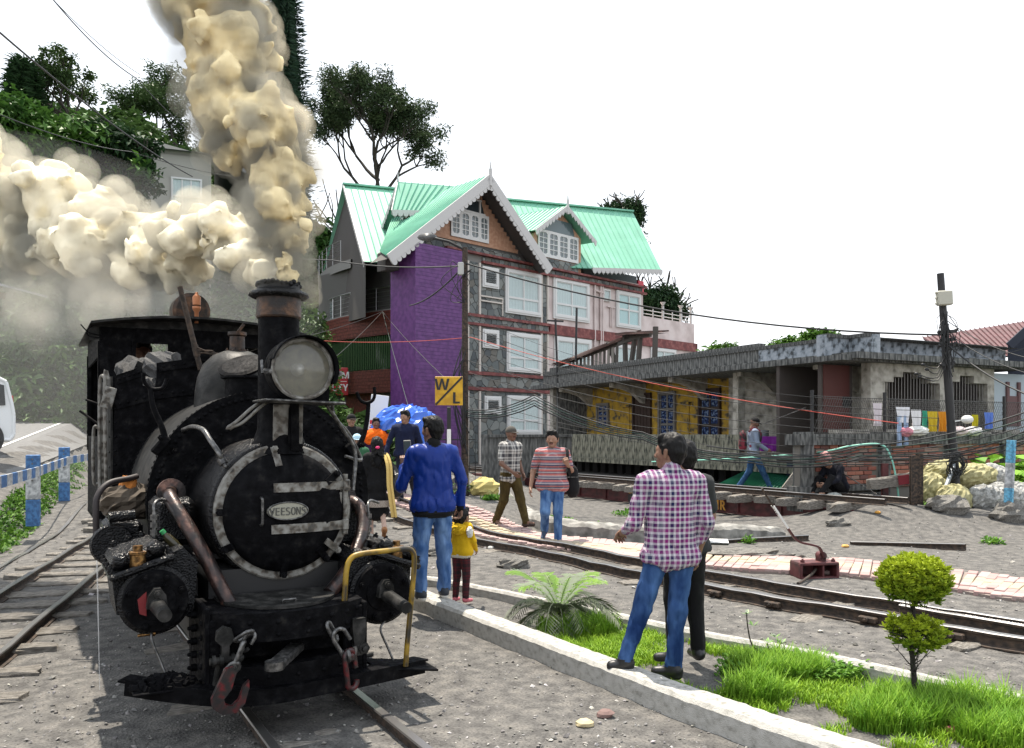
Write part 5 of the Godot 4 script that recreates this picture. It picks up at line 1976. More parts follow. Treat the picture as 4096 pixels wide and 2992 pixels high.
func hotel() -> void:
	rng.seed = 40
	var H := thing("hotel_building", "four storey hotel with mint green gabled roofs, purple panel and stone and pink walls", "building", V(-1.94, 0, -35.0), atan2(0.7, 0.713))
	var inv := H.transform.affine_inverse()
	var pink := tmat(ntex(0.01, [[0.2, Color(0.50, 0.42, 0.40)], [0.6, Color(0.62, 0.53, 0.51)], [0.8, Color(0.66, 0.58, 0.56)]], 101, 256, 6), 0.3, 0.85)
	var red := tmat(ntex(0.02, [[0.25, Color(0.12, 0.03, 0.03)], [0.6, Color(0.20, 0.055, 0.05)], [0.85, Color(0.26, 0.10, 0.09)]], 102, 256, 6), 0.5, 0.7)
	var cream := mat(Color(0.56, 0.51, 0.46), 0.7)
	var green := tmat(ntex(0.006, [[0.2, Color(0.15, 0.38, 0.27)], [0.6, Color(0.19, 0.46, 0.33)], [0.85, Color(0.24, 0.5, 0.38)]], 103, 512, 6), 0.25, 0.55)
	var peach := tmat(ntex(0.03, [[0.2, Color(0.38, 0.20, 0.125)], [0.8, Color(0.50, 0.30, 0.2)]], 104, 256, 5), 0.6, 0.75)
	var grey := mat(Color(0.075, 0.068, 0.064), 0.85)  # roof-end and soffit grey, darkened to paint in the overhang shade
	var mortar := mat(Color(0.20, 0.195, 0.185), 0.9)
	var lacem := mat(Color(0.50, 0.49, 0.48), 0.6)
	# body
	var b := MB.new()
	boxto(b, 5.0, 12.37, -1.5, 9.0, -9.0, 0.0)
	boxto(b, 12.37, 17.2, -3.0, 7.85, -7.0, 0.0)
	boxto(b, 10.5, 12.37, 9.0, 9.55, -9.0, -0.3)
	put(H, "pink_wall", b, pink)
	b = MB.new()
	boxto(b, -1.6, 5.0, -1.5, 9.3, -9.0, 0.0)
	boxto(b, 5.0, 12.3, 9.0, 9.32, -9.0, 0.02)
	boxto(b, -1.6, 0.0, 0, 9.3, -9, 0.0)
	var wall := put(H, "stone_wall", b, mortar)
	# window openings as holes of the stone
	var A := [[2.22, 4.5, 6.98, 8.95], [2.31, 4.5, 4.4, 6.16], [2.33, 4.5, 1.62, 3.35]]
	var S := [[0.85, 1.82, 7.95, 8.84], [0.87, 1.83, 5.34, 6.15], [0.97, 1.96, 2.5, 3.28]]
	var holes := []
	for q in A + S:
		holes.append(rect(q[0], q[1], q[2], q[3]))
	stone_left = 300
	crazy(wall, rect(0.80, 4.52, 6.76, 8.92), holes, 0.0, 0.34, 1)
	crazy(wall, rect(0.80, 4.52, 4.33, 6.22), holes, 0.0, 0.34, 2)
	crazy(wall, rect(0.80, 5.0, 0.4, 3.45), holes, 0.0, 0.36, 3)
	crazy(wall, rect(-1.0, 4.98, 3.66, 4.16), [], 0.03, 0.36, 4)
	crazy(wall, rect(-1.0, 4.98, 6.37, 6.62), [], 0.03, 0.30, 5)
	crazy(wall, rect(0.9, 12.2, 9.05, 9.24), [], 0.03, 0.24, 6)
	crazy(wall, rect(4.60, 4.93, 4.35, 8.92), [], 0.0, 0.30, 7)
	crazy(wall, rect(0.12, 0.66, 4.35, 8.95), [], 0.0, 0.30, 8)
	crazy(wall, rect(0.12, 0.66, 0.4, 3.45), [], 0.0, 0.30, 9)
	# cream strips and red mouldings
	b = MB.new()
	for x in [0.05, 0.72, 4.55, 4.97]:
		boxto(b, x - 0.05, x + 0.05, 4.3, 6.25, 0.0, 0.1)
		boxto(b, x - 0.05, x + 0.05, 6.72, 8.95, 0.0, 0.1)
		boxto(b, x - 0.05, x + 0.05, 0.3, 3.47, 0.0, 0.1)
	for q in [[0.75, 1.9, 7.55], [0.75, 1.9, 7.35]]:
		b.bar(V(q[0], q[2], 0.09), V(q[1] + 0.15, q[2], 0.09), 0.06, 0.06)
	b.bar(V(2.05, 7.58, 0.09), V(2.05, 6.8, 0.09), 0.05, 0.05)
	put(H, "trim_strips", b, cream)
	for q in [[-1.2, 12.45, 9.27, 9.36, 0.22], [0.85, 12.5, 8.95, 9.05, 0.18], [-1.2, 5.1, 6.62, 6.74, 0.16], [-1.2, 5.1, 6.26, 6.37, 0.14], [-1.2, 5.1, 4.16, 4.30, 0.16], [-1.2, 5.1, 3.50, 3.64, 0.14]]:
		b = MB.new()
		boxto(b, q[0], q[1], q[2], q[3], 0.0, q[4])
		put(H, "red_moulding", b, red)
	b = MB.new()
	boxto(b, 5.1, 17.35, 6.27, 6.74, 0.0, 0.12)
	boxto(b, 17.2, 17.35, 6.27, 6.74, -7.0, 0.12)
	boxto(b, 5.05, 5.6, 3.5, 4.3, 0.0, 0.1)
	put(H, "red_band", b, red)
	for q in A:
		casement(H, q[0], q[1], q[2], q[3], 0.05, 0.21)
	casement(H, 5.36, 7.95, 7.04, 9.0, 0.02, 0.24)
	casement(H, 5.44, 8.1, 4.4, 6.22, 0.02, 0.24)
	casement(H, 10.06, 12.1, 7.06, 8.93, 0.02, 0.22, 2, 0.5, mat(Color(0.30, 0.50, 0.50), 0.4), false)
	casement(H, 9.0, 9.58, 8.26, 8.86, 0.02, 0.09, 1, 0.0)
	casement(H, 10.0, 11.9, 4.3, 6.2, 0.02, 0.2)
	casement(H, 13.0, 15.3, 4.4, 6.25, 0.02, 0.2)
	for q in S:
		louvre(H, q[0], q[1], q[2], q[3], 0.05)
	for y in [7.3, 4.6, 1.7]:
		casement(H, -0.75, -0.02, y, y + 1.55, 0.0, 0.16, 1, 0.0, null, false)
	# drain pipes
	b = MB.new()
	for x in [8.35, 8.8, 8.95]:
		b.cyl(V(x, 4.3, 0.08), V(x, 9.0, 0.08), 0.055, -1, 8)
	b.cyl(V(8.3, 8.7, 0.1), V(9.0, 8.62, 0.1), 0.05, -1, 8)
	for x in [9.6, 9.72]:
		b.cyl(V(x, 7.0, 0.06), V(x, 8.05, 0.06), 0.035, -1, 6)
	b.cyl(V(9.3, 8.0, 0.07), V(9.95, 8.0, 0.07), 0.035, -1, 6)
	put(H, "drain_pipes", b, pink)
	b = MB.new()
	boxto(b, 12.38, 12.85, 9.1, 9.75, -0.6, -0.3)
	put(H, "red_sign_box", b, mat(Color(0.55, 0.03, 0.06), 0.5))
	# terrace railing with lamp posts
	b = MB.new()
	for x in [12.5, 13.4, 14.3, 15.2, 16.1, 17.0]:
		b.cyl(V(x, 7.85, -0.1), V(x, 8.42, -0.1), 0.03, -1, 6)
	for y in [8.0, 8.2, 8.38]:
		b.cyl(V(12.4, y, -0.1), V(17.1, y, -0.1), 0.025, -1, 6)
	for x in [14.3, 16.0, 17.0]:
		b.box(V(x, 8.2, -0.1), V(0.1, 0.75, 0.1))
		b.lathe(V(x, 8.6, -0.1), UPV, [V2(0.05, 0), V2(0.16, 0.18), V2(0, 0.18)], 10)
	put(H, "terrace_railing", b, lacem)
	# ---- purple panel with fine tile courses
	var purple := tmat(ntex(0.02, [[0.2, Color(0.075, 0.018, 0.115)], [0.5, Color(0.105, 0.028, 0.15)], [0.8, Color(0.125, 0.038, 0.175)]], 105, 256, 6), 0.6, 0.55)
	b = MB.new()
	boxto(b, -3.46, -1.03, -0.5, 9.02, -0.6, 1.0)
	var pp := put(H, "purple_panel", b, purple)
	b = MB.new()
	for i in 62:
		b.box(V(-2.245, 0.1 + i * 0.145, 1.0), V(2.43, 0.012, 0.012))
	put(pp, "tile_joints", b, mat(Color(0.075, 0.02, 0.12), 0.7))
	b = MB.new()
	b.ball(V(-1.9, 9.02, 0.5), V(0.09, 0.09, 0.09), 10)
	put(pp, "finial", b, frame_white)
	# ---- big gable
	b = MB.new()
	var ap := V(0.48, 12.44, 0.95)
	var gl := V(-4.75, 8.30, 0.95)
	var gr := V(4.27, 9.08, 0.95)
	var back := V(0, 0, -6.5)
	ribbed(b, ap, ap + back, gl, gl + V(0.6, 0.45, -1.3))
	ribbed(b, ap, ap + back, gr, gr + back)
	var roof := put(H, "roof", b, green, "mint green ribbed roof of the big front gable")
	b = MB.new()
	for e in [gl, gr]:
		var d: Vector3 = (e - ap).normalized()
		var nn := V(-d.y, d.x, 0) * (1.0 if e.x > 0 else -1.0)
		b.prism([V2(0, 0.05), V2(ap.distance_to(e), 0.05), V2(ap.distance_to(e), -0.32), V2(0, -0.32)], ap, d, nn if nn.y > 0 else -nn, FWD * 0.06)
		var L := ap.distance_to(e)
		var n := int(L / 0.26)
		for i in n:
			var c := ap + d * (L * (i + 0.5) / n) - (nn if nn.y > 0 else -nn) * 0.34
			b.cyl(c, c + FWD * 0.05, 0.13, -1, 8)
	b.cyl(ap + V(0, -0.45, 0.05), ap + V(0, 0.25, 0.05), 0.07, -1, 8)
	b.cyl(ap + V(0, 0.25, 0.05), ap + V(0, 0.62, 0.05), 0.05, 0.005, 8)
	put(roof, "bargeboard", b, lacem)
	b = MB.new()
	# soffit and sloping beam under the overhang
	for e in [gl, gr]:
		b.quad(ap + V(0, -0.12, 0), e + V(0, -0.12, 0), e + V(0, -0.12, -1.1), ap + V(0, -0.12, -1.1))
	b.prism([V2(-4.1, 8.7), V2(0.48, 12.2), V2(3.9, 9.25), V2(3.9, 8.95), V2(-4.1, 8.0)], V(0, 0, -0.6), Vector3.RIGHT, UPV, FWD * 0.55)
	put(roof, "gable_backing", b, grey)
	b = MB.new()
	var y := 9.72
	while y < 11.9:
		var x0 := lerpf(-3.3, 0.35, (y - 9.3) / 2.75)
		var x1 := lerpf(3.35, 0.62, (y - 9.5) / 2.5)
		if x1 > x0:
			b.box(V((x0 + x1) / 2, y + 0.08, -0.03), V(x1 - x0, 0.17, 0.03), Basis(Vector3.RIGHT, 0.09))
		y += 0.165
	put(H, "siding_boards", b, peach)
	crazy(wall, PackedVector2Array([V2(-3.2, 8.9), V2(-2.2, 9.7), V2(0.5, 9.62), V2(3.2, 9.6), V2(3.6, 9.38), V2(0.9, 9.36), V2(-1.0, 9.3), V2(-1.2, 8.95)]), [], -0.05, 0.33, 12)
	shutters(H, -0.86, 1.27, 9.86, 11.02, 0.0, 4)
	b = MB.new()
	b.prism([V2(-0.62, 11.04), V2(-0.3, 11.6), V2(0.85, 11.6), V2(1.05, 11.04)], V(0, 0, 0.0), Vector3.RIGHT, UPV, FWD * 0.02)
	put(H, "top_light", b, mat(Color(0.03, 0.04, 0.045), 0.06))
	b = MB.new()
	for q in [[-0.62, 11.04, 1.05, 11.04], [-0.3, 11.6, 0.85, 11.6], [-0.25, 11.04, -0.25, 11.6], [0.75, 11.04, 0.75, 11.6]]:
		b.bar(V(q[0], q[1], 0.04), V(q[2], q[3], 0.04), 0.07, 0.07, FWD)
	put(H, "top_light_frame", b, frame_white)
	# ---- right dormer
	b = MB.new()
	ap = V(6.0, 12.34, 0.35)
	gl = V(3.85, 10.85, 0.35)
	gr = V(8.1, 11.0, 0.35)
	back = V(-0.5, 0, -3.4)
	ribbed(b, ap, ap + back, gl, gl + back)
	ribbed(b, ap, ap + back, gr, gr + back)
	roof = put(H, "roof", b, green, "small mint green roof of the right dormer")
	b = MB.new()
	for e in [gl, gr]:
		lace(b, ap + FWD * 0.03, e + FWD * 0.03, 0.2, FWD)
	b.cyl(ap + V(0, -0.4, 0.05), ap + V(0, 0.25, 0.05), 0.06, -1, 8)
	b.cyl(ap + V(0, 0.25, 0.05), ap + V(0, 0.6, 0.05), 0.045, 0.005, 8)
	put(roof, "bargeboard", b, lacem)
	b = MB.new()
	b.prism([V2(4.15, 9.3), V2(4.15, 10.8), V2(6.0, 12.1), V2(7.45, 11.1), V2(7.45, 9.35)], V(0, 0, -2.6), Vector3.RIGHT, UPV, FWD * 2.55)
	put(H, "dormer_wall", b, peach)
	shutters(H, 4.40, 7.2, 9.84, 11.08, -0.04, 4)
	b = MB.new()
	b.prism([V2(4.75, 11.1), V2(5.2, 11.7), V2(6.75, 11.7), V2(6.95, 11.1)], V(0, 0, -0.04), Vector3.RIGHT, UPV, FWD * 0.02)
	put(H, "top_light", b, mat(Color(0.10, 0.14, 0.15), 0.05))
	crazy(wall, rect(4.4, 7.2, 9.36, 9.8), [], -0.04, 0.3, 13)
	# ---- main roof: turned from the street front, ridge and eaves measured
	var wl := func(x: float, h: float, d: float) -> Vector3: return inv * V(x, h, -d)
	var rl: Vector3 = wl.call(-8.1, 13.55, 39.7)
	var rr: Vector3 = wl.call(6.55, 13.65, 45.0)
	var er: Vector3 = wl.call(7.6, 9.95, 42.2)
	var el: Vector3 = wl.call(-6.25, 8.87, 34.8)
	b = MB.new()
	ribbed(b, rl, rr, el, er, 0.32)
	var bk := (rl + rr) * 0.5
	var e2: Vector3 = wl.call(5.0, 9.6, 48.5)
	var e3: Vector3 = wl.call(-10.0, 9.4, 43.2)
	ribbed(b, rl, rr, e3, e2, 0.32)
	b.bar(rl + UPV * 0.04, rr + UPV * 0.04, 0.3, 0.08)
	roof = put(H, "roof", b, green, "long mint green main roof")
	b = MB.new()
	lace(b, el.lerp(er, 0.73) + V(0, 0.02, 0.05), er + V(0, 0.02, 0.05), 0.2, FWD)
	lace(b, rl + V(0, 0.0, 0.05), el + V(0, 0.0, 0.05), 0.2, FWD)
	put(roof, "bargeboard", b, lacem)
	b = MB.new()
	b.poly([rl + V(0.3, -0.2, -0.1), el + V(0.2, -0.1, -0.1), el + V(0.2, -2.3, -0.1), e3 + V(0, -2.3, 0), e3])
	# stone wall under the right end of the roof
	put(H, "shade_toned_gable_end", b, grey)  # dark tone carries the shade cast by the roof overhang
	b = MB.new()
	boxto(b, 8.0, 12.3, 9.3, 9.95, -6.0, -0.35)
	put(H, "upper_wall", b, stone_mats[4])
	# ---- left dormer
	var dl: Vector3 = wl.call(-4.95, 12.58, 36.0)
	var dr: Vector3 = wl.call(-1.2, 12.75, 37.6)
	var fl: Vector3 = wl.call(-5.05, 11.06, 34.9)
	var fr: Vector3 = wl.call(-2.6, 11.25, 35.9)
	var bl: Vector3 = wl.call(-6.0, 10.75, 37.6)
	b = MB.new()
	ribbed(b, dl, dr, fl, fr)
	ribbed(b, dl, dr, bl, wl.call(-2.2, 11.0, 39.2))
	roof = put(H, "roof", b, green, "mint green roof of the left dormer")
	b = MB.new()
	lace(b, fl, fr, 0.2, V(0, 0, 1))
	lace(b, dl, fl, 0.2, V(-1, 0, 0.3))
	lace(b, dl, bl, 0.2, V(-1, 0, 0.3))
	b.cyl(dl, dl + UPV * 0.5, 0.05, 0.005, 8)
	put(roof, "bargeboard", b, lacem)
	var w0: Vector3 = wl.call(-4.55, 0, 35.35)
	var w1: Vector3 = wl.call(-2.4, 0, 36.25)
	var w2: Vector3 = wl.call(-5.35, 0, 37.3)
	b = MB.new()
	y = 9.2
	while y < 11.1:
		b.quad(w0 + UPV * y, w1 + UPV * y, w1 + UPV * (y + 0.18) - FWD * 0.02, w0 + UPV * (y + 0.18) - FWD * 0.02)
		y += 0.18
	put(H, "siding_boards", b, peach)
	b = MB.new()
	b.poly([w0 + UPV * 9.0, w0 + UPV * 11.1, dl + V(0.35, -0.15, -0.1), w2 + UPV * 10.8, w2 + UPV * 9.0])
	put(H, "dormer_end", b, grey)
	var fx := (w0 - w2).normalized()
	var wn := Node3D.new()
	wn.name = "dormer_window"
	H.add_child(wn, true)
	wn.transform = Transform3D(Basis(fx, UPV, fx.cross(UPV)), w2.lerp(w0, 0.5) + UPV * 9.5)
	var keepb := MB.new()
	for i in 4:
		for s in [-1, 1]:
			boxto(keepb, -0.9 + i * 0.45 + (0.0 if s < 0 else 0.36), -0.9 + i * 0.45 + (0.08 if s < 0 else 0.44), 0.0, 1.4, 0.02, 0.07)
		for k in 5:
			boxto(keepb, -0.9 + i * 0.45, -0.46 + i * 0.45, k * 0.34, k * 0.34 + 0.06, 0.02, 0.065)
	put(wn, "sash", keepb, frame_white)
	hotel_left(H, inv, red, lacem, mortar)

func hotel_left(H: Node3D, inv: Transform3D, red: Material, lacem: Material, mortar: Material) -> void:
	# the rounded corner to the left of the purple panel: shop, green glass, balconies
	var arc := []
	var p0 := V2(-4.35, 35.4)
	var p1 := V2(-10.3, 44.5)
	for i in 13:
		var f := i / 12.0
		var m := p0.lerp(p1, f)
		m += V2(-0.84, -0.55) * (4.0 * f * (1.0 - f) * 1.35)
		arc.append(inv * V(m.x, 0, -m.y))
	var cen: Vector3 = inv * V(-3.0, 0, -43.0)
	var band := func(y0: float, y1: float, out: float, th: float) -> MB:
		var b := MB.new()
		for i in 12:
			var a: Vector3 = arc[i]
			var c: Vector3 = arc[i + 1]
			var na := (a - cen).normalized()
			var nc := (c - cen).normalized()
			var A := a + na * out
			var C := c + nc * out
			b.quad(A + UPV * y0, C + UPV * y0, C + UPV * y1, A + UPV * y1)
			b.quad(A + UPV * y1, C + UPV * y1, C - nc * th + UPV * y1, A - na * th + UPV * y1)
			b.quad(A + UPV * y0, C + UPV * y0, C - nc * th + UPV * y0, A - na * th + UPV * y0)
		return b
	var maroon := tmat(ntex(0.03, [[0.2, Color(0.075, 0.017, 0.012)], [0.6, Color(0.13, 0.03, 0.02)], [0.85, Color(0.17, 0.045, 0.03)]], 110, 256, 5), 0.7, 0.6)
	put(H, "maroon_fascia", band.call(5.95, 7.0, 0.12, 1.4), maroon)
	put(H, "maroon_fascia", band.call(3.45, 4.45, 0.12, 0.4), maroon)
	var b := MB.new()
	for i in 12:
		for k in 7:
			var a: Vector3 = arc[i]
			var c: Vector3 = arc[i + 1]
			var na := (a - cen).normalized()
			b.bar(a + na * 0.124 + UPV * (3.5 + k * 0.15), c + na * 0.124 + UPV * (3.5 + k * 0.15), 0.01, 0.012)
			b.bar(a + na * 0.124 + UPV * (6.0 + k * 0.15), c + na * 0.124 + UPV * (6.0 + k * 0.15), 0.01, 0.012)
	put(H, "cladding_joints", b, mat(Color(0.03, 0.008, 0.006), 0.8))
	var gg := mat(Color(0.008, 0.03, 0.012), 0.06)
	put(H, "green_glass", band.call(4.45, 5.95, 0.0, 0.2), gg)
	b = MB.new()
	for i in 12:
		for k in 7:
			var f := k / 7.0
			var a: Vector3 = arc[i].lerp(arc[i + 1], f)
			var c: Vector3 = arc[i].lerp(arc[i + 1], f + 0.07)
			var na := (a - cen).normalized() * 0.012
			b.quad(a + na + UPV * 4.5, c + na + UPV * 4.5, c + na + UPV * 5.95, a + na + UPV * 5.95)
	put(H, "curtain", b, mat(Color(0.022, 0.055, 0.012), 0.8))
	put(H, "shop_wall", band.call(-1.0, 3.45, -0.25, 0.3), maroon)
	# shop doors, panels and posters
	b = MB.new()
	for q in [[4.6, 5.6, 0.2, 2.6], [6.2, 7.6, 0.2, 2.7], [8.6, 10.2, 0.2, 2.7], [2.5, 3.2, 0.2, 2.6]]:
		var i := int(q[0])
		var a: Vector3 = arc[i].lerp(arc[i + 1], q[0] - i)
		var j := int(q[1])
		var c: Vector3 = arc[j].lerp(arc[mini(j + 1, 12)], q[1] - j)
		var na := (a - cen).normalized() * -0.22
		b.quad(a + na + UPV * q[2], c + na + UPV * q[2], c + na + UPV * q[3], a + na + UPV * q[3])
	put(H, "painted_doorways", b, painted_dark_interior)  # flat quads; the darkness inside the openings is painted on
	b = MB.new()
	for q in [[0.55, 1.15, 1.95, 2.75], [1.5, 2.0, 1.85, 2.65]]:
		var a: Vector3 = arc[0].lerp(arc[1], q[0]) if q[0] < 1.0 else arc[1].lerp(arc[2], q[0] - 1.0)
		var c: Vector3 = arc[1].lerp(arc[2], q[1] - 1.0) if q[1] < 2.0 else arc[2]
		var na := (a - cen).normalized() * -0.21
		b.quad(a + na + UPV * q[2], c + na + UPV * q[2], c + na + UPV * q[3], a + na + UPV * q[3])
	put(H, "posters", b, tmat(ntex(0.06, [[0.3, Color(0.06, 0.06, 0.06)], [0.55, Color(0.45, 0.42, 0.4)], [0.7, Color(0.5, 0.48, 0.46)]], 111, 256, 4), 1.5, 0.8))
	# first balcony: slab edge, steel rail with glass, plants
	put(H, "balcony_floor", band.call(7.0, 7.06, 0.1, 1.6), mortar)
	b = MB.new()
	var glass := MB.new()
	for i in 13:
		var a: Vector3 = arc[i]
		b.cyl(a + UPV * 7.05, a + UPV * 8.05, 0.025, -1, 6)
		if i < 12:
			var c: Vector3 = arc[i + 1]
			for h in [7.25, 7.45, 7.65, 7.85]:
				b.cyl(a + UPV * h, c + UPV * h, 0.012, -1, 5)
			b.cyl(a + UPV * 8.05, c + UPV * 8.05, 0.035, -1, 6)
			if i > 5:
				glass.quad(a + UPV * 7.1, c + UPV * 7.1, c + UPV * 7.9, a + UPV * 7.9)
	put(H, "balcony_railing", b, mat(Color(0.5, 0.5, 0.5), 0.3, 0.9))
	put(H, "balcony_glass", glass, pane_mat)
	# set-back stone storey with white bay windows and lace eaves
	var back := []
	for a in arc:
		back.append(a - (a - cen).normalized() * 1.5)
	b = MB.new()
	for i in 12:
		b.quad(back[i] + UPV * 7.0, back[i + 1] + UPV * 7.0, back[i + 1] + UPV * 9.4, back[i] + UPV * 9.4)
	put(H, "setback_wall", b, stone_mats[1])
	var lc := MB.new()
	for q in [[1.0, 2.6], [3.5, 4.6], [5.2, 6.6]]:
		var i := int(q[0])
		var a: Vector3 = back[i].lerp(back[i + 1], q[0] - i)
		var j := int(q[1])
		var c: Vector3 = back[j].lerp(back[j + 1], q[1] - j)
		var x := (a - c).normalized()
		var n := x.cross(UPV)
		if n.dot(a - cen) < 0:
			n = -n
		var w := a.distance_to(c)
		var nd := Node3D.new()
		nd.name = "bay"
		H.add_child(nd, true)
		var xx := UPV.cross(n)
		nd.transform = Transform3D(Basis(xx, UPV, n), (a + c) * 0.5 + n * 0.5 + UPV * 7.05)
		var bb := MB.new()
		boxto(bb, -w / 2, w / 2, 0.0, 2.15, -0.6, 0.0)
		put(nd, "bay_wall", bb, frame_white)
		shutters(nd, -w / 2 + 0.1, w / 2 - 0.1, 0.35, 2.0, 0.02, maxi(2, int(w / 0.7)))
		lace(lc, (a + c) * 0.5 + n * 0.85 + UPV * 9.35 - xx * (w / 2 + 0.3), (a + c) * 0.5 + n * 0.85 + UPV * 9.35 + xx * (w / 2 + 0.3), 0.22, n)
	for i in 10:
		var a: Vector3 = back[i] + (back[i] - cen).normalized() * 0.8
		var c: Vector3 = back[i + 1] + (back[i + 1] - cen).normalized() * 0.8
		lace(lc, a + UPV * 9.3, c + UPV * 9.3, 0.2, (a - cen))
	put(H, "lace_eave", lc, lacem)
	b = MB.new()
	for i in 12:
		var a: Vector3 = back[i] + (back[i] - cen).normalized() * 0.8
		var c: Vector3 = back[i + 1] + (back[i + 1] - cen).normalized() * 0.8
		b.quad(a + UPV * 9.3, c + UPV * 9.3, back[i + 1] - (back[i + 1] - cen).normalized() * 0.5 + UPV * 10.0, back[i] - (back[i] - cen).normalized() * 0.5 + UPV * 10.0)
		b.quad(a + UPV * 9.26, c + UPV * 9.26, back[i + 1] + UPV * 9.26, back[i] + UPV * 9.26)
	put(H, "roof", b, mat(Color(0.1, 0.3, 0.22), 0.6))
	# upper balcony at the far left
	b = MB.new()
	for i in range(5, 12):
		var a: Vector3 = arc[i] + UPV * 9.6
		var c: Vector3 = arc[i + 1] + UPV * 9.6
		b.cyl(a, a + UPV * 1.0, 0.025, -1, 6)
		for h in [0.3, 0.55, 0.8, 1.0]:
			b.cyl(a + UPV * h, c + UPV * h, 0.02, -1, 5)
	put(H, "balcony_railing", b, mat(Color(0.3, 0.3, 0.3), 0.3, 0.9))
	b = MB.new()
	for i in range(4, 12):
		var a: Vector3 = arc[i]
		var c: Vector3 = arc[i + 1]
		b.quad(a + UPV * 9.2, c + UPV * 9.2, c + UPV * 9.6, a + UPV * 9.6)
		b.quad(back[i] + UPV * 9.6, back[i + 1] + UPV * 9.6, back[i + 1] + UPV * 12.2, back[i] + UPV * 12.2)
		b.quad(a + UPV * 9.6, c + UPV * 9.6, back[i + 1] + UPV * 9.6, back[i] + UPV * 9.6)
	put(H, "upper_storey", b, mortar)
	var sgn := thing("shop_sign", "small red shop sign with white letters on the maroon shop front", "sign")
	var at: Vector3 = H.transform * (arc[5] + (arc[5] - cen).normalized() * 0.5)
	var q := MB.new()
	q.cbox(Vector3.ZERO, V(0.72, 1.25, 0.12), 0.02)
	put(sgn, "board", q, mat(Color(0.42, 0.012, 0.02), 0.4))
	sgn.position = V(-7.75, 4.0, -37.4)
	sgn.rotation.y = 0.1
	var wm := mat(Color(0.75, 0.75, 0.75), 0.5)
	text(sgn, "lettering", "KTM", 0.3, 0.01, Transform3D(Basis(), V(0, 0.28, 0.065)), wm)
	text(sgn, "lettering", "CTY", 0.3, 0.01, Transform3D(Basis(), V(0, -0.28, 0.065)), wm)
	q = MB.new()
	q.box(V(0, 0, 0.065), V(0.6, 0.025, 0.01))
	put(sgn, "rule", q, wm)

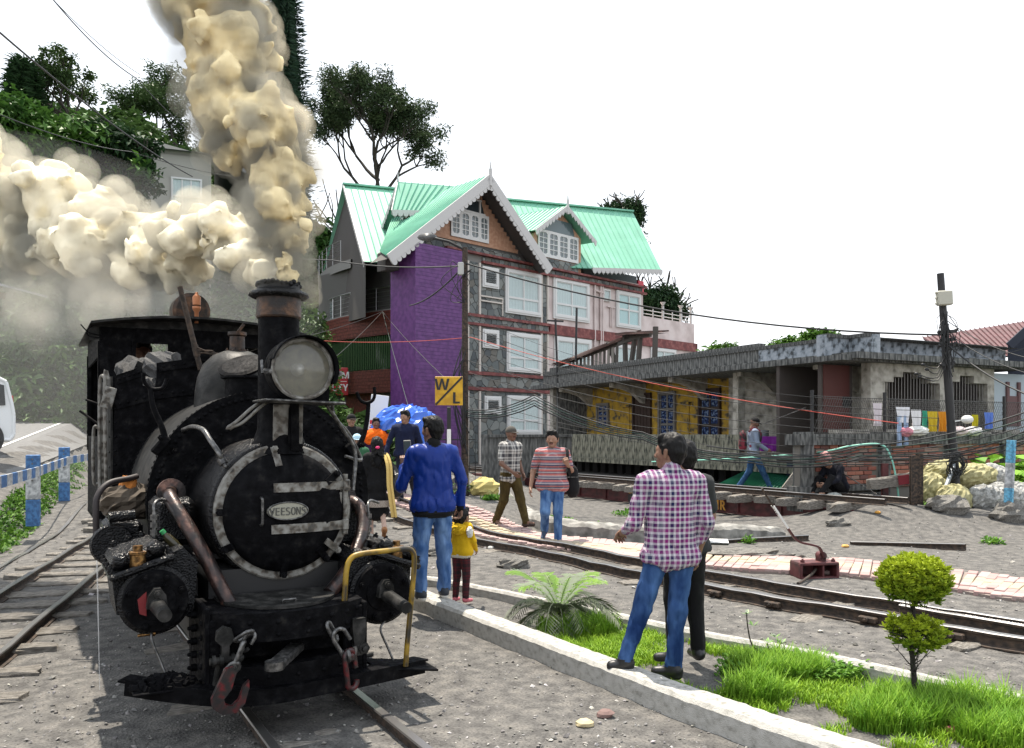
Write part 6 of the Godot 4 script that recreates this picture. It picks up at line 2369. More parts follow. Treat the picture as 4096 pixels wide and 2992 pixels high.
# ---------------------------------------------------------------- the long weathered veranda house on the right
func low_house() -> void:
	rng.seed = 41
	var conc := tmat(ntex(0.008, [[0.15, Color(0.03, 0.031, 0.031)], [0.42, Color(0.08, 0.082, 0.08)], [0.62, Color(0.14, 0.142, 0.137)], [0.9, Color(0.21, 0.21, 0.2)]], 120, 512, 8), 0.35, 0.92, 0.0, mats.grit, 0.5)
	conc.uv1_scale = V(2.6, 0.6, 2.6)
	var bal := tmat(ntex(0.008, [[0.2, Color(0.03, 0.032, 0.028)], [0.40, Color(0.14, 0.14, 0.105)], [0.6, Color(0.20, 0.195, 0.148)], [0.85, Color(0.28, 0.275, 0.22)]], 121, 512, 8), 0.35, 0.92, 0.0, mats.grit, 0.4)
	bal.uv1_scale = V(2.0, 0.6, 2.0)
	var plaster := tmat(ntex(0.008, [[0.12, Color(0.13, 0.12, 0.10)], [0.36, Color(0.27, 0.255, 0.22)], [0.75, Color(0.42, 0.40, 0.355)]], 122, 512, 7), 0.8, 0.9, 0.0, mats.grit, 0.3)
	var yellow := tmat(ntex(0.008, [[0.14, Color(0.06, 0.05, 0.03)], [0.3, Color(0.26, 0.17, 0.05)], [0.45, Color(0.36, 0.22, 0.022)], [0.85, Color(0.46, 0.29, 0.03)]], 123, 512, 7), 0.7, 0.85, 0.0, mats.grit, 0.3)
	var blue := tmat(ntex(0.008, [[0.25, Color(0.05, 0.055, 0.06)], [0.4, Color(0.16, 0.185, 0.21)], [0.55, Color(0.27, 0.30, 0.335)], [0.85, Color(0.34, 0.37, 0.41)]], 124, 512, 7), 0.9, 0.9)
	var darkw := mat(Color(0.035, 0.018, 0.012), 0.7)
	mats.conc = conc
	mats.plaster = plaster
	# wing: x runs along it from the street corner, z out of its front
	var W := thing("veranda_house", "long weathered flat roofed house with yellow veranda wall and stained parapet", "building", V(7.39, 0, -18.1), PI + atan2(0.891, -0.453) * -1.0)
	W.transform = Transform3D(Basis(V(0.453, 0, 0.891), UPV, V(-0.891, 0, 0.453)), V(7.39, 0, -18.1))
	# local x: towards the street corner (so the far end is negative)
	var b := MB.new()
	boxto(b, -14.3, -3.1, 3.4, 3.95, -0.5, -0.28)
	boxto(b, -14.3, -14.1, 3.4, 3.95, -6.0, -0.3)
	put(W, "parapet", b, conc)
	b = MB.new()
	boxto(b, -3.1, 0.35, 3.32, 3.82, -0.5, -0.28)
	put(W, "parapet", b, blue)
	b = MB.new()
	boxto(b, -14.3, 0.4, 3.28, 3.42, -6.2, 0.25)
	boxto(b, -14.2, 0.3, 3.78, 3.86, -0.55, -0.24)
	put(W, "roof_slab", b, conc)
	b = MB.new()
	for i in 14:
		b.quad(V(-14.0 + i, 3.8, -0.4), V(-13.0 + i, 3.8, -0.4), V(-13.0 + i, 3.8, -6.0), V(-14.0 + i, 3.8, -6.0))
	put(W, "roof_deck", b, conc)
	b = MB.new()
	boxto(b, -12.7, -3.5, 0.85, 1.64, -0.14, 0.0)
	boxto(b, -12.7, -0.9, 0.72, 0.86, -1.4, 0.1)
	boxto(b, -3.5, -1.6, 0.85, 1.2, -0.14, -0.02)
	boxto(b, -12.75, -12.6, 0.85, 1.64, -1.4, 0.0)
	put(W, "balcony_wall", b, bal)
	b = MB.new()
	boxto(b, -13.4, -5.35, 0.7, 3.3, -1.55, -1.32)
	put(W, "yellow_wall", b, yellow)
	b = MB.new()
	boxto(b, -5.35, -0.3, 0.7, 3.3, -1.55, -1.3)
	put(W, "plaster_wall", b, plaster)
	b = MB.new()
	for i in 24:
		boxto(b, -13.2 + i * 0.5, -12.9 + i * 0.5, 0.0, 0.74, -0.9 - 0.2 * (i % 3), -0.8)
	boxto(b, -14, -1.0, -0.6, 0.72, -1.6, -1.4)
	put(W, "undercroft", b, mat(Color(0.02, 0.02, 0.02), 0.9))  # near-black colour carries the shade under the veranda
	# posts and curved brackets
	for x in [-3.7, -13.3]:
		b = MB.new()
		boxto(b, x - 0.1, x + 0.1, 0.85, 3.3, -0.3, -0.06)
		put(W, "post", b, plaster)
	for x in [-3.55, -6.36, -9.4, -12.6, -1.0]:
		b = MB.new()
		b.prism([V2(0, 0), V2(1.3, 0), V2(1.3, -0.14), V2(0.9, -0.18), V2(0.5, -0.3), V2(0.25, -0.5), V2(0.1, -0.62), V2(0, -0.65)], V(x - 0.09, 3.28, -1.32), FWD, UPV, V(0.18, 0, 0))
		put(W, "bracket", b, plaster)
	for x in [-10.3, -7.2]:
		b = MB.new()
		boxto(b, x - 0.12, x + 0.12, 0.8, 2.6, -1.33, -1.28)
		boxto(b, x - 0.2, x + 0.2, 2.55, 2.62, -1.33, -1.2)
		put(W, "pilaster", b, yellow)
	# doors and windows: frame > leaf, panes
	var door := func(x0: float, x1: float, y0: float, y1: float, glazed: bool, col: Material) -> void:
		var f := MB.new()
		for q in [[x0 - 0.08, x0, y0, y1 + 0.08], [x1, x1 + 0.08, y0, y1 + 0.08], [x0, x1, y1, y1 + 0.08]]:
			boxto(f, q[0], q[1], q[2], q[3], -1.33, -1.24)
		var fo := put(W, "door" if not glazed else "window", f, col)
		var l := MB.new()
		boxto(l, x0, x1, y0, y1, -1.33, -1.305)
		put(fo, "leaf", l, painted_dark_interior if glazed else darkw)
		if glazed:
			var g := MB.new()
			for c in 2:
				for r in 4:
					var a0 := lerpf(x0, x1, (c + 0.12) / 2.0)
					var a1 := lerpf(x0, x1, (c + 0.88) / 2.0)
					var c0 := lerpf(y0, y1, (r + 0.1) / 4.0)
					var c1 := lerpf(y0, y1, (r + 0.9) / 4.0)
					boxto(g, a0, a1, c0, c1, -1.31, -1.30)
			put(fo, "pane", g, tmat(ntex(0.06, [[0.3, Color(0.012, 0.016, 0.04)], [0.55, Color(0.03, 0.05, 0.16)], [0.75, Color(0.18, 0.24, 0.33)]], 125, 128, 3), 1.2, 0.15))
			var m := MB.new()
			for c in 3:
				boxto(m, lerpf(x0, x1, c / 2.0) - 0.035, lerpf(x0, x1, c / 2.0) + 0.035, y0, y1, -1.315, -1.285)
			for r in 5:
				boxto(m, x0, x1, lerpf(y0, y1, r / 4.0) - 0.03, lerpf(y0, y1, r / 4.0) + 0.03, -1.315, -1.287)
			put(fo, "glazing_bars", m, col)
		else:
			var m := MB.new()
			for c in 5:
				boxto(m, lerpf(x0, x1, (c + 0.1) / 5.0), lerpf(x0, x1, (c + 0.9) / 5.0), y0, y1 - 0.35, -1.31, -1.29)
			put(fo, "boards", m, darkw)
	var greyf := mat(Color(0.16, 0.15, 0.14), 0.8)
	door.call(-12.1, -11.5, 1.9, 2.65, true, greyf)
	door.call(-9.9, -9.05, 0.86, 2.9, false, darkw)
	door.call(-8.5, -7.8, 1.0, 2.9, true, greyf)
	door.call(-6.55, -5.75, 0.9, 2.9, true, darkw)
	door.call(-2.85, -2.2, 0.9, 2.6, true, darkw)
	door.call(-2.0, -1.3, 0.86, 2.6, false, darkw)
	# pale window of the hotel's lower floor seen at the far end
	b = MB.new()
	boxto(b, -13.0, -12.9, 0.9, 3.3, -1.5, -0.1)
	put(W, "end_wall", b, conc)
	# ---- street side: x to the right, z outwards
	var E := thing("veranda_house", "street side of the weathered house with barred stepped openings", "building")
	E.transform = Transform3D(Basis(V(0.891, 0, -0.453), UPV, V(0.453, 0, 0.891)), V(7.39, 0, -18.1))
	b = MB.new()
	boxto(b, -0.5, 5.9, 3.3, 3.83, -0.5, -0.3)
	put(E, "parapet", b, blue)
	b = MB.new()
	boxto(b, -0.55, 6.0, 3.24, 3.36, -5.8, 0.25)
	boxto(b, -0.4, 5.9, 3.78, 3.86, -0.55, -0.26)
	put(E, "roof_slab", b, conc)
	# wall with stepped openings
	b = MB.new()
	for q in [[0.62, 1.08, 1.7, 3.25], [2.95, 3.32, 1.7, 3.25], [4.72, 4.98, 1.7, 3.25], [1.08, 1.37, 2.83, 3.25], [1.37, 1.68, 2.95, 3.25], [1.68, 2.3, 3.07, 3.25], [2.3, 2.62, 2.95, 3.25], [2.62, 2.95, 2.84, 3.25], [3.32, 3.68, 2.9, 3.25], [3.68, 4.2, 3.05, 3.25], [4.2, 4.72, 2.88, 3.25], [-0.4, 6.0, 1.6, 1.76]]:
		boxto(b, q[0], q[1], q[2], q[3], -0.25, 0.0)
	put(E, "white_wall", b, plaster)
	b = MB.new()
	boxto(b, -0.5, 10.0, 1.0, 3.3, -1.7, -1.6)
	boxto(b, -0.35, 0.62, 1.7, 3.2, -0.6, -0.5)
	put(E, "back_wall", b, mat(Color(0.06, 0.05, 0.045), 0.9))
	b = MB.new()
	boxto(b, -0.3, 0.5, 1.7, 3.2, -0.5, -0.47)
	put(E, "maroon_door_panel", b, mat(Color(0.075, 0.018, 0.014), 0.7))
	b = MB.new()
	boxto(b, 0.28, 0.55, 2.25, 2.5, -0.47, -0.455)
	put(E, "notice_plate", b, mats.black)
	for q in [[1.08, 2.95], [3.32, 4.72]]:
		b = MB.new()
		var n := int((q[1] - q[0]) / 0.1)
		for i in n:
			var x: float = lerpf(q[0], q[1], (i + 0.5) / n)
			b.cyl(V(x, 1.76, -0.1), V(x, 3.05, -0.1), 0.011, -1, 5, false)
		for i in 12:
			var y := 2.2 + i * 0.05
			b.cyl(V(q[0], y - 0.3, -0.09 + 0.15 * sin(i * 0.26)), V(q[1], y - 0.3, -0.09 + 0.15 * sin(i * 0.26)), 0.006, -1, 4, false)
		put(E, "window_bars", b, mat(Color(0.2, 0.19, 0.18), 0.5, 0.5))
	b = MB.new()
	boxto(b, 4.98, 9.0, 1.7, 3.15, -0.2, -0.02)
	put(E, "pale_blue_wall", b, mat(Color(0.36, 0.42, 0.46), 0.8))
	b = MB.new()
	boxto(b, 5.45, 5.55, 1.85, 2.95, -0.03, 0.03); boxto(b, 5.9, 6.0, 1.85, 2.95, -0.03, 0.03); boxto(b, 5.55, 5.9, 1.85, 2.6, -0.02, 0.01)
	put(E, "window", b, mat(Color(0.12, 0.06, 0.06), 0.7))
	# ---- brick retaining wall, its posts, fence
	var F := thing("brick_wall", "brick retaining wall with concrete posts and mossy coping under the chain link fence", "wall")
	F.transform = E.transform * Transform3D(Basis(), V(0, 0, 1.25))
	b = MB.new()
	boxto(b, -2.75, 6.5, 0.0, 1.45, -0.2, -0.06)
	put(F, "mortar_bed", b, mat(Color(0.16, 0.15, 0.135), 0.95))
	b = MB.new()
	boxto(b, -2.85, 6.5, 1.45, 1.66, -0.35, 0.06)
	boxto(b, -2.85, -0.5, 0.55, 0.66, -0.3, 0.10)
	boxto(b, -2.9, -0.6, 0.2, 0.5, -0.3, 0.14)
	put(F, "coping", b, conc)
	for x in [-2.62, -0.48, 1.55, 3.45, 5.4]:
		b = MB.new()
		boxto(b, x - 0.12, x + 0.12, 0.0, 1.7, -0.25, 0.05)
		put(F, "concrete_post", b, conc)
	var br := MB.new()
	br.cbox(Vector3.ZERO, V(0.225, 0.072, 0.06), 0.006)
	var bmesh := br.mesh()
	var bm := [mat(Color(0.25, 0.085, 0.06), 0.9), mat(Color(0.32, 0.125, 0.085), 0.9), mat(Color(0.16, 0.07, 0.06), 0.9), mat(Color(0.28, 0.18, 0.145), 0.9)]
	var cnt := 0
	var more := []
	for r in 10:
		var y := 0.62 + r * 0.088
		if y > 1.42:
			break
		for i in 38:
			var x := -2.48 + i * 0.24 + (0.12 if r % 2 else 0.0)
			var skip := false
			for px in [-2.62, -0.48, 1.55, 3.45, 5.4]:
				if absf(x - px) < 0.22:
					skip = true
			if skip or x > 6.3 or rng.randf() < 0.04:
				continue
			var tr := Transform3D(Basis(), V(x + R(-0.006, 0.006), y, -0.055 + R(-0.012, 0.008)))
			if cnt < 300:
				var o := put(F, "brick", bmesh, bm[rng.randi() % 4])
				o.transform = tr
				cnt += 1
			else:
				more.append(tr)
	if more.size():
		stuff(multi(F, "brickwork", bmesh, bm[0], more))
	# chain link fence
	var C := thing("chain_link_fence", "black chain link fence on top of the brick retaining wall", "fence")
	C.transform = F.transform
	for x in [-2.5, -0.48, 1.5, 3.4, 5.3]:
		b = MB.new()
		b.cyl(V(x, 1.6, 0.0), V(x, 2.5, 0.0), 0.035, -1, 8)
		put(C, "post", b, mats.black)
	b = MB.new()
	var sw := mat(Color(0.09, 0.09, 0.09), 0.5, 0.6)
	for i in 140:
		var x := -2.5 + i * 0.065
		for s in [-1, 1]:
			var x1: float = x + s * 0.36
			var a := V(x, 1.66, 0.0)
			var c := V(x1, 2.38, 0.004 * s)
			if x1 > -2.5 and x1 < 6.5:
				b.cyl(a, c, 0.0035, -1, 3, false)
	stuff(put(C, "mesh", b, sw))
	b = MB.new()
	for y in [1.68, 2.39]:
		b.tube(rib(V(-2.5, y, 0), V(6.4, y, 0), 0.03), 0.006, 4)
	put(C, "strand", b, mats.wire)

func shed_roof() -> void:
	# broken rusty sheet roof on the flat roof of the wing
	var n := thing("rooftop_shed", "collapsing rusty sheet metal shed with bare slats on the flat roof", "shed")
	n.transform = Transform3D(Basis(V(0.453, 0, 0.891), UPV, V(-0.891, 0, 0.453)), V(7.39, 0, -18.1))
	var rust := tmat(ntex(0.02, [[0.2, Color(0.035, 0.02, 0.016)], [0.6, Color(0.10, 0.055, 0.045)], [0.85, Color(0.2, 0.13, 0.11)]], 130, 256, 6), 0.8, 0.8)
	var b := MB.new()
	ribbed(b, V(-14.9, 4.3, -1.0), V(-9.3, 5.02, -1.2), V(-13.0, 4.14, -0.3), V(-9.9, 4.62, -0.5), 0.09)
	ribbed(b, V(-9.9, 4.98, -1.0), V(-8.1, 4.86, -1.4), V(-9.6, 4.85, -0.3), V(-8.2, 4.75, -0.6), 0.09)
	put(n, "sheet_roof", b, rust)
	var old := mat(Color(0.07, 0.062, 0.055), 0.95)
	var pale := mat(Color(0.20, 0.185, 0.165), 0.95)
	for i in 13:
		b = MB.new()
		var x := -12.9 + i * 0.25
		b.box(V(x, 4.05 + 0.012 * i, -0.6), V(0.12, 0.42 + 0.03 * i, 0.03), Basis(FWD, R(-0.05, 0.05)))
		put(n, "slat", b, pale if i % 3 else old)
	for q in [[-9.6, 4.85, -9.55, 3.85], [-9.0, 4.9, -9.25, 3.85], [-8.75, 4.8, -8.85, 3.85], [-10.6, 4.7, -10.0, 3.85], [-7.95, 4.95, -8.0, 3.85]]:
		b = MB.new()
		b.bar(V(q[0], q[1], -0.7), V(q[2], q[3], -0.7), 0.12, 0.12)
		put(n, "post", b, old)
	b = MB.new()
	b.bar(V(-13.6, 4.15, -0.5), V(-8.3, 4.78, -0.7), 0.1, 0.1)
	b.bar(V(-9.4, 4.75, -0.7), V(-8.2, 4.72, -0.7), 0.09, 0.12)
	put(n, "rafter", b, old)
	# wall under its left end
	b = MB.new()
	boxto(b, -14.2, -12.4, 3.42, 4.1, -2.0, -0.5)
	put(n, "side_wall", b, mats.conc)

func far_buildings() -> void:
	# maroon roofed house at the far right
	var h := thing("house", "house with maroon corrugated roof behind the weathered house", "house")
	var b := MB.new()
	var mr := tmat(ntex(0.02, [[0.25, Color(0.06, 0.02, 0.022)], [0.7, Color(0.12, 0.045, 0.05)]], 140, 256, 5), 0.5, 0.6)
	ribbed(b, V(12.6, 4.62, -25.5), V(19.0, 5.6, -25.0), V(11.7, 3.6, -22.0), V(16.6, 4.0, -21.0), 0.14)
	put(h, "roof", b, mr)
	b = MB.new()
	b.poly([V(13.6, 4.9, -21.3), V(12.9, 4.0, -21.6), V(12.9, 3.0, -21.6), V(19, 3.0, -21.0), V(19, 5.5, -21.0)])
	b.bar(V(12.7, 3.9, -21.2), V(13.75, 4.95, -21.0), 0.08, 0.2)
	put(h, "gable_wall", b, mat(Color(0.02, 0.025, 0.04), 0.8))
	# grey house on the hill at the left, seen through the smoke
	h = thing("house", "pale grey hillside house with white barred windows among the trees", "house", V(-20.8, 15.0, -48.0), 0.35)
	b = MB.new()
	boxto(b, -5, 3.2, -6, 3.0, -7, 0)
	b.prism([V2(-5, 3.0), V2(-2.0, 4.0), V2(3.2, 3.0), V2(3.2, 2.9), V2(-5, 2.9)], V(0, 0, -7), Vector3.RIGHT, UPV, FWD * 7.0)
	put(h, "wall", b, mat(Color(0.33, 0.32, 0.29), 0.9))
	b = MB.new()
	b.quad(V(3.4, 3.1, 0.4), V(10.5, -1.2, 0.6), V(10.5, -1.0, -7), V(3.4, 3.3, -7))
	b.quad(V(-5.3, 3.1, 0.4), V(3.4, 3.1, 0.4), V(3.4, 3.9, -4), V(-5.3, 3.9, -4))
	put(h, "roof", b, mat(Color(0.10, 0.11, 0.12), 0.8))
	casement(h, -1.9, -0.6, 0.2, 2.2, 0.02, 0.12, 2, 0.5)
	casement(h, 1.0, 2.7, -0.6, 1.6, 0.02, 0.12, 3, 0.5)
	# yellow house far behind between chimney and hotel
	h = thing("house", "yellow house with white windows far behind the chimney", "house", V(-15.0, 5.0, -62.0), -0.2)
	b = MB.new()
	boxto(b, -4, 4, -4, 8.5, -6, 0)
	put(h, "wall", b, mat(Color(0.5, 0.38, 0.08), 0.85))
	b = MB.new()
	boxto(b, -4.5, 4.5, 4.0, 4.3, -6, 0.8)
	boxto(b, -4.5, 4.5, 8.4, 8.7, -6, 0.8)
	put(h, "roof", b, mat(Color(0.3, 0.3, 0.3), 0.8))
	for y in [1.2, 5.2]:
		for x in [-2.8, -0.4, 1.8]:
			casement(h, x, x + 1.5, y, y + 2.0, 0.02, 0.15, 2, 0.4)
	# corner of a sheet roof at the left edge of the street
	h = thing("roadside_shelter", "wooden shelter with corrugated roof edge at the left roadside", "shelter", V(-11.9, 0, -18.0), 0.0)
	b = MB.new()
	ribbed(b, V(-4, 6.2, -1.0), V(1.35, 4.75, -1.0), V(-4, 6.1, 0.4), V(1.45, 4.7, 0.4), 0.11)
	put(h, "roof", b, mat(Color(0.32, 0.33, 0.34), 0.5, 0.3))
	b = MB.new()
	b.bar(V(-4, 5.75, 0), V(0.9, 4.65, 0), 0.08, 0.14)
	b.bar(V(-1.6, 3.9, 0), V(0.3, 4.75, 0), 0.09, 0.12)
	b.bar(V(-1.7, 0.5, 0), V(-1.7, 5.4, 0), 0.12, 0.12)
	put(h, "brace", b, mats.wood)

# ---------------------------------------------------------------- people
func add_surfaces(dst: ArrayMesh, src: ArrayMesh, tf: Transform3D, ms: Dictionary, only := -1) -> void:
	for i in src.get_surface_count():
		var tg: int = src.get_meta("tag%d" % i)
		if only >= 0 and tg != only:
			continue
		if not ms.has(tg):
			continue
		var a := src.surface_get_arrays(i)
		var v: PackedVector3Array = a[Mesh.ARRAY_VERTEX]
		var n: PackedVector3Array = a[Mesh.ARRAY_NORMAL]
		var nb := tf.basis.orthonormalized()
		for k in v.size():
			v[k] = tf * v[k]
			n[k] = nb * n[k]
		a[Mesh.ARRAY_VERTEX] = v
		a[Mesh.ARRAY_NORMAL] = n
		dst.add_surface_from_arrays(Mesh.PRIMITIVE_TRIANGLES, a)
		dst.surface_set_material(dst.get_surface_count() - 1, ms[tg])

var fold: FastNoiseLite
const SKIN := 0
const TOP := 1
const LEGS := 2
const SHOE := 3
const TRIM := 4
const SOLE := 5

# a hand: palm, four bent fingers of different lengths, thumb from the side of the palm
func hand_mesh(curl: float, cell: float, side: float) -> ArrayMesh:
	# palm along -y from the wrist, back of the hand towards +z, thumb towards side * x
	var f := Field.new(V(-0.09, -0.21, -0.11), V(0.09, 0.03, 0.05), cell)
	f.cap(V(0, 0.02, 0), V(0, -0.01, 0), 0.026, 0.028, 0, 0.01)
	for i in 4:
		var x := side * (0.027 - 0.018 * i)
		f.cap(V(x * 0.6, -0.015, 0), V(x, -0.082, 0), 0.016, 0.0125, 0, 0.012)
	for i in 4:
		var p := V(side * (0.028 - 0.0185 * i), -0.085, 0)
		var l: float = [0.068, 0.078, 0.072, 0.056][i]
		var a := 0.15 + curl * 0.9
		for k in 3:
			var q: Vector3 = p + V(0, -cos(a), -sin(a)) * l * [0.45, 0.32, 0.25][k]
			f.cap(p, q, 0.0095 - 0.001 * k, 0.0085 - 0.001 * k, 0, 0.004)
			p = q
			a += curl * 0.95
	var t0 := V(side * 0.026, -0.028, -0.004)
	var t1 := t0 + V(side * 0.024, -0.030, -0.012 - 0.012 * curl)
	f.cap(t0, t1, 0.015, 0.0115, 0, 0.008)
	f.cap(t1, t1 + V(side * (0.014 - 0.026 * curl), -0.032, -0.012 - 0.012 * curl), 0.0105, 0.0085, 0, 0.004)
	return f.mesh(1)

# a head that faces +z, its centre between the ears; hair goes into its own mesh
func head_mesh(cell: float, beard: float, brow_dark: bool) -> ArrayMesh:
	var f := Field.new(V(-0.11, -0.16, -0.13), V(0.11, 0.15, 0.15), cell)
	f.cap(V(0, 0.035, -0.012), V(0, 0.035, -0.02), 0.092, 0.092, 0, 0.03, V(1.18, 0.95, 0.95))
	f.cap(V(0, -0.02, 0.022), V(0, -0.07, 0.045), 0.066, 0.042, 0, 0.04, V(1.05, 1, 1))
	f.cap(V(0, -0.085, 0.058), V(0, -0.09, 0.06), 0.022, 0.022, 0, 0.02)
	f.cap(V(-0.03, 0.022, 0.068), V(0.03, 0.022, 0.068), 0.016, 0.016, 0, 0.02)
	f.cap(V(0, 0.01, 0.082), V(0, -0.028, 0.102), 0.010, 0.0145, 0, 0.012)
	for s in [-1, 1]:
		f.cap(V(s * 0.012, -0.032, 0.090), V(s * 0.014, -0.032, 0.088), 0.009, 0.009, 0, 0.008)
		f.cap(V(s * 0.045, -0.018, 0.058), V(s * 0.05, -0.024, 0.05), 0.020, 0.018, 0, 0.02)
		f.cap(V(s * 0.083, 0.018, -0.012), V(s * 0.080, -0.03, -0.006), 0.017, 0.012, 0, 0.01, V(1.5, 1, 1))
		f.cap(V(s * 0.031, 0.006, 0.071), V(s * 0.033, 0.006, 0.071), 0.0125, 0.0125, 5, 0.0)
		f.cap(V(s * 0.031, 0.006, 0.078), V(s * 0.031, 0.006, 0.0785), 0.0068, 0.0068, 6, 0.0)
		f.cap(V(s * 0.02, 0.014, 0.0765), V(s * 0.044, 0.013, 0.0715), 0.005, 0.004, 0, 0.003)
		f.cap(V(s * 0.016, 0.027, 0.0825), V(s * 0.046, 0.030, 0.0725), 0.0055, 0.004, 6, 0.0)
	f.cap(V(-0.020, -0.058, 0.084), V(0.020, -0.058, 0.084), 0.0065, 0.0065, 7, 0.0)
	f.cap(V(-0.016, -0.067, 0.083), V(0.016, -0.067, 0.083), 0.0075, 0.0075, 7, 0.0)
	if beard > 0.0:
		f.cap(V(-0.022, -0.049, 0.085), V(0.022, -0.049, 0.085), 0.0075, 0.0075, 6, 0.0)
	f.cap(V(0, -0.06, -0.02), V(0, -0.155, -0.03), 0.056, 0.058, 0, 0.03)
	return f.mesh(8)

func hair_mesh(cell: float, long := 0.0, sd := 1) -> ArrayMesh:
	var f := Field.new(V(-0.14, -0.16 - long, -0.17), V(0.14, 0.18, 0.12), cell)
	var nz := noise(26.0, 2, sd)
	f.cap(V(0, 0.05, -0.018), V(0, 0.05, -0.026), 0.099, 0.099, 0, 0.03, V(1.14, 0.97, 0.98), nz, 0.006)
	f.cap(V(0, 0.0, -0.062), V(0, -0.045, -0.058), 0.062, 0.05, 0, 0.03, V(0.85, 1, 1), nz, 0.008)
	f.cap(V(-0.045, 0.105, 0.052), V(0.05, 0.108, 0.048), 0.026, 0.024, 0, 0.03, Vector3.ONE, nz, 0.007)
	for s in [-1, 1]:
		f.cap(V(s * 0.078, 0.045, 0.0), V(s * 0.079, 0.0, 0.012), 0.016, 0.008, 0, 0.02, Vector3.ONE, nz, 0.004)
	if long > 0.0:
		f.cap(V(0, 0.02, -0.07), V(-0.01, -long * 0.5, -0.105), 0.085, 0.10, 0, 0.05, V(0.9, 1, 1.3), nz, 0.014)
		f.cap(V(-0.01, -long * 0.5, -0.105), V(0.0, -long, -0.09), 0.10, 0.055, 0, 0.05, V(0.9, 1, 1.4), nz, 0.018)
	return f.mesh(1)

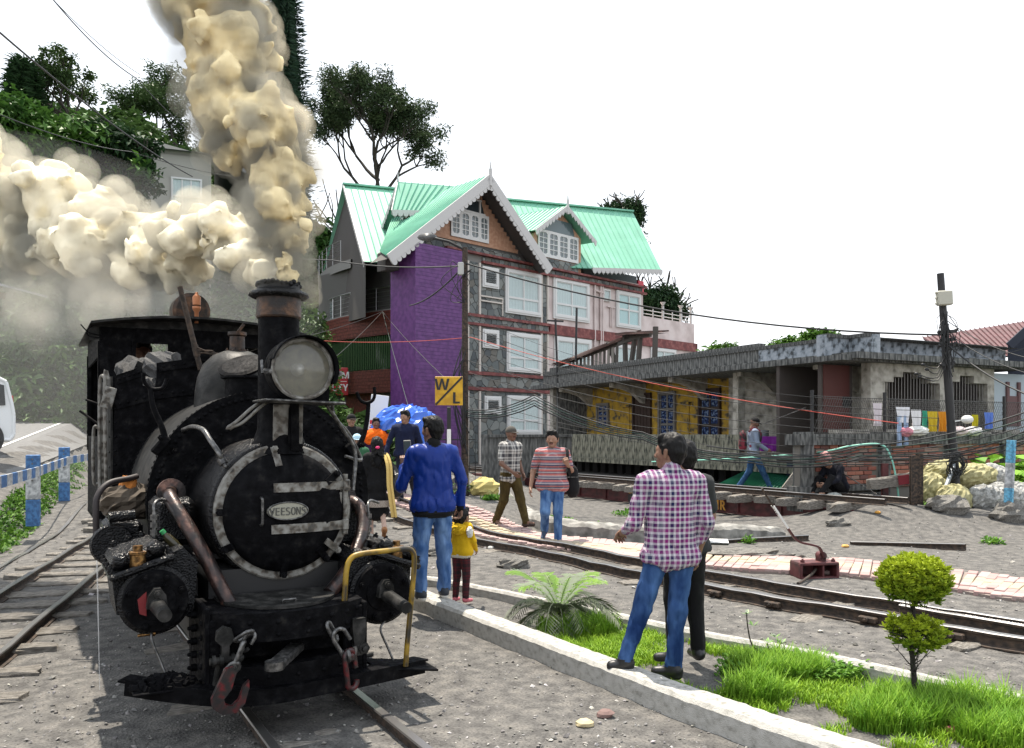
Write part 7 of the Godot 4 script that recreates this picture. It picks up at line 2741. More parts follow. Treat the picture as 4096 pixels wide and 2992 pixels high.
func person(label: String, at: Vector3, yaw: float, h: float, P: Dictionary, ms: Dictionary, cell := 0.016, group := "") -> Node3D:
	if fold == null:
		fold = noise(8.0, 2, 404)
		fold.fractal_type = FastNoiseLite.FRACTAL_RIDGED
		fold.fractal_gain = 0.3
	var k := h / 1.72
	var o := thing("person", label, "person", at, yaw, group)
	var g := func(key: String, d: Vector3) -> Vector3: return P.get(key, d)
	var wide: float = P.get("wide", 1.0)
	var hip: Vector3 = g.call("hip", V(0, 0.93, 0))
	var chest: Vector3 = g.call("chest", hip + V(0, 0.38, 0.01))
	var neck: Vector3 = g.call("neck", chest + V(0, 0.155, -0.01))
	var head: Vector3 = g.call("head", neck + V(0, 0.135, 0.03))
	var J := {}
	var mirror := func(v: Vector3, s: float) -> Vector3: return V(v.x * s, v.y, v.z)
	var fx: Vector3 = g.call("side", V(1, 0, 0))
	for s in ["L", "R"]:
		var sg := 1.0 if s == "L" else -1.0
		J["h" + s] = g.call("hip" + s, hip + fx * 0.088 * sg - V(0, 0.03, 0))
		J["k" + s] = g.call("knee" + s, V(0.10 * sg, 0.50, 0.02))
		J["a" + s] = g.call("ank" + s, V(0.11 * sg, 0.085, -0.02))
		J["t" + s] = g.call("toe" + s, J["a" + s] + V(0.03 * sg, -0.055, 0.15))
		J["s" + s] = g.call("sh" + s, chest + fx * 0.185 * sg * wide + V(0, 0.085, -0.01))
		J["e" + s] = g.call("el" + s, J["s" + s] + V(0.055 * sg, -0.285, -0.02))
		J["w" + s] = g.call("wr" + s, J["e" + s] + V(0.015 * sg, -0.245, 0.07))
	var lo := Vector3.ONE * 9
	var hi := -lo
	for v in J.values() + [hip, chest, neck]:
		lo = lo.min(v - Vector3.ONE * 0.26)
		hi = hi.max(v + Vector3.ONE * 0.26)
	lo.y = maxf(lo.y, -0.06)
	var f := Field.new(lo, hi, cell / k)
	var amp: float = P.get("fold", 0.007)
	var leg: float = P.get("leg", 1.0)
	# shoes
	for s in ["L", "R"]:
		var a: Vector3 = J["a" + s]
		var t: Vector3 = J["t" + s]
		var dn: Vector3 = g.call("sole" + s, V(0, -1, 0))
		var heel: Vector3 = a + (a - t) * 0.25 + dn * 0.045
		f.cap(heel, t, 0.04, 0.036, SHOE, 0.02, V(1, 1, 1))
		f.cap(a, a + dn * 0.03, 0.05, 0.048, SHOE, 0.03)
		if ms.has(SOLE):
			f.cap(heel + dn * 0.027, t + dn * 0.024, 0.037, 0.034, SOLE, 0.0)
		if P.get("bare", false):
			f.cap(a, t + V(0, 0.014, 0), 0.038, 0.032, SKIN, 0.02)
	# trousers
	var skirt: float = P.get("skirt", 0.0)
	f.cap(hip - fx * 0.055, hip + fx * 0.055, 0.116, 0.116, LEGS, 0.05, V(1, 1, 1.15), fold, amp)
	for s in ["L", "R"]:
		f.cap(J["h" + s], J["k" + s], 0.094 * leg, 0.069 * leg, LEGS, 0.05, Vector3.ONE, fold, amp)
		f.cap(J["k" + s], J["a" + s] + V(0, 0.02, 0), 0.069 * leg, 0.057 * leg, LEGS, 0.03, Vector3.ONE, fold, amp * 1.2)
	# upper body
	var tw: float = P.get("belly", 1.0)
	var hem: float = P.get("hem", 0.0)
	for s in [-1, 1]:
		f.cap(hip + (chest - hip) * (0.10 - hem) + fx * 0.066 * s * tw, chest + fx * 0.03 * s * wide, 0.134 * tw, 0.142, TOP, 0.07, V(1.0, 1, 1.16), fold, amp)
	var hp0 := hip + (chest - hip) * (0.02 - hem)
	f.cap(hp0 - fx * 0.075 * tw, hp0 + fx * 0.075 * tw, 0.132 * tw, 0.132 * tw, TOP, 0.07, V(1, 1.7, 1.12), fold, amp)
	f.cap(J["sL"] - fx * 0.045, J["sR"] + fx * 0.045, 0.083, 0.083, TOP, 0.07, V(1, 1, 1), fold, amp * 0.6)
	f.cap(chest + V(0, 0.02, 0), chest + (neck - chest) * 0.75, 0.14, 0.065, TOP, 0.05, V(0.95, 1, 1.2), fold, amp * 0.4)
	if skirt > 0.0:
		f.cap(hip + V(0, 0.05, 0), hip - V(0, skirt, 0.0), 0.15, 0.20, TOP, 0.06, V(0.95, 1, 1.15), fold, amp * 2.0)
	if ms.has(TRIM) and P.get("collar", true):
		f.cap(neck + V(0, -0.035, -0.012), neck + V(0, 0.012, -0.018), 0.073, 0.067, TRIM, 0.0)
		if P.get("waistband", false):
			f.cap(hip + (chest - hip) * (-hem - 0.16) - fx * 0.065, hip + (chest - hip) * (-hem - 0.16) + fx * 0.065, 0.134 * tw, 0.134 * tw, TRIM, 0.0, V(1.0, 2.8, 1.12))
	f.cap(neck - V(0, 0.04, 0), neck.lerp(head, 0.6), 0.058, 0.056, SKIN, 0.02)
	var sleeve: float = P.get("sleeve", 1.0)     # 1: to the wrist, 0: above the elbow
	for s in ["L", "R"]:
		var S: Vector3 = J["s" + s]
		var E: Vector3 = J["e" + s]
		var Wv: Vector3 = J["w" + s]
		f.cap(S.lerp(E, 0.5), E, 0.044, 0.04, SKIN, 0.02)
		f.cap(E, Wv, 0.041, 0.028, SKIN, 0.02)
		f.cap(S, S.lerp(E, 1.0 if sleeve > 0.2 else 0.72), 0.07, 0.056 if sleeve > 0.2 else 0.062, TOP, 0.04, Vector3.ONE, fold, amp)
		if sleeve > 0.2:
			var cuff := E.lerp(Wv, sleeve)
			f.cap(E, cuff, 0.056, 0.045, TOP, 0.03, Vector3.ONE, fold, amp * 1.2)
			if ms.has(TRIM) and P.get("cuffs", false):
				f.cap(E.lerp(Wv, sleeve - 0.04), E.lerp(Wv, sleeve + 0.07), 0.042, 0.04, TRIM, 0.0)
	var body := ArrayMesh.new()
	var sc := Transform3D(Basis().scaled(Vector3.ONE * k), Vector3.ZERO)
	add_surfaces(body, f.mesh(6), sc, ms)
	# hands
	var hc := maxf(cell * 0.33, 0.004)
	for s in ["L", "R"]:
		var sg := 1.0 if s == "L" else -1.0
		if P.get("nohand" + s, false):
			continue
		var d: Vector3 = g.call("hd" + s, (J["w" + s] - J["e" + s]).normalized())
		var bk: Vector3 = g.call("hb" + s, fx * sg)
		var y := -d.normalized()
		var z := (bk - y * bk.dot(y)).normalized()
		var x := y.cross(z)
		# thumb points forwards unless told otherwise
		var th: Vector3 = g.call("th" + s, V(0, 0, 1))
		var sd := 1.0 if x.dot(th) > 0.0 else -1.0
		var hm := hand_mesh(P.get("curl" + s, 0.35), hc, sd)
		add_surfaces(body, hm, Transform3D(Basis(x, y, z).scaled(Vector3.ONE * k * P.get("handsize", 1.0)), J["w" + s] * k), {0: ms[SKIN]})
	# head
	var hy: float = P.get("turn", 0.0)
	var hp: float = P.get("nod", 0.0)
	var hb := Basis(UPV, hy) * Basis(Vector3.RIGHT, hp)
	var ht := Transform3D(hb.scaled(Vector3.ONE * (k * P.get("headsize", 1.0))), head * k)
	var face := {0: ms[SKIN], 5: eye_white, 6: hair_black, 7: ms.get(7, lip)}
	add_surfaces(body, head_mesh(maxf(cell * 0.38, 0.0045), P.get("beard", 0.0), true), ht, face)
	var bm := MeshInstance3D.new()
	bm.name = "body"
	bm.mesh = body
	o.add_child(bm, true)
	if P.get("hair", true):
		var hm := ArrayMesh.new()
		add_surfaces(hm, hair_mesh(maxf(cell * 0.45, 0.006), P.get("longhair", 0.0), int(absf(at.x * 100))), Transform3D(ht.basis, ht.origin), {0: ms.get(8, hair_black)})
		var hi_ := MeshInstance3D.new()
		hi_.name = "hair"
		hi_.mesh = hm
		o.add_child(hi_, true)
	if P.has("cap"):
		var b := MB.new()
		b.xf = ht
		b.ball(V(0, 0.045, -0.012), V(0.092, 0.108, 0.098), 20, true)
		b.lathe(V(0, 0.045, -0.012), UPV, [V2(0.095, -0.012), V2(0.096, 0.012)], 20)
		if P["cap"] == 1:
			var pts := []
			for i in 11:
				var a := PI * i / 10.0
				pts.append(V2(cos(a) * 0.078, 0.06 + sin(a) * 0.10))
			b.prism(pts, V(0, 0.045, 0), Vector3.RIGHT, V(0, -0.18, 1).normalized(), V(0, 0.008, 0))
		put(o, "cap", b, P["capmat"])
	return o

var eye_white: Material
var hair_black: Material
var lip: Material

func check_tex(w: int, base: Color, bands: Array) -> ImageTexture:
	# woven check: bands = [from, to, colour] in both directions, averaged where they cross
	var im := Image.create(w, w, false, Image.FORMAT_RGB8)
	var row := []
	for i in w:
		var c := base
		for q in bands:
			if i >= q[0] and i < q[1]:
				c = q[2]
		row.append(c)
	for y in w:
		for x in w:
			im.set_pixel(x, y, (row[x] as Color).lerp(row[y], 0.5).linear_to_srgb())
	return ImageTexture.create_from_image(im)

func stripe_tex(hh: int, base: Color, bands: Array) -> ImageTexture:
	var im := Image.create(4, hh, false, Image.FORMAT_RGB8)
	for y in hh:
		var c := base
		for q in bands:
			if y >= q[0] and y < q[1]:
				c = q[2]
		for x in 4:
			im.set_pixel(x, y, c.linear_to_srgb())
	return ImageTexture.create_from_image(im)

func cloth(c: Color, rough := 0.9) -> StandardMaterial3D:
	var m := mat(c, rough)
	m.rim_enabled = true
	m.rim = 0.25
	m.metallic_specular = 0.3
	return m

func denim(lo: Color, hi: Color, sd: int) -> StandardMaterial3D:
	var m := tmat(ntex(0.012, [[0.25, lo], [0.55, lo.lerp(hi, 0.55)], [0.8, hi]], sd, 256, 5), 1.6, 0.9)
	m.uv1_scale = V(2.2, 0.9, 2.2)
	m.metallic_specular = 0.25
	return m

func people() -> void:
	eye_white = mat(Color(0.35, 0.32, 0.29), 0.3)
	hair_black = mat(Color(0.007, 0.0065, 0.0065), 0.55)
	hair_black.metallic_specular = 0.3
	lip = mat(Color(0.16, 0.06, 0.05), 0.6)
	var skin := mat(Color(0.20, 0.105, 0.068), 0.55)
	var skin2 := mat(Color(0.27, 0.15, 0.10), 0.55)
	var skin3 := mat(Color(0.15, 0.075, 0.048), 0.55)
	var blackshoe := mat(Color(0.014, 0.014, 0.015), 0.4)
	var black := cloth(Color(0.009, 0.009, 0.010))
	# 1 man in the blue jacket
	var nylon := mat(Color(0.006, 0.028, 0.20), 0.4)
	nylon.metallic_specular = 0.32
	var jeans := denim(Color(0.03, 0.08, 0.22), Color(0.17, 0.28, 0.50), 201)
	var p := person("man in shiny blue jacket and light jeans holding up a phone, seen from behind", V(-0.73, 0.145, -7.66), PI + 0.42, 1.67,
		{"wide": 1.04, "fold": 0.011, "leg": 1.12, "hem": 0.12, "waistband": true, "cuffs": true, "belly": 1.06, "turn": 0.5,
		"elL": V(0.27, 1.07, 0.12), "wrL": V(0.20, 1.25, 0.30), "hdL": V(-0.05, 1, 0.1), "hbL": V(0.1, 0.0, -1), "thL": V(-1, 0.2, 0.3), "curlL": 0.75,
		"elR": V(-0.285, 1.12, -0.02), "wrR": V(-0.29, 0.87, 0.02), "hdR": V(0, -1, 0.1), "curlR": 0.6,
		"kneeL": V(0.115, 0.5, 0.02), "ankL": V(0.12, 0.085, 0.0), "kneeR": V(-0.115, 0.5, 0.03), "ankR": V(-0.125, 0.085, 0.04)},
		{SKIN: skin, TOP: nylon, LEGS: jeans, SHOE: mat(Color(0.02, 0.025, 0.035), 0.7), SOLE: mat(Color(0.62, 0.6, 0.56), 0.7), TRIM: black}, 0.0135)
	var b := MB.new()
	# phone in his raised hand
	b = MB.new()
	b.cbox(Vector3.ZERO, V(0.072, 0.145, 0.009), 0.004)
	var ph := put(self, "smartphone", b, mat(Color(0.4, 0.38, 0.33), 0.3, 0.4))
	ph.position = V(-0.985, 1.54, -7.83)
	ph.rotation = V(0.1, -0.15, 0.06)
	tag(ph, "phone with pale rim held up in the blue jacket man's hand", "phone")
	b = MB.new()
	b.box(V(0, 0, 0.005), V(0.064, 0.125, 0.002))
	put(ph, "screen", b, mat(Color(0.10, 0.12, 0.11), 0.08))
	# 2 child
	var redcheck := tmat(check_tex(32, Color(0.10, 0.008, 0.012), [[0, 14, Color(0.012, 0.008, 0.01)], [22, 25, Color(0.02, 0.01, 0.015)]]), 13.0, 0.9)
	p = person("small child in yellow hooded jacket and dark red checked trousers beside the blue jacket man", V(-0.50, 0.02, -8.15), PI - 0.5, 0.92,
		{"headsize": 1.55, "wide": 0.95, "fold": 0.008, "leg": 1.12, "belly": 1.12, "hem": 0.02, "handsize": 0.9, "waistband": true, "collar": true, "neck": V(0, 1.42, 0), "head": V(0, 1.54, 0.02),
		"elR": V(-0.23, 1.13, 0.06), "wrR": V(-0.2, 0.95, 0.2), "shL": V(0.17, 1.36, 0), "elL": V(0.25, 1.45, -0.02), "wrL": V(0.27, 1.62, 0.0), "hdL": V(0, 1, 0)},
		{SKIN: skin2, TOP: cloth(Color(0.62, 0.38, 0.012)), LEGS: redcheck, SHOE: mat(Color(0.55, 0.14, 0.17), 0.6), TRIM: mat(Color(0.6, 0.57, 0.5), 0.9)}, 0.012)
	put(p, "hood", crumple(11, V(0.085, 0.05, 0.055), 0.25, 1.5, 18), cloth(Color(0.62, 0.38, 0.012))).position = V(-0.01, 0.725, -0.075)
	put(p, "scarf", crumple(12, V(0.03, 0.05, 0.03), 0.35, 1.8, 14), mat(Color(0.65, 0.64, 0.6), 0.9)).position = V(-0.13, 0.70, -0.05)
	# 3 man in the checked shirt
	var plaid := tmat(check_tex(48, Color(0.52, 0.50, 0.53), [[0, 14, Color(0.010, 0.013, 0.06)], [23, 37, Color(0.20, 0.016, 0.14)]]), 14.5, 0.9)
	plaid.metallic_specular = 0.25
	var jean2 := denim(Color(0.007, 0.024, 0.085), Color(0.06, 0.13, 0.30), 203)
	p = person("man in purple and white checked shirt and black boots, one foot on the kerb", V(0.95, 0.06, -5.44), PI + 0.2, 1.60,
		{"wide": 1.06, "fold": 0.010, "leg": 1.0, "hem": 0.2, "sleeve": 0.55, "turn": 0.75, "nod": -0.05, "hip": V(-0.10, 0.93, 0), "chest": V(-0.10, 1.31, 0.0),
		"kneeL": V(0.10, 0.50, 0.03), "ankL": V(0.225, 0.155, 0.02), "toeL": V(0.315, 0.105, 0.06), "kneeR": V(-0.155, 0.50, 0.0), "ankR": V(-0.135, 0.085, 0.03), "toeR": V(-0.03, 0.035, 0.10),
		"elL": V(0.17, 1.10, 0.0), "wrL": V(0.20, 1.01, 0.20), "hdL": V(-0.3, -0.1, 1), "hbL": V(0.4, 0.9, 0), "curlL": 0.6,
		"elR": V(-0.36, 1.115, -0.03), "wrR": V(-0.325, 0.875, 0.05), "hdR": V(0.1, -1, 0.15), "curlR": 0.45},
		{SKIN: skin, TOP: plaid, LEGS: jean2, SHOE: blackshoe, SOLE: mat(Color(0.02, 0.02, 0.02), 0.7), TRIM: plaid}, 0.0125)
	# 4 man in black behind him
	p = person("man in charcoal t-shirt and black trousers standing close behind the checked shirt man", V(1.235, 0.05, -5.93), PI + 0.35, 1.56,
		{"wide": 1.05, "sleeve": 0.0, "leg": 1.05, "hem": 0.12, "fold": 0.008, "turn": 0.2, "elR": V(-0.25, 1.13, 0.02), "wrR": V(-0.2, 0.95, 0.16), "hdR": V(-0.5, -0.3, 0.8), "hbR": V(0, 1, 0.2), "curlR": 0.7, "toeL": V(0.2, 0.03, 0.08)},
		{SKIN: skin, TOP: cloth(Color(0.030, 0.032, 0.033)), LEGS: black, SHOE: blackshoe}, 0.0145)
	b = MB.new()
	b.cbox(Vector3.ZERO, V(0.23, 0.016, 0.15), 0.007)
	var tb := put(self, "tablet", b, mats.black)
	tb.position = V(1.46, 0.885, -6.05)
	tb.rotation = V(0.06, -0.2, 0.0)
	tag(tb, "flat black tablet held level by the man in charcoal t-shirt", "tablet")
	b = MB.new()
	b.cbox(V(0, 0.0095, 0), V(0.225, 0.004, 0.145), 0.001)
	put(tb, "pale_top", b, mats.white)
	# 5 man with the flat cap
	var plaid2 := tmat(check_tex(48, Color(0.50, 0.49, 0.46), [[0, 20, Color(0.022, 0.022, 0.03)], [30, 38, Color(0.14, 0.13, 0.13)]]), 8.0, 0.9)
	person("man in grey cap, dark checked short sleeved shirt and olive trousers striding along the footpath", on(-0.03, -14.1, 0.03), 0.72, 1.70,
		{"sleeve": 0.0, "leg": 1.18, "hem": 0.28, "fold": 0.009, "hair": false, "cap": 1, "capmat": cloth(Color(0.075, 0.07, 0.062)), "bare": true, "beard": 1.0,
		"kneeL": V(0.09, 0.49, 0.16), "ankL": V(0.09, 0.10, 0.30), "toeL": V(0.11, 0.075, 0.46), "kneeR": V(-0.09, 0.48, -0.06), "ankR": V(-0.09, 0.09, -0.27),
		"elL": V(0.27, 1.12, -0.08), "wrL": V(0.27, 0.92, 0.02), "elR": V(-0.25, 1.10, 0.06), "wrR": V(-0.14, 0.95, 0.24), "curlR": 0.4},
		{SKIN: skin3, TOP: plaid2, LEGS: denim(Color(0.035, 0.026, 0.010), Color(0.075, 0.055, 0.02), 205), SHOE: mat(Color(0.03, 0.018, 0.013), 0.7), TRIM: plaid2}, 0.016)
	# 6 man in the striped polo
	var st := stripe_tex(96, Color(0.34, 0.10, 0.09), [[0, 6, Color(0.06, 0.06, 0.10)], [6, 10, Color(0.42, 0.38, 0.38)], [10, 20, Color(0.45, 0.12, 0.11)], [20, 23, Color(0.08, 0.07, 0.11)], [23, 27, Color(0.45, 0.40, 0.40)], [27, 30, Color(0.05, 0.05, 0.09)], [30, 40, Color(0.42, 0.13, 0.12)], [40, 44, Color(0.48, 0.42, 0.42)], [44, 52, Color(0.13, 0.12, 0.17)], [52, 56, Color(0.40, 0.36, 0.37)], [56, 62, Color(0.05, 0.05, 0.08)], [62, 72, Color(0.46, 0.13, 0.12)], [72, 78, Color(0.16, 0.14, 0.19)], [78, 82, Color(0.45, 0.4, 0.4)], [82, 90, Color(0.07, 0.06, 0.1)]])
	var polo := tmat(st, 3.4, 0.9)
	p = person("stout man with moustache in pink and grey striped polo shirt stepping over the rail", on(0.62, -12.75, -0.02), -0.12, 1.72,
		{"wide": 1.12, "belly": 1.22, "sleeve": 0.0, "leg": 1.1, "hem": 0.12, "fold": 0.007, "beard": 1.0, "turn": -0.1, "headsize": 1.08,
		"kneeR": V(-0.10, 0.50, 0.13), "ankR": V(-0.13, 0.20, -0.10), "toeR": V(-0.15, 0.08, 0.0), "soleR": V(0, -0.8, -0.5), "kneeL": V(0.09, 0.49, 0.06), "ankL": V(0.09, 0.07, 0.06),
		"elR": V(-0.30, 1.10, -0.03), "wrR": V(-0.33, 0.86, 0.05), "elL": V(0.29, 1.12, 0.0), "wrL": V(0.245, 1.22, 0.20), "hdL": V(-0.2, 0.7, 0.4), "hbL": V(0.2, -0.2, 1), "curlL": 0.9},
		{SKIN: skin2, TOP: polo, LEGS: denim(Color(0.025, 0.065, 0.18), Color(0.13, 0.24, 0.44), 206), SHOE: mat(Color(0.03, 0.05, 0.09), 0.7), TRIM: cloth(Color(0.25, 0.18, 0.2))}, 0.016)
	bag("backpack", "black backpack slung on the striped polo man's shoulder", p.transform * V(0.30, 0.98, -0.08), p.rotation.y, V(0.14, 0.23, 0.16), black, [p.transform * V(0.19, 1.46, -0.04), p.transform * V(0.235, 1.44, 0.10), p.transform * V(0.245, 1.24, 0.19), p.transform * V(0.28, 1.05, 0.08)])
	# 7 woman in black
	p = person("woman in black dress with waist length hair and yellow scarf walking away", on(-2.10, -12.9, 0.02), PI + 0.25, 1.58,
		{"wide": 0.95, "skirt": 0.42, "fold": 0.009, "longhair": 0.52, "leg": 0.8, "hem": 0.1, "ankL": V(0.10, 0.085, -0.02), "ankR": V(-0.10, 0.2, -0.26), "kneeR": V(-0.09, 0.5, -0.02), "toeR": V(-0.10, 0.07, -0.16), "soleR": V(0, -0.4, -0.9)},
		{SKIN: skin2, TOP: black, LEGS: cloth(Color(0.46, 0.32, 0.26)), SHOE: mat(Color(0.30, 0.13, 0.05), 0.6)}, 0.017)
	b = MB.new()
	var sp := smooth_path([V(-0.06, 1.30, 0.06), V(-0.12, 1.33, -0.06), V(-0.17, 1.15, -0.17), V(-0.18, 0.85, -0.20), V(-0.22, 0.55, -0.20), V(-0.25, 0.36, -0.17)], 5)
	for i in sp.size() - 1:
		for q in 3:
			var x := 0.03 * (q - 1)
			b.bar(sp[i] + V(x, 0, 0.012 * (q % 2)), sp[i + 1] + V(x, 0, 0.012 * (q % 2)), 0.034, 0.012, V(0.3, 0, 1))
	put(p, "scarf", b, cloth(Color(0.62, 0.45, 0.16)))
	b = MB.new()
	b.lathe(V(0, 0.52, 0), UPV, [V2(0.23, 0), V2(0.22, 0.05), V2(0.2, 0.10)], 20)
	put(p, "dress_hem", b, tmat(ntex(0.08, [[0.3, Color(0.12, 0.09, 0.07)], [0.7, Color(0.4, 0.35, 0.3)]], 207, 128, 3), 6.0, 0.9))
	put(p, "hair_clip", crumple(13, V(0.03, 0.022, 0.02), 0.3, 2.0, 12), mat(Color(0.6, 0.02, 0.14), 0.5)).position = V(0.0, 1.435, -0.125)
	bag("handbag", "black leather handbag hanging from the long haired woman's arm", p.transform * V(-0.32, 0.86, 0.02), p.rotation.y + 0.5, V(0.15, 0.17, 0.09), mat(Color(0.012, 0.012, 0.013), 0.35), [p.transform * V(-0.26, 0.98, 0.02), p.transform * V(-0.23, 1.15, 0.0), p.transform * V(-0.17, 1.24, 0.0), p.transform * V(-0.27, 1.14, 0.06), p.transform * V(-0.36, 0.98, 0.03)])
	# 8 man in navy
	var navy := cloth(Color(0.009, 0.013, 0.038))
	person("tall man in navy zipped jacket and dark trousers walking forward looking aside", on(-2.10, -16.3, 0.02), 0.05, 1.77,
		{"wide": 1.06, "turn": -0.55, "hem": 0.12, "fold": 0.008, "kneeL": V(0.11, 0.5, -0.02), "ankL": V(0.17, 0.10, -0.2), "kneeR": V(-0.09, 0.5, 0.10), "ankR": V(-0.07, 0.085, 0.1), "elR": V(-0.3, 1.14, 0), "wrR": V(-0.36, 0.93, 0.1), "elL": V(0.28, 1.13, -0.04), "wrL": V(0.29, 0.9, 0.04)},
		{SKIN: skin2, TOP: navy, LEGS: cloth(Color(0.010, 0.011, 0.02)), SHOE: blackshoe, TRIM: mat(Color(0.55, 0.55, 0.55), 0.8)}, 0.017)
	# 9 woman with the orange shawl
	p = person("woman with orange shawl over a dark dress standing by the blue umbrella", on(-2.85, -17.4, 0.05), 0.2, 1.60,
		{"wide": 1.05, "skirt": 0.4, "turn": 0.1, "hem": 0.1, "bare": true}, {SKIN: skin3, TOP: cloth(Color(0.035, 0.012, 0.05)), LEGS: cloth(Color(0.5, 0.10, 0.015)), SHOE: mat(Color(0.05, 0.03, 0.02), 0.7)}, 0.02)
	put(p, "shawl", crumple(14, V(0.26, 0.19, 0.17), 0.12, 2.2, 26), cloth(Color(0.78, 0.13, 0.008))).position = V(0, 1.20, 0.01)
	# 10-12 onlookers by the shop
	person("man in black baseball cap half hidden behind the locomotive by the shop", on(-3.18, -16.4, 0.05), 0.5, 1.66, {"hair": false, "cap": 1, "capmat": black}, {SKIN: skin2, TOP: black, LEGS: navy, SHOE: blackshoe}, 0.02)
	person("person in pale blue cap and green top behind the locomotive", on(-2.73, -14.6, 0.02), 0.3, 1.50, {"hair": false, "cap": 1, "capmat": cloth(Color(0.38, 0.56, 0.66))}, {SKIN: skin2, TOP: cloth(Color(0.03, 0.10, 0.05)), LEGS: navy, SHOE: blackshoe}, 0.02)
	person("person in black coat standing under the blue umbrella behind the navy man", on(-1.82, -17.6, 0.02), PI - 0.4, 1.68, {"hem": 0.2}, {SKIN: skin3, TOP: black, LEGS: black, SHOE: blackshoe}, 0.02)
	# 13 man walking to the right
	p = person("man in grey blue jacket, jeans and black cap walking past the yellow veranda", on(5.62, -19.3, 0.0), PI / 2 - 0.1, 1.70,
		{"hem": 0.1, "hair": false, "cap": 1, "capmat": black, "nod": 0.35, "leg": 1.08, "fold": 0.009, "kneeR": V(-0.08, 0.5, 0.18), "ankR": V(-0.08, 0.09, 0.36), "kneeL": V(0.08, 0.48, -0.08), "ankL": V(0.08, 0.10, -0.32),
		"elR": V(-0.24, 1.13, 0.04), "wrR": V(-0.2, 0.98, 0.26), "elL": V(0.24, 1.13, -0.06), "wrL": V(0.2, 0.95, 0.10)},
		{SKIN: skin3, TOP: cloth(Color(0.19, 0.23, 0.31)), LEGS: denim(Color(0.014, 0.04, 0.10), Color(0.05, 0.11, 0.22), 208), SHOE: mat(Color(0.04, 0.037, 0.033), 0.8), TRIM: cloth(Color(0.4, 0.1, 0.13))}, 0.017)
	bag("backpack", "dark red and black backpack on the back of the man walking past the veranda", p.transform * V(0, 1.18, -0.25), p.rotation.y, V(0.15, 0.23, 0.12), tmat(ntex(0.02, [[0.4, Color(0.01, 0.01, 0.01)], [0.6, Color(0.2, 0.015, 0.03)]], 209, 128, 2), 2.0, 0.8), [p.transform * V(-0.13, 1.38, -0.14), p.transform * V(-0.15, 1.47, 0.0), p.transform * V(-0.16, 1.35, 0.13), p.transform * V(-0.16, 1.12, 0.1), p.transform * V(-0.13, 1.05, -0.12)])
	# 14 man sitting on the ground
	var topi := tmat(ntex(0.12, [[0.35, Color(0.28, 0.04, 0.05)], [0.5, Color(0.5, 0.3, 0.27)], [0.7, Color(0.55, 0.42, 0.38)]], 210, 128, 3), 5.0, 0.9)
	p = person("man in black tracksuit and pink patterned cap sitting bent over by the rails", V(6.25, 0.5, -15.9), -PI / 2 + 0.5, 1.68,
		{"hip": V(0, 0.13, -0.05), "chest": V(0, 0.46, 0.10), "neck": V(0, 0.58, 0.21), "head": V(0, 0.66, 0.33), "nod": 0.75, "hair": true, "fold": 0.009,
		"kneeL": V(0.14, 0.34, 0.36), "ankL": V(0.12, 0.06, 0.60), "kneeR": V(-0.16, 0.32, 0.36), "ankR": V(-0.14, 0.06, 0.58), "shL": V(0.18, 0.52, 0.14), "shR": V(-0.18, 0.52, 0.14), "elL": V(0.22, 0.30, 0.28), "wrL": V(0.1, 0.22, 0.46), "elR": V(-0.22, 0.30, 0.28), "wrR": V(-0.1, 0.22, 0.46), "curlL": 0.6, "curlR": 0.6},
		{SKIN: skin2, TOP: cloth(Color(0.012, 0.013, 0.02)), LEGS: black, SHOE: skin2, TRIM: cloth(Color(0.02, 0.02, 0.03))}, 0.017)
	b = MB.new()
	var hk := Transform3D(Basis(Vector3.RIGHT, 0.75), V(0, 0.66, 0.33) * (1.68 / 1.72))
	b.xf = hk
	b.lathe(V(0, 0.03, -0.02), UPV, [V2(0.103, 0.0), V2(0.104, 0.05), V2(0.094, 0.13), V2(0.06, 0.15), V2(0, 0.14)], 20)
	put(p, "cap", b, topi)
	var cl := lone("cloth_heap", crumple(15, V(0.13, 0.05, 0.1), 0.4, 1.8, 22), cloth(Color(0.36, 0.38, 0.36)), "pale crumpled cloth beside the sitting man's knees", "cloth")
	cl.position = V(6.05, 0.5, -15.6)
	# driver, seen through the cab window
	p = person("driver in dark clothes inside the locomotive cab behind the small window", Vector3.ZERO, 0.0, 1.70, {}, {SKIN: skin3, TOP: cloth(Color(0.02, 0.02, 0.03)), LEGS: black, SHOE: blackshoe}, 0.024)
	p.transform = Transform3D(LB, LO) * Transform3D(Basis(), L3(-0.43, 0.88, 3.7))

func bag(called: String, label: String, at: Vector3, yaw: float, r: Vector3, m: Material, strap: Array) -> void:
	var n := thing(called, label, "bag", at, yaw)
	var b := MB.new()
	var f := Field.new(-r * 1.4, r * 1.4, minf(r.x, r.z) / 6.0)
	f.cap(V(0, -r.y * 0.45, 0), V(0, r.y * 0.35, 0), r.y * 0.58, r.y * 0.5, 0, 0.02, V(r.y / r.x, 1.0, r.y / r.z) * 0.72, fold, 0.006)
	put(n, "body", f.mesh(1), m)
	b = MB.new()
	b.bar(V(-r.x * 0.7, r.y * 0.2, r.z * 0.72), V(r.x * 0.7, r.y * 0.2, r.z * 0.72), 0.012, 0.012)
	put(n, "zip", b, mats.steel)
	b = MB.new()
	b.xf = n.transform.affine_inverse()
	var sp := smooth_path(strap, 5)
	for i in sp.size() - 1:
		b.bar(sp[i], sp[i + 1], 0.045, 0.012, V(0.2, 0.3, 1))
	put(n, "strap", b, m)

# ---------------------------------------------------------------- plants
var leafm := {}
func leaf_mat(key: String, through := 0.5) -> Material:
	if not leafm.has(key):
		var m := vmat(0.55)
		m.metallic_specular = 0.3
		m.backlight_enabled = true
		m.backlight = Color(through, through, through)
		leafm[key] = m
	return leafm[key]

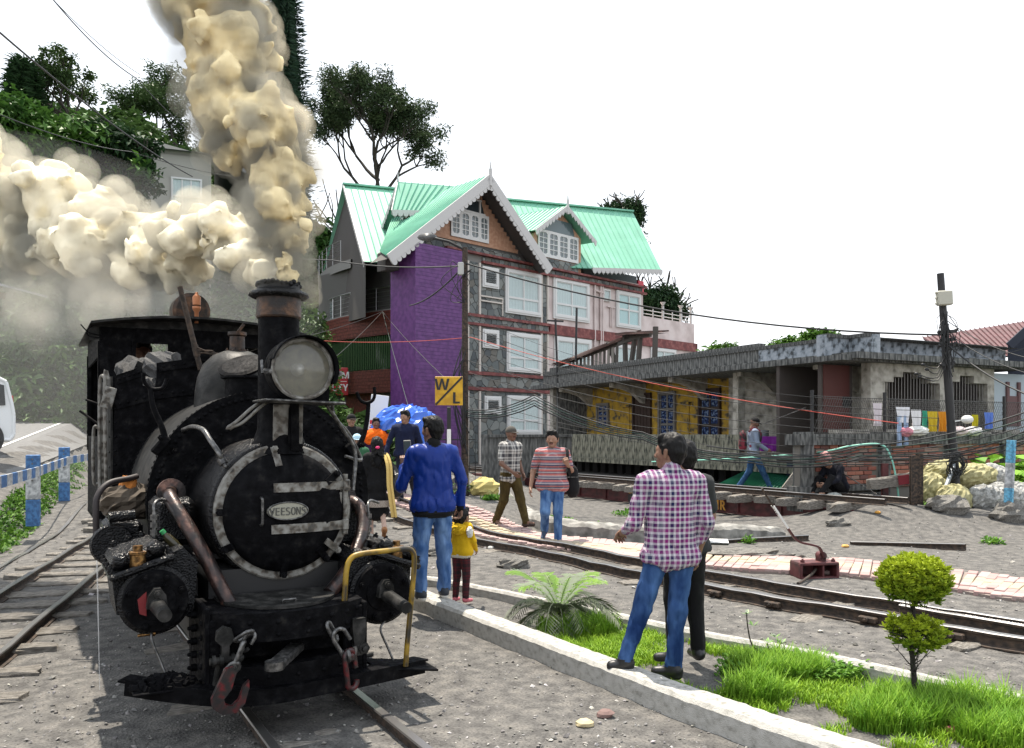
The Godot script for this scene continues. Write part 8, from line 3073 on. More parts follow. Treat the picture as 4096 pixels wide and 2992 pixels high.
# a sprig of n folded leaves round a point; unit size
func sprig(n: int, l: float, w: float, sd: int, droop := 0.0) -> ArrayMesh:
	rng.seed = sd
	var b := MB.new()
	for i in n:
		var d := V(R(-1, 1), R(-0.7, 1), R(-1, 1)).normalized()
		d.y -= droop
		d = d.normalized()
		var s := d.cross(UPV).normalized()
		var up := s.cross(d)
		var o := V(R(-1, 1), R(-1, 1), R(-1, 1)) * l * 0.7
		var m := o + d * l * 0.5
		var t := o + d * l - UPV * l * 0.15
		b.tri(o, m + s * w * 0.5 + up * w * 0.15, t)
		b.tri(o, t, m - s * w * 0.5 + up * w * 0.15)
	return b.mesh()

func bend(b: MB, a: Vector3, d: Vector3, l: float, r: float, depth: int, tips: Array, spread: float, up: float) -> void:
	var p := [a]
	var dir := d
	var n := 4
	for i in n:
		dir = (dir + V(R(-1, 1), R(-0.5, 0.8) + up, R(-1, 1)) * spread * 0.35).normalized()
		p.append(p[p.size() - 1] + dir * l / n)
	b.tube(p, r, 6 if depth > 1 else 4, r * 0.62)
	if depth == 0:
		tips.append(p[n])
		tips.append(p[n - 1])
		return
	var k := 3 if depth > 1 else 4
	for i in k:
		var nd := (dir + V(R(-1, 1), R(-0.4, 0.7) + up, R(-1, 1)).normalized() * spread).normalized()
		bend(b, p[n - (i % 2)], nd, l * R(0.6, 0.85), r * 0.6, depth - 1, tips, spread, up)

var bark: Material
func tree(called: String, label: String, at: Vector3, h: float, trunk: float, crown: Vector3, colors: Array, leaf: Mesh, ls: float, count: int, sd: int, spread := 0.8, group := "trees round the station", sparse := 0.0) -> void:
	rng.seed = sd
	if bark == null:
		bark = mat(Color(0.045, 0.04, 0.033), 0.95)
	var t := thing(called, label, "tree", at, 0.0, group)
	var b := MB.new()
	var tips := []
	var c := V(0, h - crown.y, 0)
	b.tube([Vector3.ZERO, V(R(-0.2, 0.2), (h - crown.y * 1.5) * 0.5, 0), V(0, h - crown.y * 1.5, 0)], trunk, 8, trunk * 0.7)
	for i in 6:
		bend(b, V(0, h - crown.y * 1.6 + i * crown.y * 0.14, 0), V(R(-1, 1), R(0.3, 1.2), R(-1, 1)).normalized(), crown.y * 0.72, trunk * 0.5, 2, tips, spread, 0.15)
	put(t, "trunk", b, bark)
	var where := []
	var cols := []
	var nz := noise(0.5, 2, sd)
	# gather leaf clumps round the branch tips that lie in the crown
	var inside := []
	for p in tips:
		var q: Vector3 = (p - c) / crown
		if q.length() < 1.15 or sparse > 0.0:
			inside.append(p)
		else:
			inside.append(c + q.normalized() * crown * R(0.7, 1.0))
	for i in count:
		var p: Vector3
		if sparse > 0.0 or rng.randf() < 0.55:
			p = inside[rng.randi() % inside.size()] + V(R(-1, 1), R(-0.7, 0.7), R(-1, 1)) * crown.y * (0.12 if sparse > 0.0 else 0.2)
		else:
			var d := V(R(-1, 1), R(-1, 1), R(-1, 1)).normalized()
			p = c + d * crown * R(0.45, 1.0) * (1.0 + 0.75 * nz.get_noise_3dv(d * 4.0))
		var f := clampf(0.5 + 0.8 * nz.get_noise_3dv(p * 1.2) + R(-0.25, 0.25), 0.0, 1.0)
		cols.append((colors[0] as Color).lerp(colors[1], f))
		where.append(Transform3D(Basis.from_euler(V(R(-0.6, 0.6), R(0, TAU), R(-0.6, 0.6))).scaled(Vector3.ONE * ls * R(0.7, 1.3)), p))
	stuff(multi(t, "crown", leaf, leaf_mat("tree"), where, cols))

func conifer(called: String, label: String, at: Vector3, h: float, r: float, colors: Array, leaf: Mesh, ls: float, count: int, sd: int) -> void:
	rng.seed = sd
	var t := thing(called, label, "tree", at, 0.0, "trees round the station")
	var b := MB.new()
	b.cyl(Vector3.ZERO, V(0, h * 0.96, 0), r * 0.14, 0.03, 8)
	put(t, "trunk", b, bark)
	var where := []
	var cols := []
	var nz := noise(0.6, 2, sd)
	for i in count:
		var f := pow(rng.randf(), 0.8)
		var a := R(0, TAU)
		var y := h * (0.12 + 0.88 * f)
		var rr := r * pow(1.0 - f, 0.6) * (0.65 + 0.55 * absf(nz.get_noise_2d(a * 2.0, y * 1.5))) * sqrt(R(0.35, 1.0)) + 0.05
		where.append(Transform3D(Basis.from_euler(V(R(-0.4, 0.2), a, R(-0.4, 0.4))).scaled(V(1, 0.8, 1) * ls * R(0.7, 1.3)), V(cos(a) * rr, y, sin(a) * rr)))
		cols.append((colors[0] as Color).lerp(colors[1], rng.randf()))
	stuff(multi(t, "crown", leaf, leaf_mat("tree"), where, cols))

func trees() -> void:
	var broad := sprig(9, 0.55, 0.26, 1, 0.1)
	var fine := sprig(10, 0.42, 0.14, 2, 0.0)
	var needle := sprig(10, 0.6, 0.09, 3, 0.2)
	bark = mat(Color(0.045, 0.04, 0.033), 0.95)
	var mid := [Color(0.022, 0.065, 0.014), Color(0.10, 0.21, 0.04)]
	var dark := [Color(0.012, 0.032, 0.014), Color(0.035, 0.075, 0.028)]
	# up the hill on the left
	tree("broadleaf_tree", "large bushy bright green tree on the hillside above the drifting smoke", V(-23.9, 9.2, -42.0), 8.4, 0.28, V(4.3, 3.1, 3.6), mid, broad, 0.8, 5200, 21)
	tree("broadleaf_tree", "smaller dark green tree at the foot of the hillside house", V(-21.0, 11.6, -43.0), 5.6, 0.2, V(2.4, 2.2, 2.2), dark, broad, 0.7, 2200, 22)
	tree("broadleaf_tree", "thin open tree against the sky above the hillside foliage", V(-26.7, 9.5, -50.0), 13.8, 0.16, V(3.4, 2.2, 2.5), [Color(0.03, 0.06, 0.02), Color(0.08, 0.13, 0.04)], broad, 0.5, 420, 23, 1.0, "trees round the station", 1.0)
	conifer("conifer_tree", "dark conifer rising at the left edge above the bushy tree", V(-27.7, 11.5, -47.0), 11.0, 2.4, dark, needle, 0.9, 2600, 24)
	tree("broadleaf_tree", "pale hazy tree beyond the hillside house beside the smoke column", V(-27.5, 14.0, -70.0), 15.5, 0.3, V(5.0, 5.5, 4.0), [Color(0.04, 0.075, 0.03), Color(0.09, 0.15, 0.05)], fine, 0.9, 2200, 25, 1.0, "trees round the station", 1.0)
	conifer("conifer_tree", "very tall dark cypress showing at the top behind the chimney smoke", V(-14.3, 5.0, -52.0), 25.0, 2.3, [Color(0.02, 0.042, 0.03), Color(0.045, 0.085, 0.05)], needle, 0.9, 5200, 26)
	tree("broadleaf_tree", "tall open tree with layered branches behind the green roof", V(-10.3, 2.0, -64.0), 24.6, 0.3, V(3.4, 5.2, 3.0), [Color(0.035, 0.058, 0.03), Color(0.085, 0.125, 0.055)], fine, 0.75, 2600, 27, 1.05, "trees round the station", 1.0)
	tree("broadleaf_tree", "leafy tree between the chimney and the hotel's left balcony", V(-12.2, 0.0, -52.0), 13.5, 0.3, V(4.2, 6.0, 3.5), [Color(0.03, 0.065, 0.02), Color(0.08, 0.15, 0.04)], broad, 0.8, 2600, 28)
	tree("broadleaf_tree", "dense dark tree crown above the right end of the green roof", V(7.5, 2.0, -57.0), 15.4, 0.3, V(1.5, 2.0, 1.5), dark, fine, 0.7, 1500, 29)
	tree("broadleaf_tree", "round dark tree beside the hotel terrace railing", V(9.7, 0.0, -56.0), 11.5, 0.3, V(1.7, 2.6, 1.7), dark, fine, 0.8, 1800, 30)
	for q in [[9.0, -36.0, 5.3, "bright green treetop peeping over the stained parapet's left part"], [11.2, -34.0, 5.3, "small bright bush top over the middle of the parapet"], [12.3, -33.5, 5.6, "pointed green treetop over the pale blue parapet"]]:
		tree("broadleaf_tree", q[3], V(q[0], 0, q[1]), q[2], 0.1, V(0.9, 0.7, 0.8), [Color(0.05, 0.12, 0.02), Color(0.12, 0.24, 0.04)], broad, 0.45, 420, 31 + int(q[0]), 0.8, "treetops over the flat roof")
	# the slope: bushes that run together
	rng.seed = 60
	var where := []
	var cols := []
	var bushes := 0
	while bushes < 760:
		var d := R(31.5, 66.0)
		var x := R(-36.0, -1.5) - (d - 26.0) * 0.15
		if x > -3.0 - (d - 26.0) * 0.25 or x < -0.75 * d:
			bushes += 1
			continue
		bushes += 1
		var o := on(x, -d)
		var r := R(1.0, 2.3)
		var tone := R(0.0, 1.0)
		var nz := R(0.5, 1.0)
		for i in 100:
			var v := V(R(-1, 1), R(-0.2, 1), R(-1, 1)).normalized()
			var p: Vector3 = o + v * V(r, r * 0.9, r) * R(0.75, 1.08)
			var f := clampf(R(0, 1) * 0.6 + tone * 0.5, 0, 1)
			cols.append(Color(0.025, 0.058, 0.02).lerp(Color(0.085, 0.15, 0.042), f))
			where.append(Transform3D(Basis.from_euler(V(R(-0.7, 0.7), R(0, TAU), R(-0.7, 0.7))).scaled(Vector3.ONE * R(0.7, 1.3)), p))
	var hs := stuff(thing("hillside_undergrowth", "dense green bushes and creepers covering the slope behind the road", "undergrowth"))
	multi(hs, "leaves", broad, leaf_mat("tree"), where, cols)
	# hanging broad leaves just behind the van
	rng.seed = 61
	where = []
	cols = []
	for i in 2600:
		var d := R(30.0, 32.5)
		var x := -0.64 * d + R(0.0, 13.0)
		var h := R(0.0, 6.5) * (0.7 + 0.3 * sin(x * 1.3))
		where.append(Transform3D(Basis.from_euler(V(R(-0.5, 0.5), R(0, TAU), R(-0.5, 0.5))).scaled(Vector3.ONE * R(0.35, 0.7)), on(x, -d - h * 0.5, h)))
		cols.append(Color(0.03, 0.07, 0.02).lerp(Color(0.09, 0.16, 0.04), rng.randf()))
	multi(hs, "leaves", broad, leaf_mat("tree"), where, cols)

func blades(n: int, h: float, sd: int, w := 0.006) -> ArrayMesh:
	rng.seed = sd
	var b := MB.new()
	for i in n:
		var a := R(0, TAU)
		var o := V(R(-0.025, 0.025), 0, R(-0.025, 0.025))
		var d := V(cos(a), 0, sin(a))
		var s := V(-sin(a), 0, cos(a)) * w * 0.5
		var hh := h * R(0.6, 1.1)
		var m := o + d * hh * R(0.1, 0.3) + UPV * hh * 0.6
		var t := o + d * hh * R(0.4, 0.8) + UPV * hh * R(0.75, 1.0)
		b.quad(o - s, o + s, m + s * 0.8, m - s * 0.8)
		b.tri(m - s * 0.8, m + s * 0.8, t)
	return b.mesh()

func scatter(parent: Node, m: Mesh, at: Array, lo: Color, hi: Color, s0: float, s1: float) -> void:
	var where := []
	var cols := []
	for p in at:
		where.append(Transform3D(Basis(UPV, R(0, TAU)).scaled(V(1, R(0.8, 1.2), 1) * R(s0, s1)), p))
		cols.append(lo.lerp(hi, rng.randf()))
	multi(parent, "blades", m, leaf_mat("grass", 0.7), where, cols)

func bed() -> void:
	rng.seed = 70
	var short := blades(9, 0.055, 5)
	var tall := blades(12, 0.17, 6, 0.007)
	rng.seed = 71
	var nz := noise(1.3, 3, 12)
	var pts := []
	var n := 0
	while n < 46000:
		n += 1
		var d := R(3.6, 8.2)
		var x := R(-0.6, 4.4)
		if not in_bed(x, -d) or not in_bed(x - 0.06, -d + 0.03):
			continue
		var cover := nz.get_noise_2d(x * 1.4, d * 1.4) * 0.9
		# bare soil: at the far tip, where the two men stand, in front of the clipped tree
		cover += 0.50
		cover -= 1.6 * exp(-pow((x - 1.35) / 0.30, 2) - pow((d - 5.85) / 0.32, 2))
		cover -= 0.95 * exp(-pow((x - 1.75) / 0.38, 2) - pow((d - 4.85) / 0.22, 2))
		cover -= 1.4 * exp(-pow((x - 2.35) / 0.5, 2) - pow((d - 4.15) / 0.25, 2))
		cover -= 2.2 * sstep(6.9, 7.5, d)
		if rng.randf() < clampf(cover, 0.0, 1.0):
			pts.append(on(x, -d, -0.004))
	var g := stuff(thing("grass", "bright green grass growing in the kerbed bed", "grass"))
	scatter(g, short, pts, Color(0.11, 0.235, 0.012), Color(0.27, 0.43, 0.03), 0.7, 1.35)
	var clump := []
	for q in [[2.42, 4.95, 0.30, 420], [2.2, 4.75, 0.25, 240], [1.85, 5.75, 0.34, 520], [2.75, 5.0, 0.3, 330], [0.55, 7.0, 0.35, 260], [1.55, 5.25, 0.2, 130], [2.65, 4.55, 0.22, 170]]:
		for i in q[3]:
			var a := R(0, TAU)
			var rr: float = q[2] * sqrt(rng.randf())
			clump.append(on(q[0] + cos(a) * rr, -(q[1] + sin(a) * rr * 0.7)))
	scatter(g, tall, clump, Color(0.09, 0.22, 0.015), Color(0.24, 0.41, 0.04), 0.6, 1.15)
	# leafy ground cover in the middle of the bed
	var cl := []
	var cc := []
	var leaf := sprig(6, 0.05, 0.03, 8)
	rng.seed = 72
	for i in 700:
		var a := R(0, TAU)
		var rr := 0.42 * sqrt(rng.randf())
		var x := 1.95 + cos(a) * rr * 1.2
		var z := -(5.75 + sin(a) * rr * 0.6)
		if in_bed(x, z):
			cl.append(Transform3D(Basis(UPV, R(0, TAU)).scaled(Vector3.ONE * R(0.6, 1.2)), on(x, z, R(0.02, 0.06))))
			cc.append(Color(0.07, 0.18, 0.02).lerp(Color(0.18, 0.34, 0.05), rng.randf()))
	multi(g, "clover_leaves", leaf, leaf_mat("grass", 0.7), cl, cc)
	# weeds along the road bank and in corners of the yard
	rng.seed = 73
	var wp := []
	var wc := []
	var wl := sprig(9, 0.10, 0.06, 9, 0.1)
	for i in 1300:
		var d := R(9.5, 24.0)
		var q := R(-0.05, 0.5)
		var x := -7.35 - 0.385 * (d - 12.0) - q
		wp.append(Transform3D(Basis(UPV, R(0, TAU)).scaled(Vector3.ONE * R(0.5, 1.1)), on(x, -d, R(0.0, 0.05))))
		wc.append(Color(0.035, 0.10, 0.015).lerp(Color(0.12, 0.24, 0.03), rng.randf()))
	var wd := stuff(thing("bank_weeds", "leafy green weeds along the foot of the road bank", "weeds"))
	multi(wd, "leaves", wl, leaf_mat("grass", 0.7), wp, wc)
	wp = []
	wc = []
	for q in [[-0.35, -16.8, 0.25, 60], [0.9, -15.3, 0.3, 50], [2.6, -17.0, 0.5, 60], [5.6, -18.6, 0.4, 90], [1.6, -14.4, 0.2, 40], [7.4, -15.3, 0.15, 40], [8.9, -15.0, 0.2, 30], [3.6, -12.6, 0.1, 12], [7.3, -12.6, 0.12, 14]]:
		for i in q[3]:
			var a := R(0, TAU)
			var rr: float = q[2] * sqrt(rng.randf())
			wp.append(Transform3D(Basis(UPV, R(0, TAU)).scaled(Vector3.ONE * R(0.5, 1.1)), on(q[0] + cos(a) * rr, q[1] + sin(a) * rr, R(0.0, 0.06))))
			wc.append(Color(0.05, 0.14, 0.02).lerp(Color(0.16, 0.32, 0.04), rng.randf()))
	wd = stuff(thing("yard_weeds", "small tufts of weeds scattered round the turntable pit", "weeds"))
	multi(wd, "leaves", wl, leaf_mat("grass", 0.7), wp, wc)
	palm()
	topiary()
	twig()
	# big-leaved creeper behind the sacks
	rng.seed = 78
	wp = []
	wc = []
	var big := sprig(4, 0.30, 0.27, 10, 0.0)
	for i in 260:
		wp.append(Transform3D(Basis.from_euler(V(R(-0.3, 0.3), R(0, TAU), R(-0.3, 0.3))).scaled(V(1, 0.6, 1) * R(0.7, 1.1)), on(R(9.6, 13.5), R(-19.2, -16.8), R(0.1, 0.75))))
		wc.append(Color(0.10, 0.26, 0.02).lerp(Color(0.24, 0.44, 0.05), rng.randf()))
	var pl := thing("creeper_plant", "bright green broad leaved creeper sprawling behind the sand sacks", "plant")
	stuff(pl)
	multi(pl, "leaves", big, leaf_mat("grass", 0.7), wp, wc)
	# ferns at the lamp pole
	var fr := thing("fern", "ferns and a yellow cloth scrap at the foot of the street lamp", "plant", on(-0.75, -18.2))
	var b := MB.new()
	for i in 14:
		frond(b, Vector3.ZERO, R(0, TAU), R(0.7, 1.3), R(0.4, 0.9), 0.10, 12)
	var fo := put(fr, "fronds", b, mat(Color(0.07, 0.16, 0.03), 0.6))

func frond(b: MB, o: Vector3, a: float, l: float, rise: float, w: float, n: int, droop := 1.0) -> void:
	var d := V(cos(a), 0, sin(a))
	var s := V(-sin(a), 0, cos(a))
	var p := []
	for i in n + 1:
		var t := float(i) / n
		p.append(o + d * l * t * (1.0 - 0.15 * t) + UPV * (l * rise * t - l * droop * 0.75 * t * t))
	b.tube(p, 0.006, 4, 0.002)
	for i in range(1, n + 1):
		var t := float(i) / n
		var ww := w * (0.45 + 1.1 * t) * (1.0 - pow(t, 4.0) * 0.7)
		var dir: Vector3 = (p[i] - p[i - 1]).normalized()
		for sg in [-1, 1]:
			var tip: Vector3 = p[i] + s * sg * ww * 0.85 + dir * ww * 0.62 - UPV * ww * R(0.05, 0.4)
			var q: Vector3 = dir * 0.008
			b.tri(p[i] - q, p[i].lerp(tip, 0.45) + dir * 0.008 + UPV * 0.01, tip)
			b.tri(p[i] - q, tip, p[i].lerp(tip, 0.45) - dir * 0.009)

func palm() -> void:
	rng.seed = 74
	var t := thing("palm_plant", "small palm with bright upright fronds and drooping grey ones in the grass bed", "plant", on(0.40, -7.12))
	var b := MB.new()
	b.lathe(Vector3.ZERO, UPV, [V2(0.06, 0), V2(0.055, 0.1), V2(0.03, 0.2)], 9, true)
	for i in 14:
		var a := R(0, TAU)
		b.tube([V(cos(a) * 0.04, R(0.05, 0.15), sin(a) * 0.04), V(cos(a) * 0.09, R(0.16, 0.22), sin(a) * 0.09)], 0.008, 4)
	put(t, "stem", b, mat(Color(0.05, 0.04, 0.03), 0.95))
	b = MB.new()
	for i in 9:
		frond(b, V(0, 0.16, 0), TAU * i / 9.0 + R(-0.2, 0.2), R(0.38, 0.52), R(1.15, 1.6), 0.13, 26, 1.1)
	var fm := mat(Color(0.19, 0.34, 0.04), 0.5)
	fm.backlight_enabled = true
	fm.backlight = Color(0.6, 0.6, 0.6)
	put(t, "young_fronds", b, fm)
	b = MB.new()
	for i in 13:
		frond(b, V(0, 0.15, 0), TAU * i / 13.0 + R(-0.2, 0.2), R(0.5, 0.78), R(0.45, 0.95), 0.15, 28, 1.25)
	put(t, "old_fronds", b, mat(Color(0.085, 0.105, 0.065), 0.6))

func topiary() -> void:
	rng.seed = 75
	var t := thing("clipped_tree", "little tree clipped into two yellow green balls on a dark stem", "tree", on(2.44, -5.05))
	var b := MB.new()
	b.tube([V(0, -0.05, 0), V(0.01, 0.15, 0), V(-0.006, 0.35, 0), V(0.004, 0.55, 0), V(0.0, 0.75, 0)], 0.021, 8, 0.010)
	for i in 46:
		var low := i < 28
		var y := R(0.2, 0.45) if low else R(0.58, 0.72)
		var a := R(0, TAU)
		var p := V(0, y, 0)
		var d := V(cos(a), R(0.5, 1.2), sin(a)).normalized()
		var pts := [p]
		for k in 4:
			d = (d + V(R(-1, 1), R(-0.3, 0.6), R(-1, 1)) * 0.35).normalized()
			pts.append(pts[k] + d * R(0.035, 0.055))
		b.tube(pts, 0.005, 4, 0.0018)
		if low:
			for k in 2:
				b.tube([pts[3], pts[3] + V(R(-1, 1), R(-0.2, 1), R(-1, 1)) * 0.05], 0.002, 3)
	put(t, "trunk", b, mat(Color(0.022, 0.018, 0.016), 0.9))
	var spray := MB.new()
	for i in 9:
		var d := V(R(-1, 1), R(-0.1, 1.3), R(-1, 1)).normalized()
		var e := d * R(0.022, 0.036)
		var s := d.cross(V(R(-1, 1), R(-1, 1), R(-1, 1))).normalized() * 0.0055
		spray.quad(-s * 0.4, s * 0.4, e * 0.6 + s, e * 0.6 - s)
		spray.tri(e * 0.6 - s, e * 0.6 + s, e)
	var m := spray.mesh()
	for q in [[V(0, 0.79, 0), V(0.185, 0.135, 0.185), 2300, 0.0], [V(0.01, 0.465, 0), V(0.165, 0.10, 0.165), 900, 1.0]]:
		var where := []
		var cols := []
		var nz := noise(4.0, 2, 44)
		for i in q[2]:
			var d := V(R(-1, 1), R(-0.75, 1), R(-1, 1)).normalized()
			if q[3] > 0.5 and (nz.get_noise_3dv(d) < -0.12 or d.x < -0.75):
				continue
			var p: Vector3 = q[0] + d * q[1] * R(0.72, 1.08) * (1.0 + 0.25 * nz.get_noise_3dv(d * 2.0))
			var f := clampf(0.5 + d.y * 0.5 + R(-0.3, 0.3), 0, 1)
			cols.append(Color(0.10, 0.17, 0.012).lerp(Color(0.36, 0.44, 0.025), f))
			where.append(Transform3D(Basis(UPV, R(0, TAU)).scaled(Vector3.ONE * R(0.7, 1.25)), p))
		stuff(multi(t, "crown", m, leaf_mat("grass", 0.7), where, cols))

func twig() -> void:
	rng.seed = 76
	var t := thing("sapling", "thin bare twigged sapling with leaf whorls at its tips in the grass", "plant", on(1.85, -5.98))
	var b := MB.new()
	var tips := [V(-0.16, 0.37, 0), V(-0.12, 0.29, 0.02), V(0.09, 0.16, 0), V(-0.02, 0.17, 0.03), V(0.05, 0.2, -0.02)]
	b.tube(smooth_path([Vector3.ZERO, V(-0.03, 0.07, 0), V(-0.12, 0.15, 0), V(-0.15, 0.27, 0), tips[0]], 4), 0.008, 6, 0.004)
	b.tube(smooth_path([V(-0.01, 0.03, 0), V(0.04, 0.10, 0), tips[2]], 4), 0.007, 6, 0.003)
	b.tube(smooth_path([V(-0.03, 0.07, 0), V(-0.01, 0.12, 0.02), tips[3]], 4), 0.005, 6, 0.003)
	put(t, "stem", b, mat(Color(0.04, 0.03, 0.025), 0.9))
	for p in tips:
		b = MB.new()
		for i in 9:
			var a := R(0, TAU)
			var d := V(cos(a), R(0.2, 1.1), sin(a)).normalized()
			var s := d.cross(UPV).normalized() * 0.012
			var l := R(0.04, 0.065)
			b.tri(p, p + d * l * 0.55 + s, p + d * l)
			b.tri(p, p + d * l, p + d * l * 0.55 - s)
		put(t, "leaf_whorl", b, leaf_mat_plain(Color(0.17, 0.33, 0.06)))

func leaf_mat_plain(c: Color) -> Material:
	var m := mat(c, 0.5)
	m.backlight_enabled = true
	m.backlight = Color(0.6, 0.6, 0.6)
	return m

# ---------------------------------------------------------------- street furniture, wires, odds and ends
func cable(label: String, pts: Array, sag: float, r: float, m: Material, group := "") -> void:
	var b := MB.new()
	var all := []
	for i in pts.size() - 1:
		var q := rib(pts[i], pts[i + 1], sag, 16)
		if i > 0:
			q.pop_front()
		all.append_array(q)
	b.tube(all, r, 5)
	lone("overhead_cable", b, m, label, "cable", group)

func W(xd: float, yd: float, d: float) -> Vector3:
	# a point measured on the photograph, as a place d metres in front of the lens
	return V((xd / 2.20898 - 512.0) / 830.0 * d, 1.68 - (yd / 2.20898 - 433.0) / 830.0 * d, -d)

func van() -> void:
	var n := thing("van", "white people carrier with dark windows parked on the road at the left edge", "van", V(-11.55, gh(-12.2, -19.2), -19.2), 0.85)
	var white := mat(Color(0.72, 0.74, 0.75), 0.25)
	white.clearcoat_enabled = true
	white.clearcoat = 0.6
	var b := MB.new()
	var prof := [V2(-4.3, 0.35), V2(-4.35, 0.75), V2(-4.2, 1.0), V2(-3.4, 1.12), V2(-2.75, 1.68), V2(-2.2, 1.82), V2(-0.4, 1.80), V2(-0.14, 1.66), V2(-0.02, 1.15), V2(0.02, 0.9), V2(0.02, 0.45), V2(-0.06, 0.33)]
	b.prism(prof, V(0, 0, -1.72), Vector3.RIGHT, UPV, FWD * 1.72)
	for i in prof.size():
		var p: Vector2 = prof[i]
		var q: Vector2 = prof[(i + 1) % prof.size()]
		b.cyl(V(p.x, p.y, -0.02), V(q.x, q.y, -0.02), 0.05, -1, 8)
	put(n, "body", b, white)
	var tint := mat(Color(0.012, 0.014, 0.016), 0.05)
	for q in [[-2.6, -1.62, 1.55, 1.7], [-1.54, -0.72, 1.7, 1.7], [-0.64, -0.16, 1.7, 1.58]]:
		b = MB.new()
		b.prism([V2(q[0], 1.1), V2(q[1], 1.12), V2(q[1] - 0.03, q[3]), V2(q[0] + (0.35 if q[0] < -2 else 0.03), q[2])], V(0, 0, 0.03), Vector3.RIGHT, UPV, FWD * 0.008)
		put(n, "window", b, tint)
	for x in [-3.45, -0.62]:
		b = MB.new()
		b.cyl(V(x, 0.36, -0.1), V(x, 0.36, 0.045), 0.43, -1, 26)
		put(n, "wheel_arch", b, mats.black)
		b = MB.new()
		b.lathe(V(x, 0.34, -0.12), FWD, [V2(0.2, 0.18), V2(0.33, 0.19), V2(0.35, 0.15), V2(0.35, 0.0)], 28)
		var wh := put(n, "wheel", b, mat(Color(0.015, 0.015, 0.016), 0.85))
		b = MB.new()
		b.lathe(V(x, 0.34, 0.03), FWD, [V2(0.0, 0.03), V2(0.05, 0.03), V2(0.055, 0.0), V2(0.2, 0.01), V2(0.23, 0.04)], 24)
		for k in 5:
			b.bar(V(x, 0.34, 0.055), V(x + cos(k * 1.257) * 0.21, 0.34 + sin(k * 1.257) * 0.21, 0.06), 0.05, 0.02, FWD)
		put(wh, "rim", b, mats.steel)
	b = MB.new()
	b.cbox(V(-0.60, 1.03, 0.04), V(0.16, 0.035, 0.03), 0.01)
	b.cbox(V(-1.55, 1.03, 0.04), V(0.16, 0.035, 0.03), 0.01)
	put(n, "door_handle", b, mats.black)
	b = MB.new()
	b.box(V(-0.68, 0.95, 0.034), V(0.008, 1.1, 0.004))
	b.box(V(-1.58, 0.95, 0.034), V(0.008, 1.1, 0.004))
	b.box(V(-2.3, 0.42, 0.04), V(2.2, 0.06, 0.03))
	put(n, "door_seams", b, mats.black)
	b = MB.new()
	b.tube([V(-2.2, 1.83, -0.1), V(-2.1, 1.9, -0.1), V(-0.6, 1.89, -0.1), V(-0.45, 1.82, -0.1)], 0.022, 7)
	put(n, "roof_rail", b, mats.black)
	b = MB.new()
	b.cbox(V(0.01, 1.1, -0.12), V(0.05, 0.5, 0.16), 0.02)
	put(n, "tail_light", b, mat(Color(0.3, 0.01, 0.01), 0.2))

func barrier() -> void:
	var blue := tmat(ntex(0.03, [[0.3, Color(0.03, 0.09, 0.22)], [0.7, Color(0.055, 0.17, 0.38)]], 301, 128, 4), 3.0, 0.6)
	var wht := tmat(ntex(0.03, [[0.3, Color(0.25, 0.26, 0.27)], [0.7, Color(0.5, 0.51, 0.52)]], 302, 128, 4), 3.0, 0.6)
	mats.bluep = blue
	mats.whitep = wht
	var at := [V(-6.2, 0, -9.8), V(-7.5, 0, -13.0), V(-8.9, 0, -16.5), V(-10.15, 0, -20.2), V(-11.5, 0, -24.0)]
	var names := ["", "nearest blue and white barrier post above the left track", "second barrier post along the road bank", "barrier post beside the locomotive's cab", "barrier post hidden behind the cab"]
	for i in 5:
		var p: Vector3 = at[i]
		p.y = maxf(gh(p.x, p.z) - 0.05, 0.22)
		at[i] = p
		if i == 0:
			continue
		var n := thing("barrier_post", names[i], "post", p, 0.35, "blue and white road barrier posts")
		for k in 3:
			var b := MB.new()
			var y0: float = [0.0, 0.42, 0.78][k]
			var y1: float = [0.42, 0.78, 1.12][k]
			b.cbox(V(0, (y0 + y1) / 2, 0), V(0.19, y1 - y0 - 0.002, 0.13), 0.012)
			put(n, "painted_band", b, wht if k == 1 else blue)
		var bolt := MB.new()
		for y in [0.72, 0.98, 1.05]:
			bolt.hexnut(V(0, y, 0.066), FWD, 0.014, 0.012)
		put(n, "bolt", bolt, mats.steel)
	var rl := thing("barrier_rail", "flat blue and white striped rail joining the barrier posts", "barrier")
	for i in 4:
		var k := 9
		for j in k:
			var a: Vector3 = at[i].lerp(at[i + 1], float(j) / k) + UPV * 0.86
			var c: Vector3 = at[i].lerp(at[i + 1], float(j + 1) / k) + UPV * 0.86
			var b := MB.new()
			b.bar(a + V(0.1, 0, 0.03), c + V(0.1, 0, 0.03), 0.025, 0.15)
			put(rl, "stripe", b, blue if j % 2 else wht)

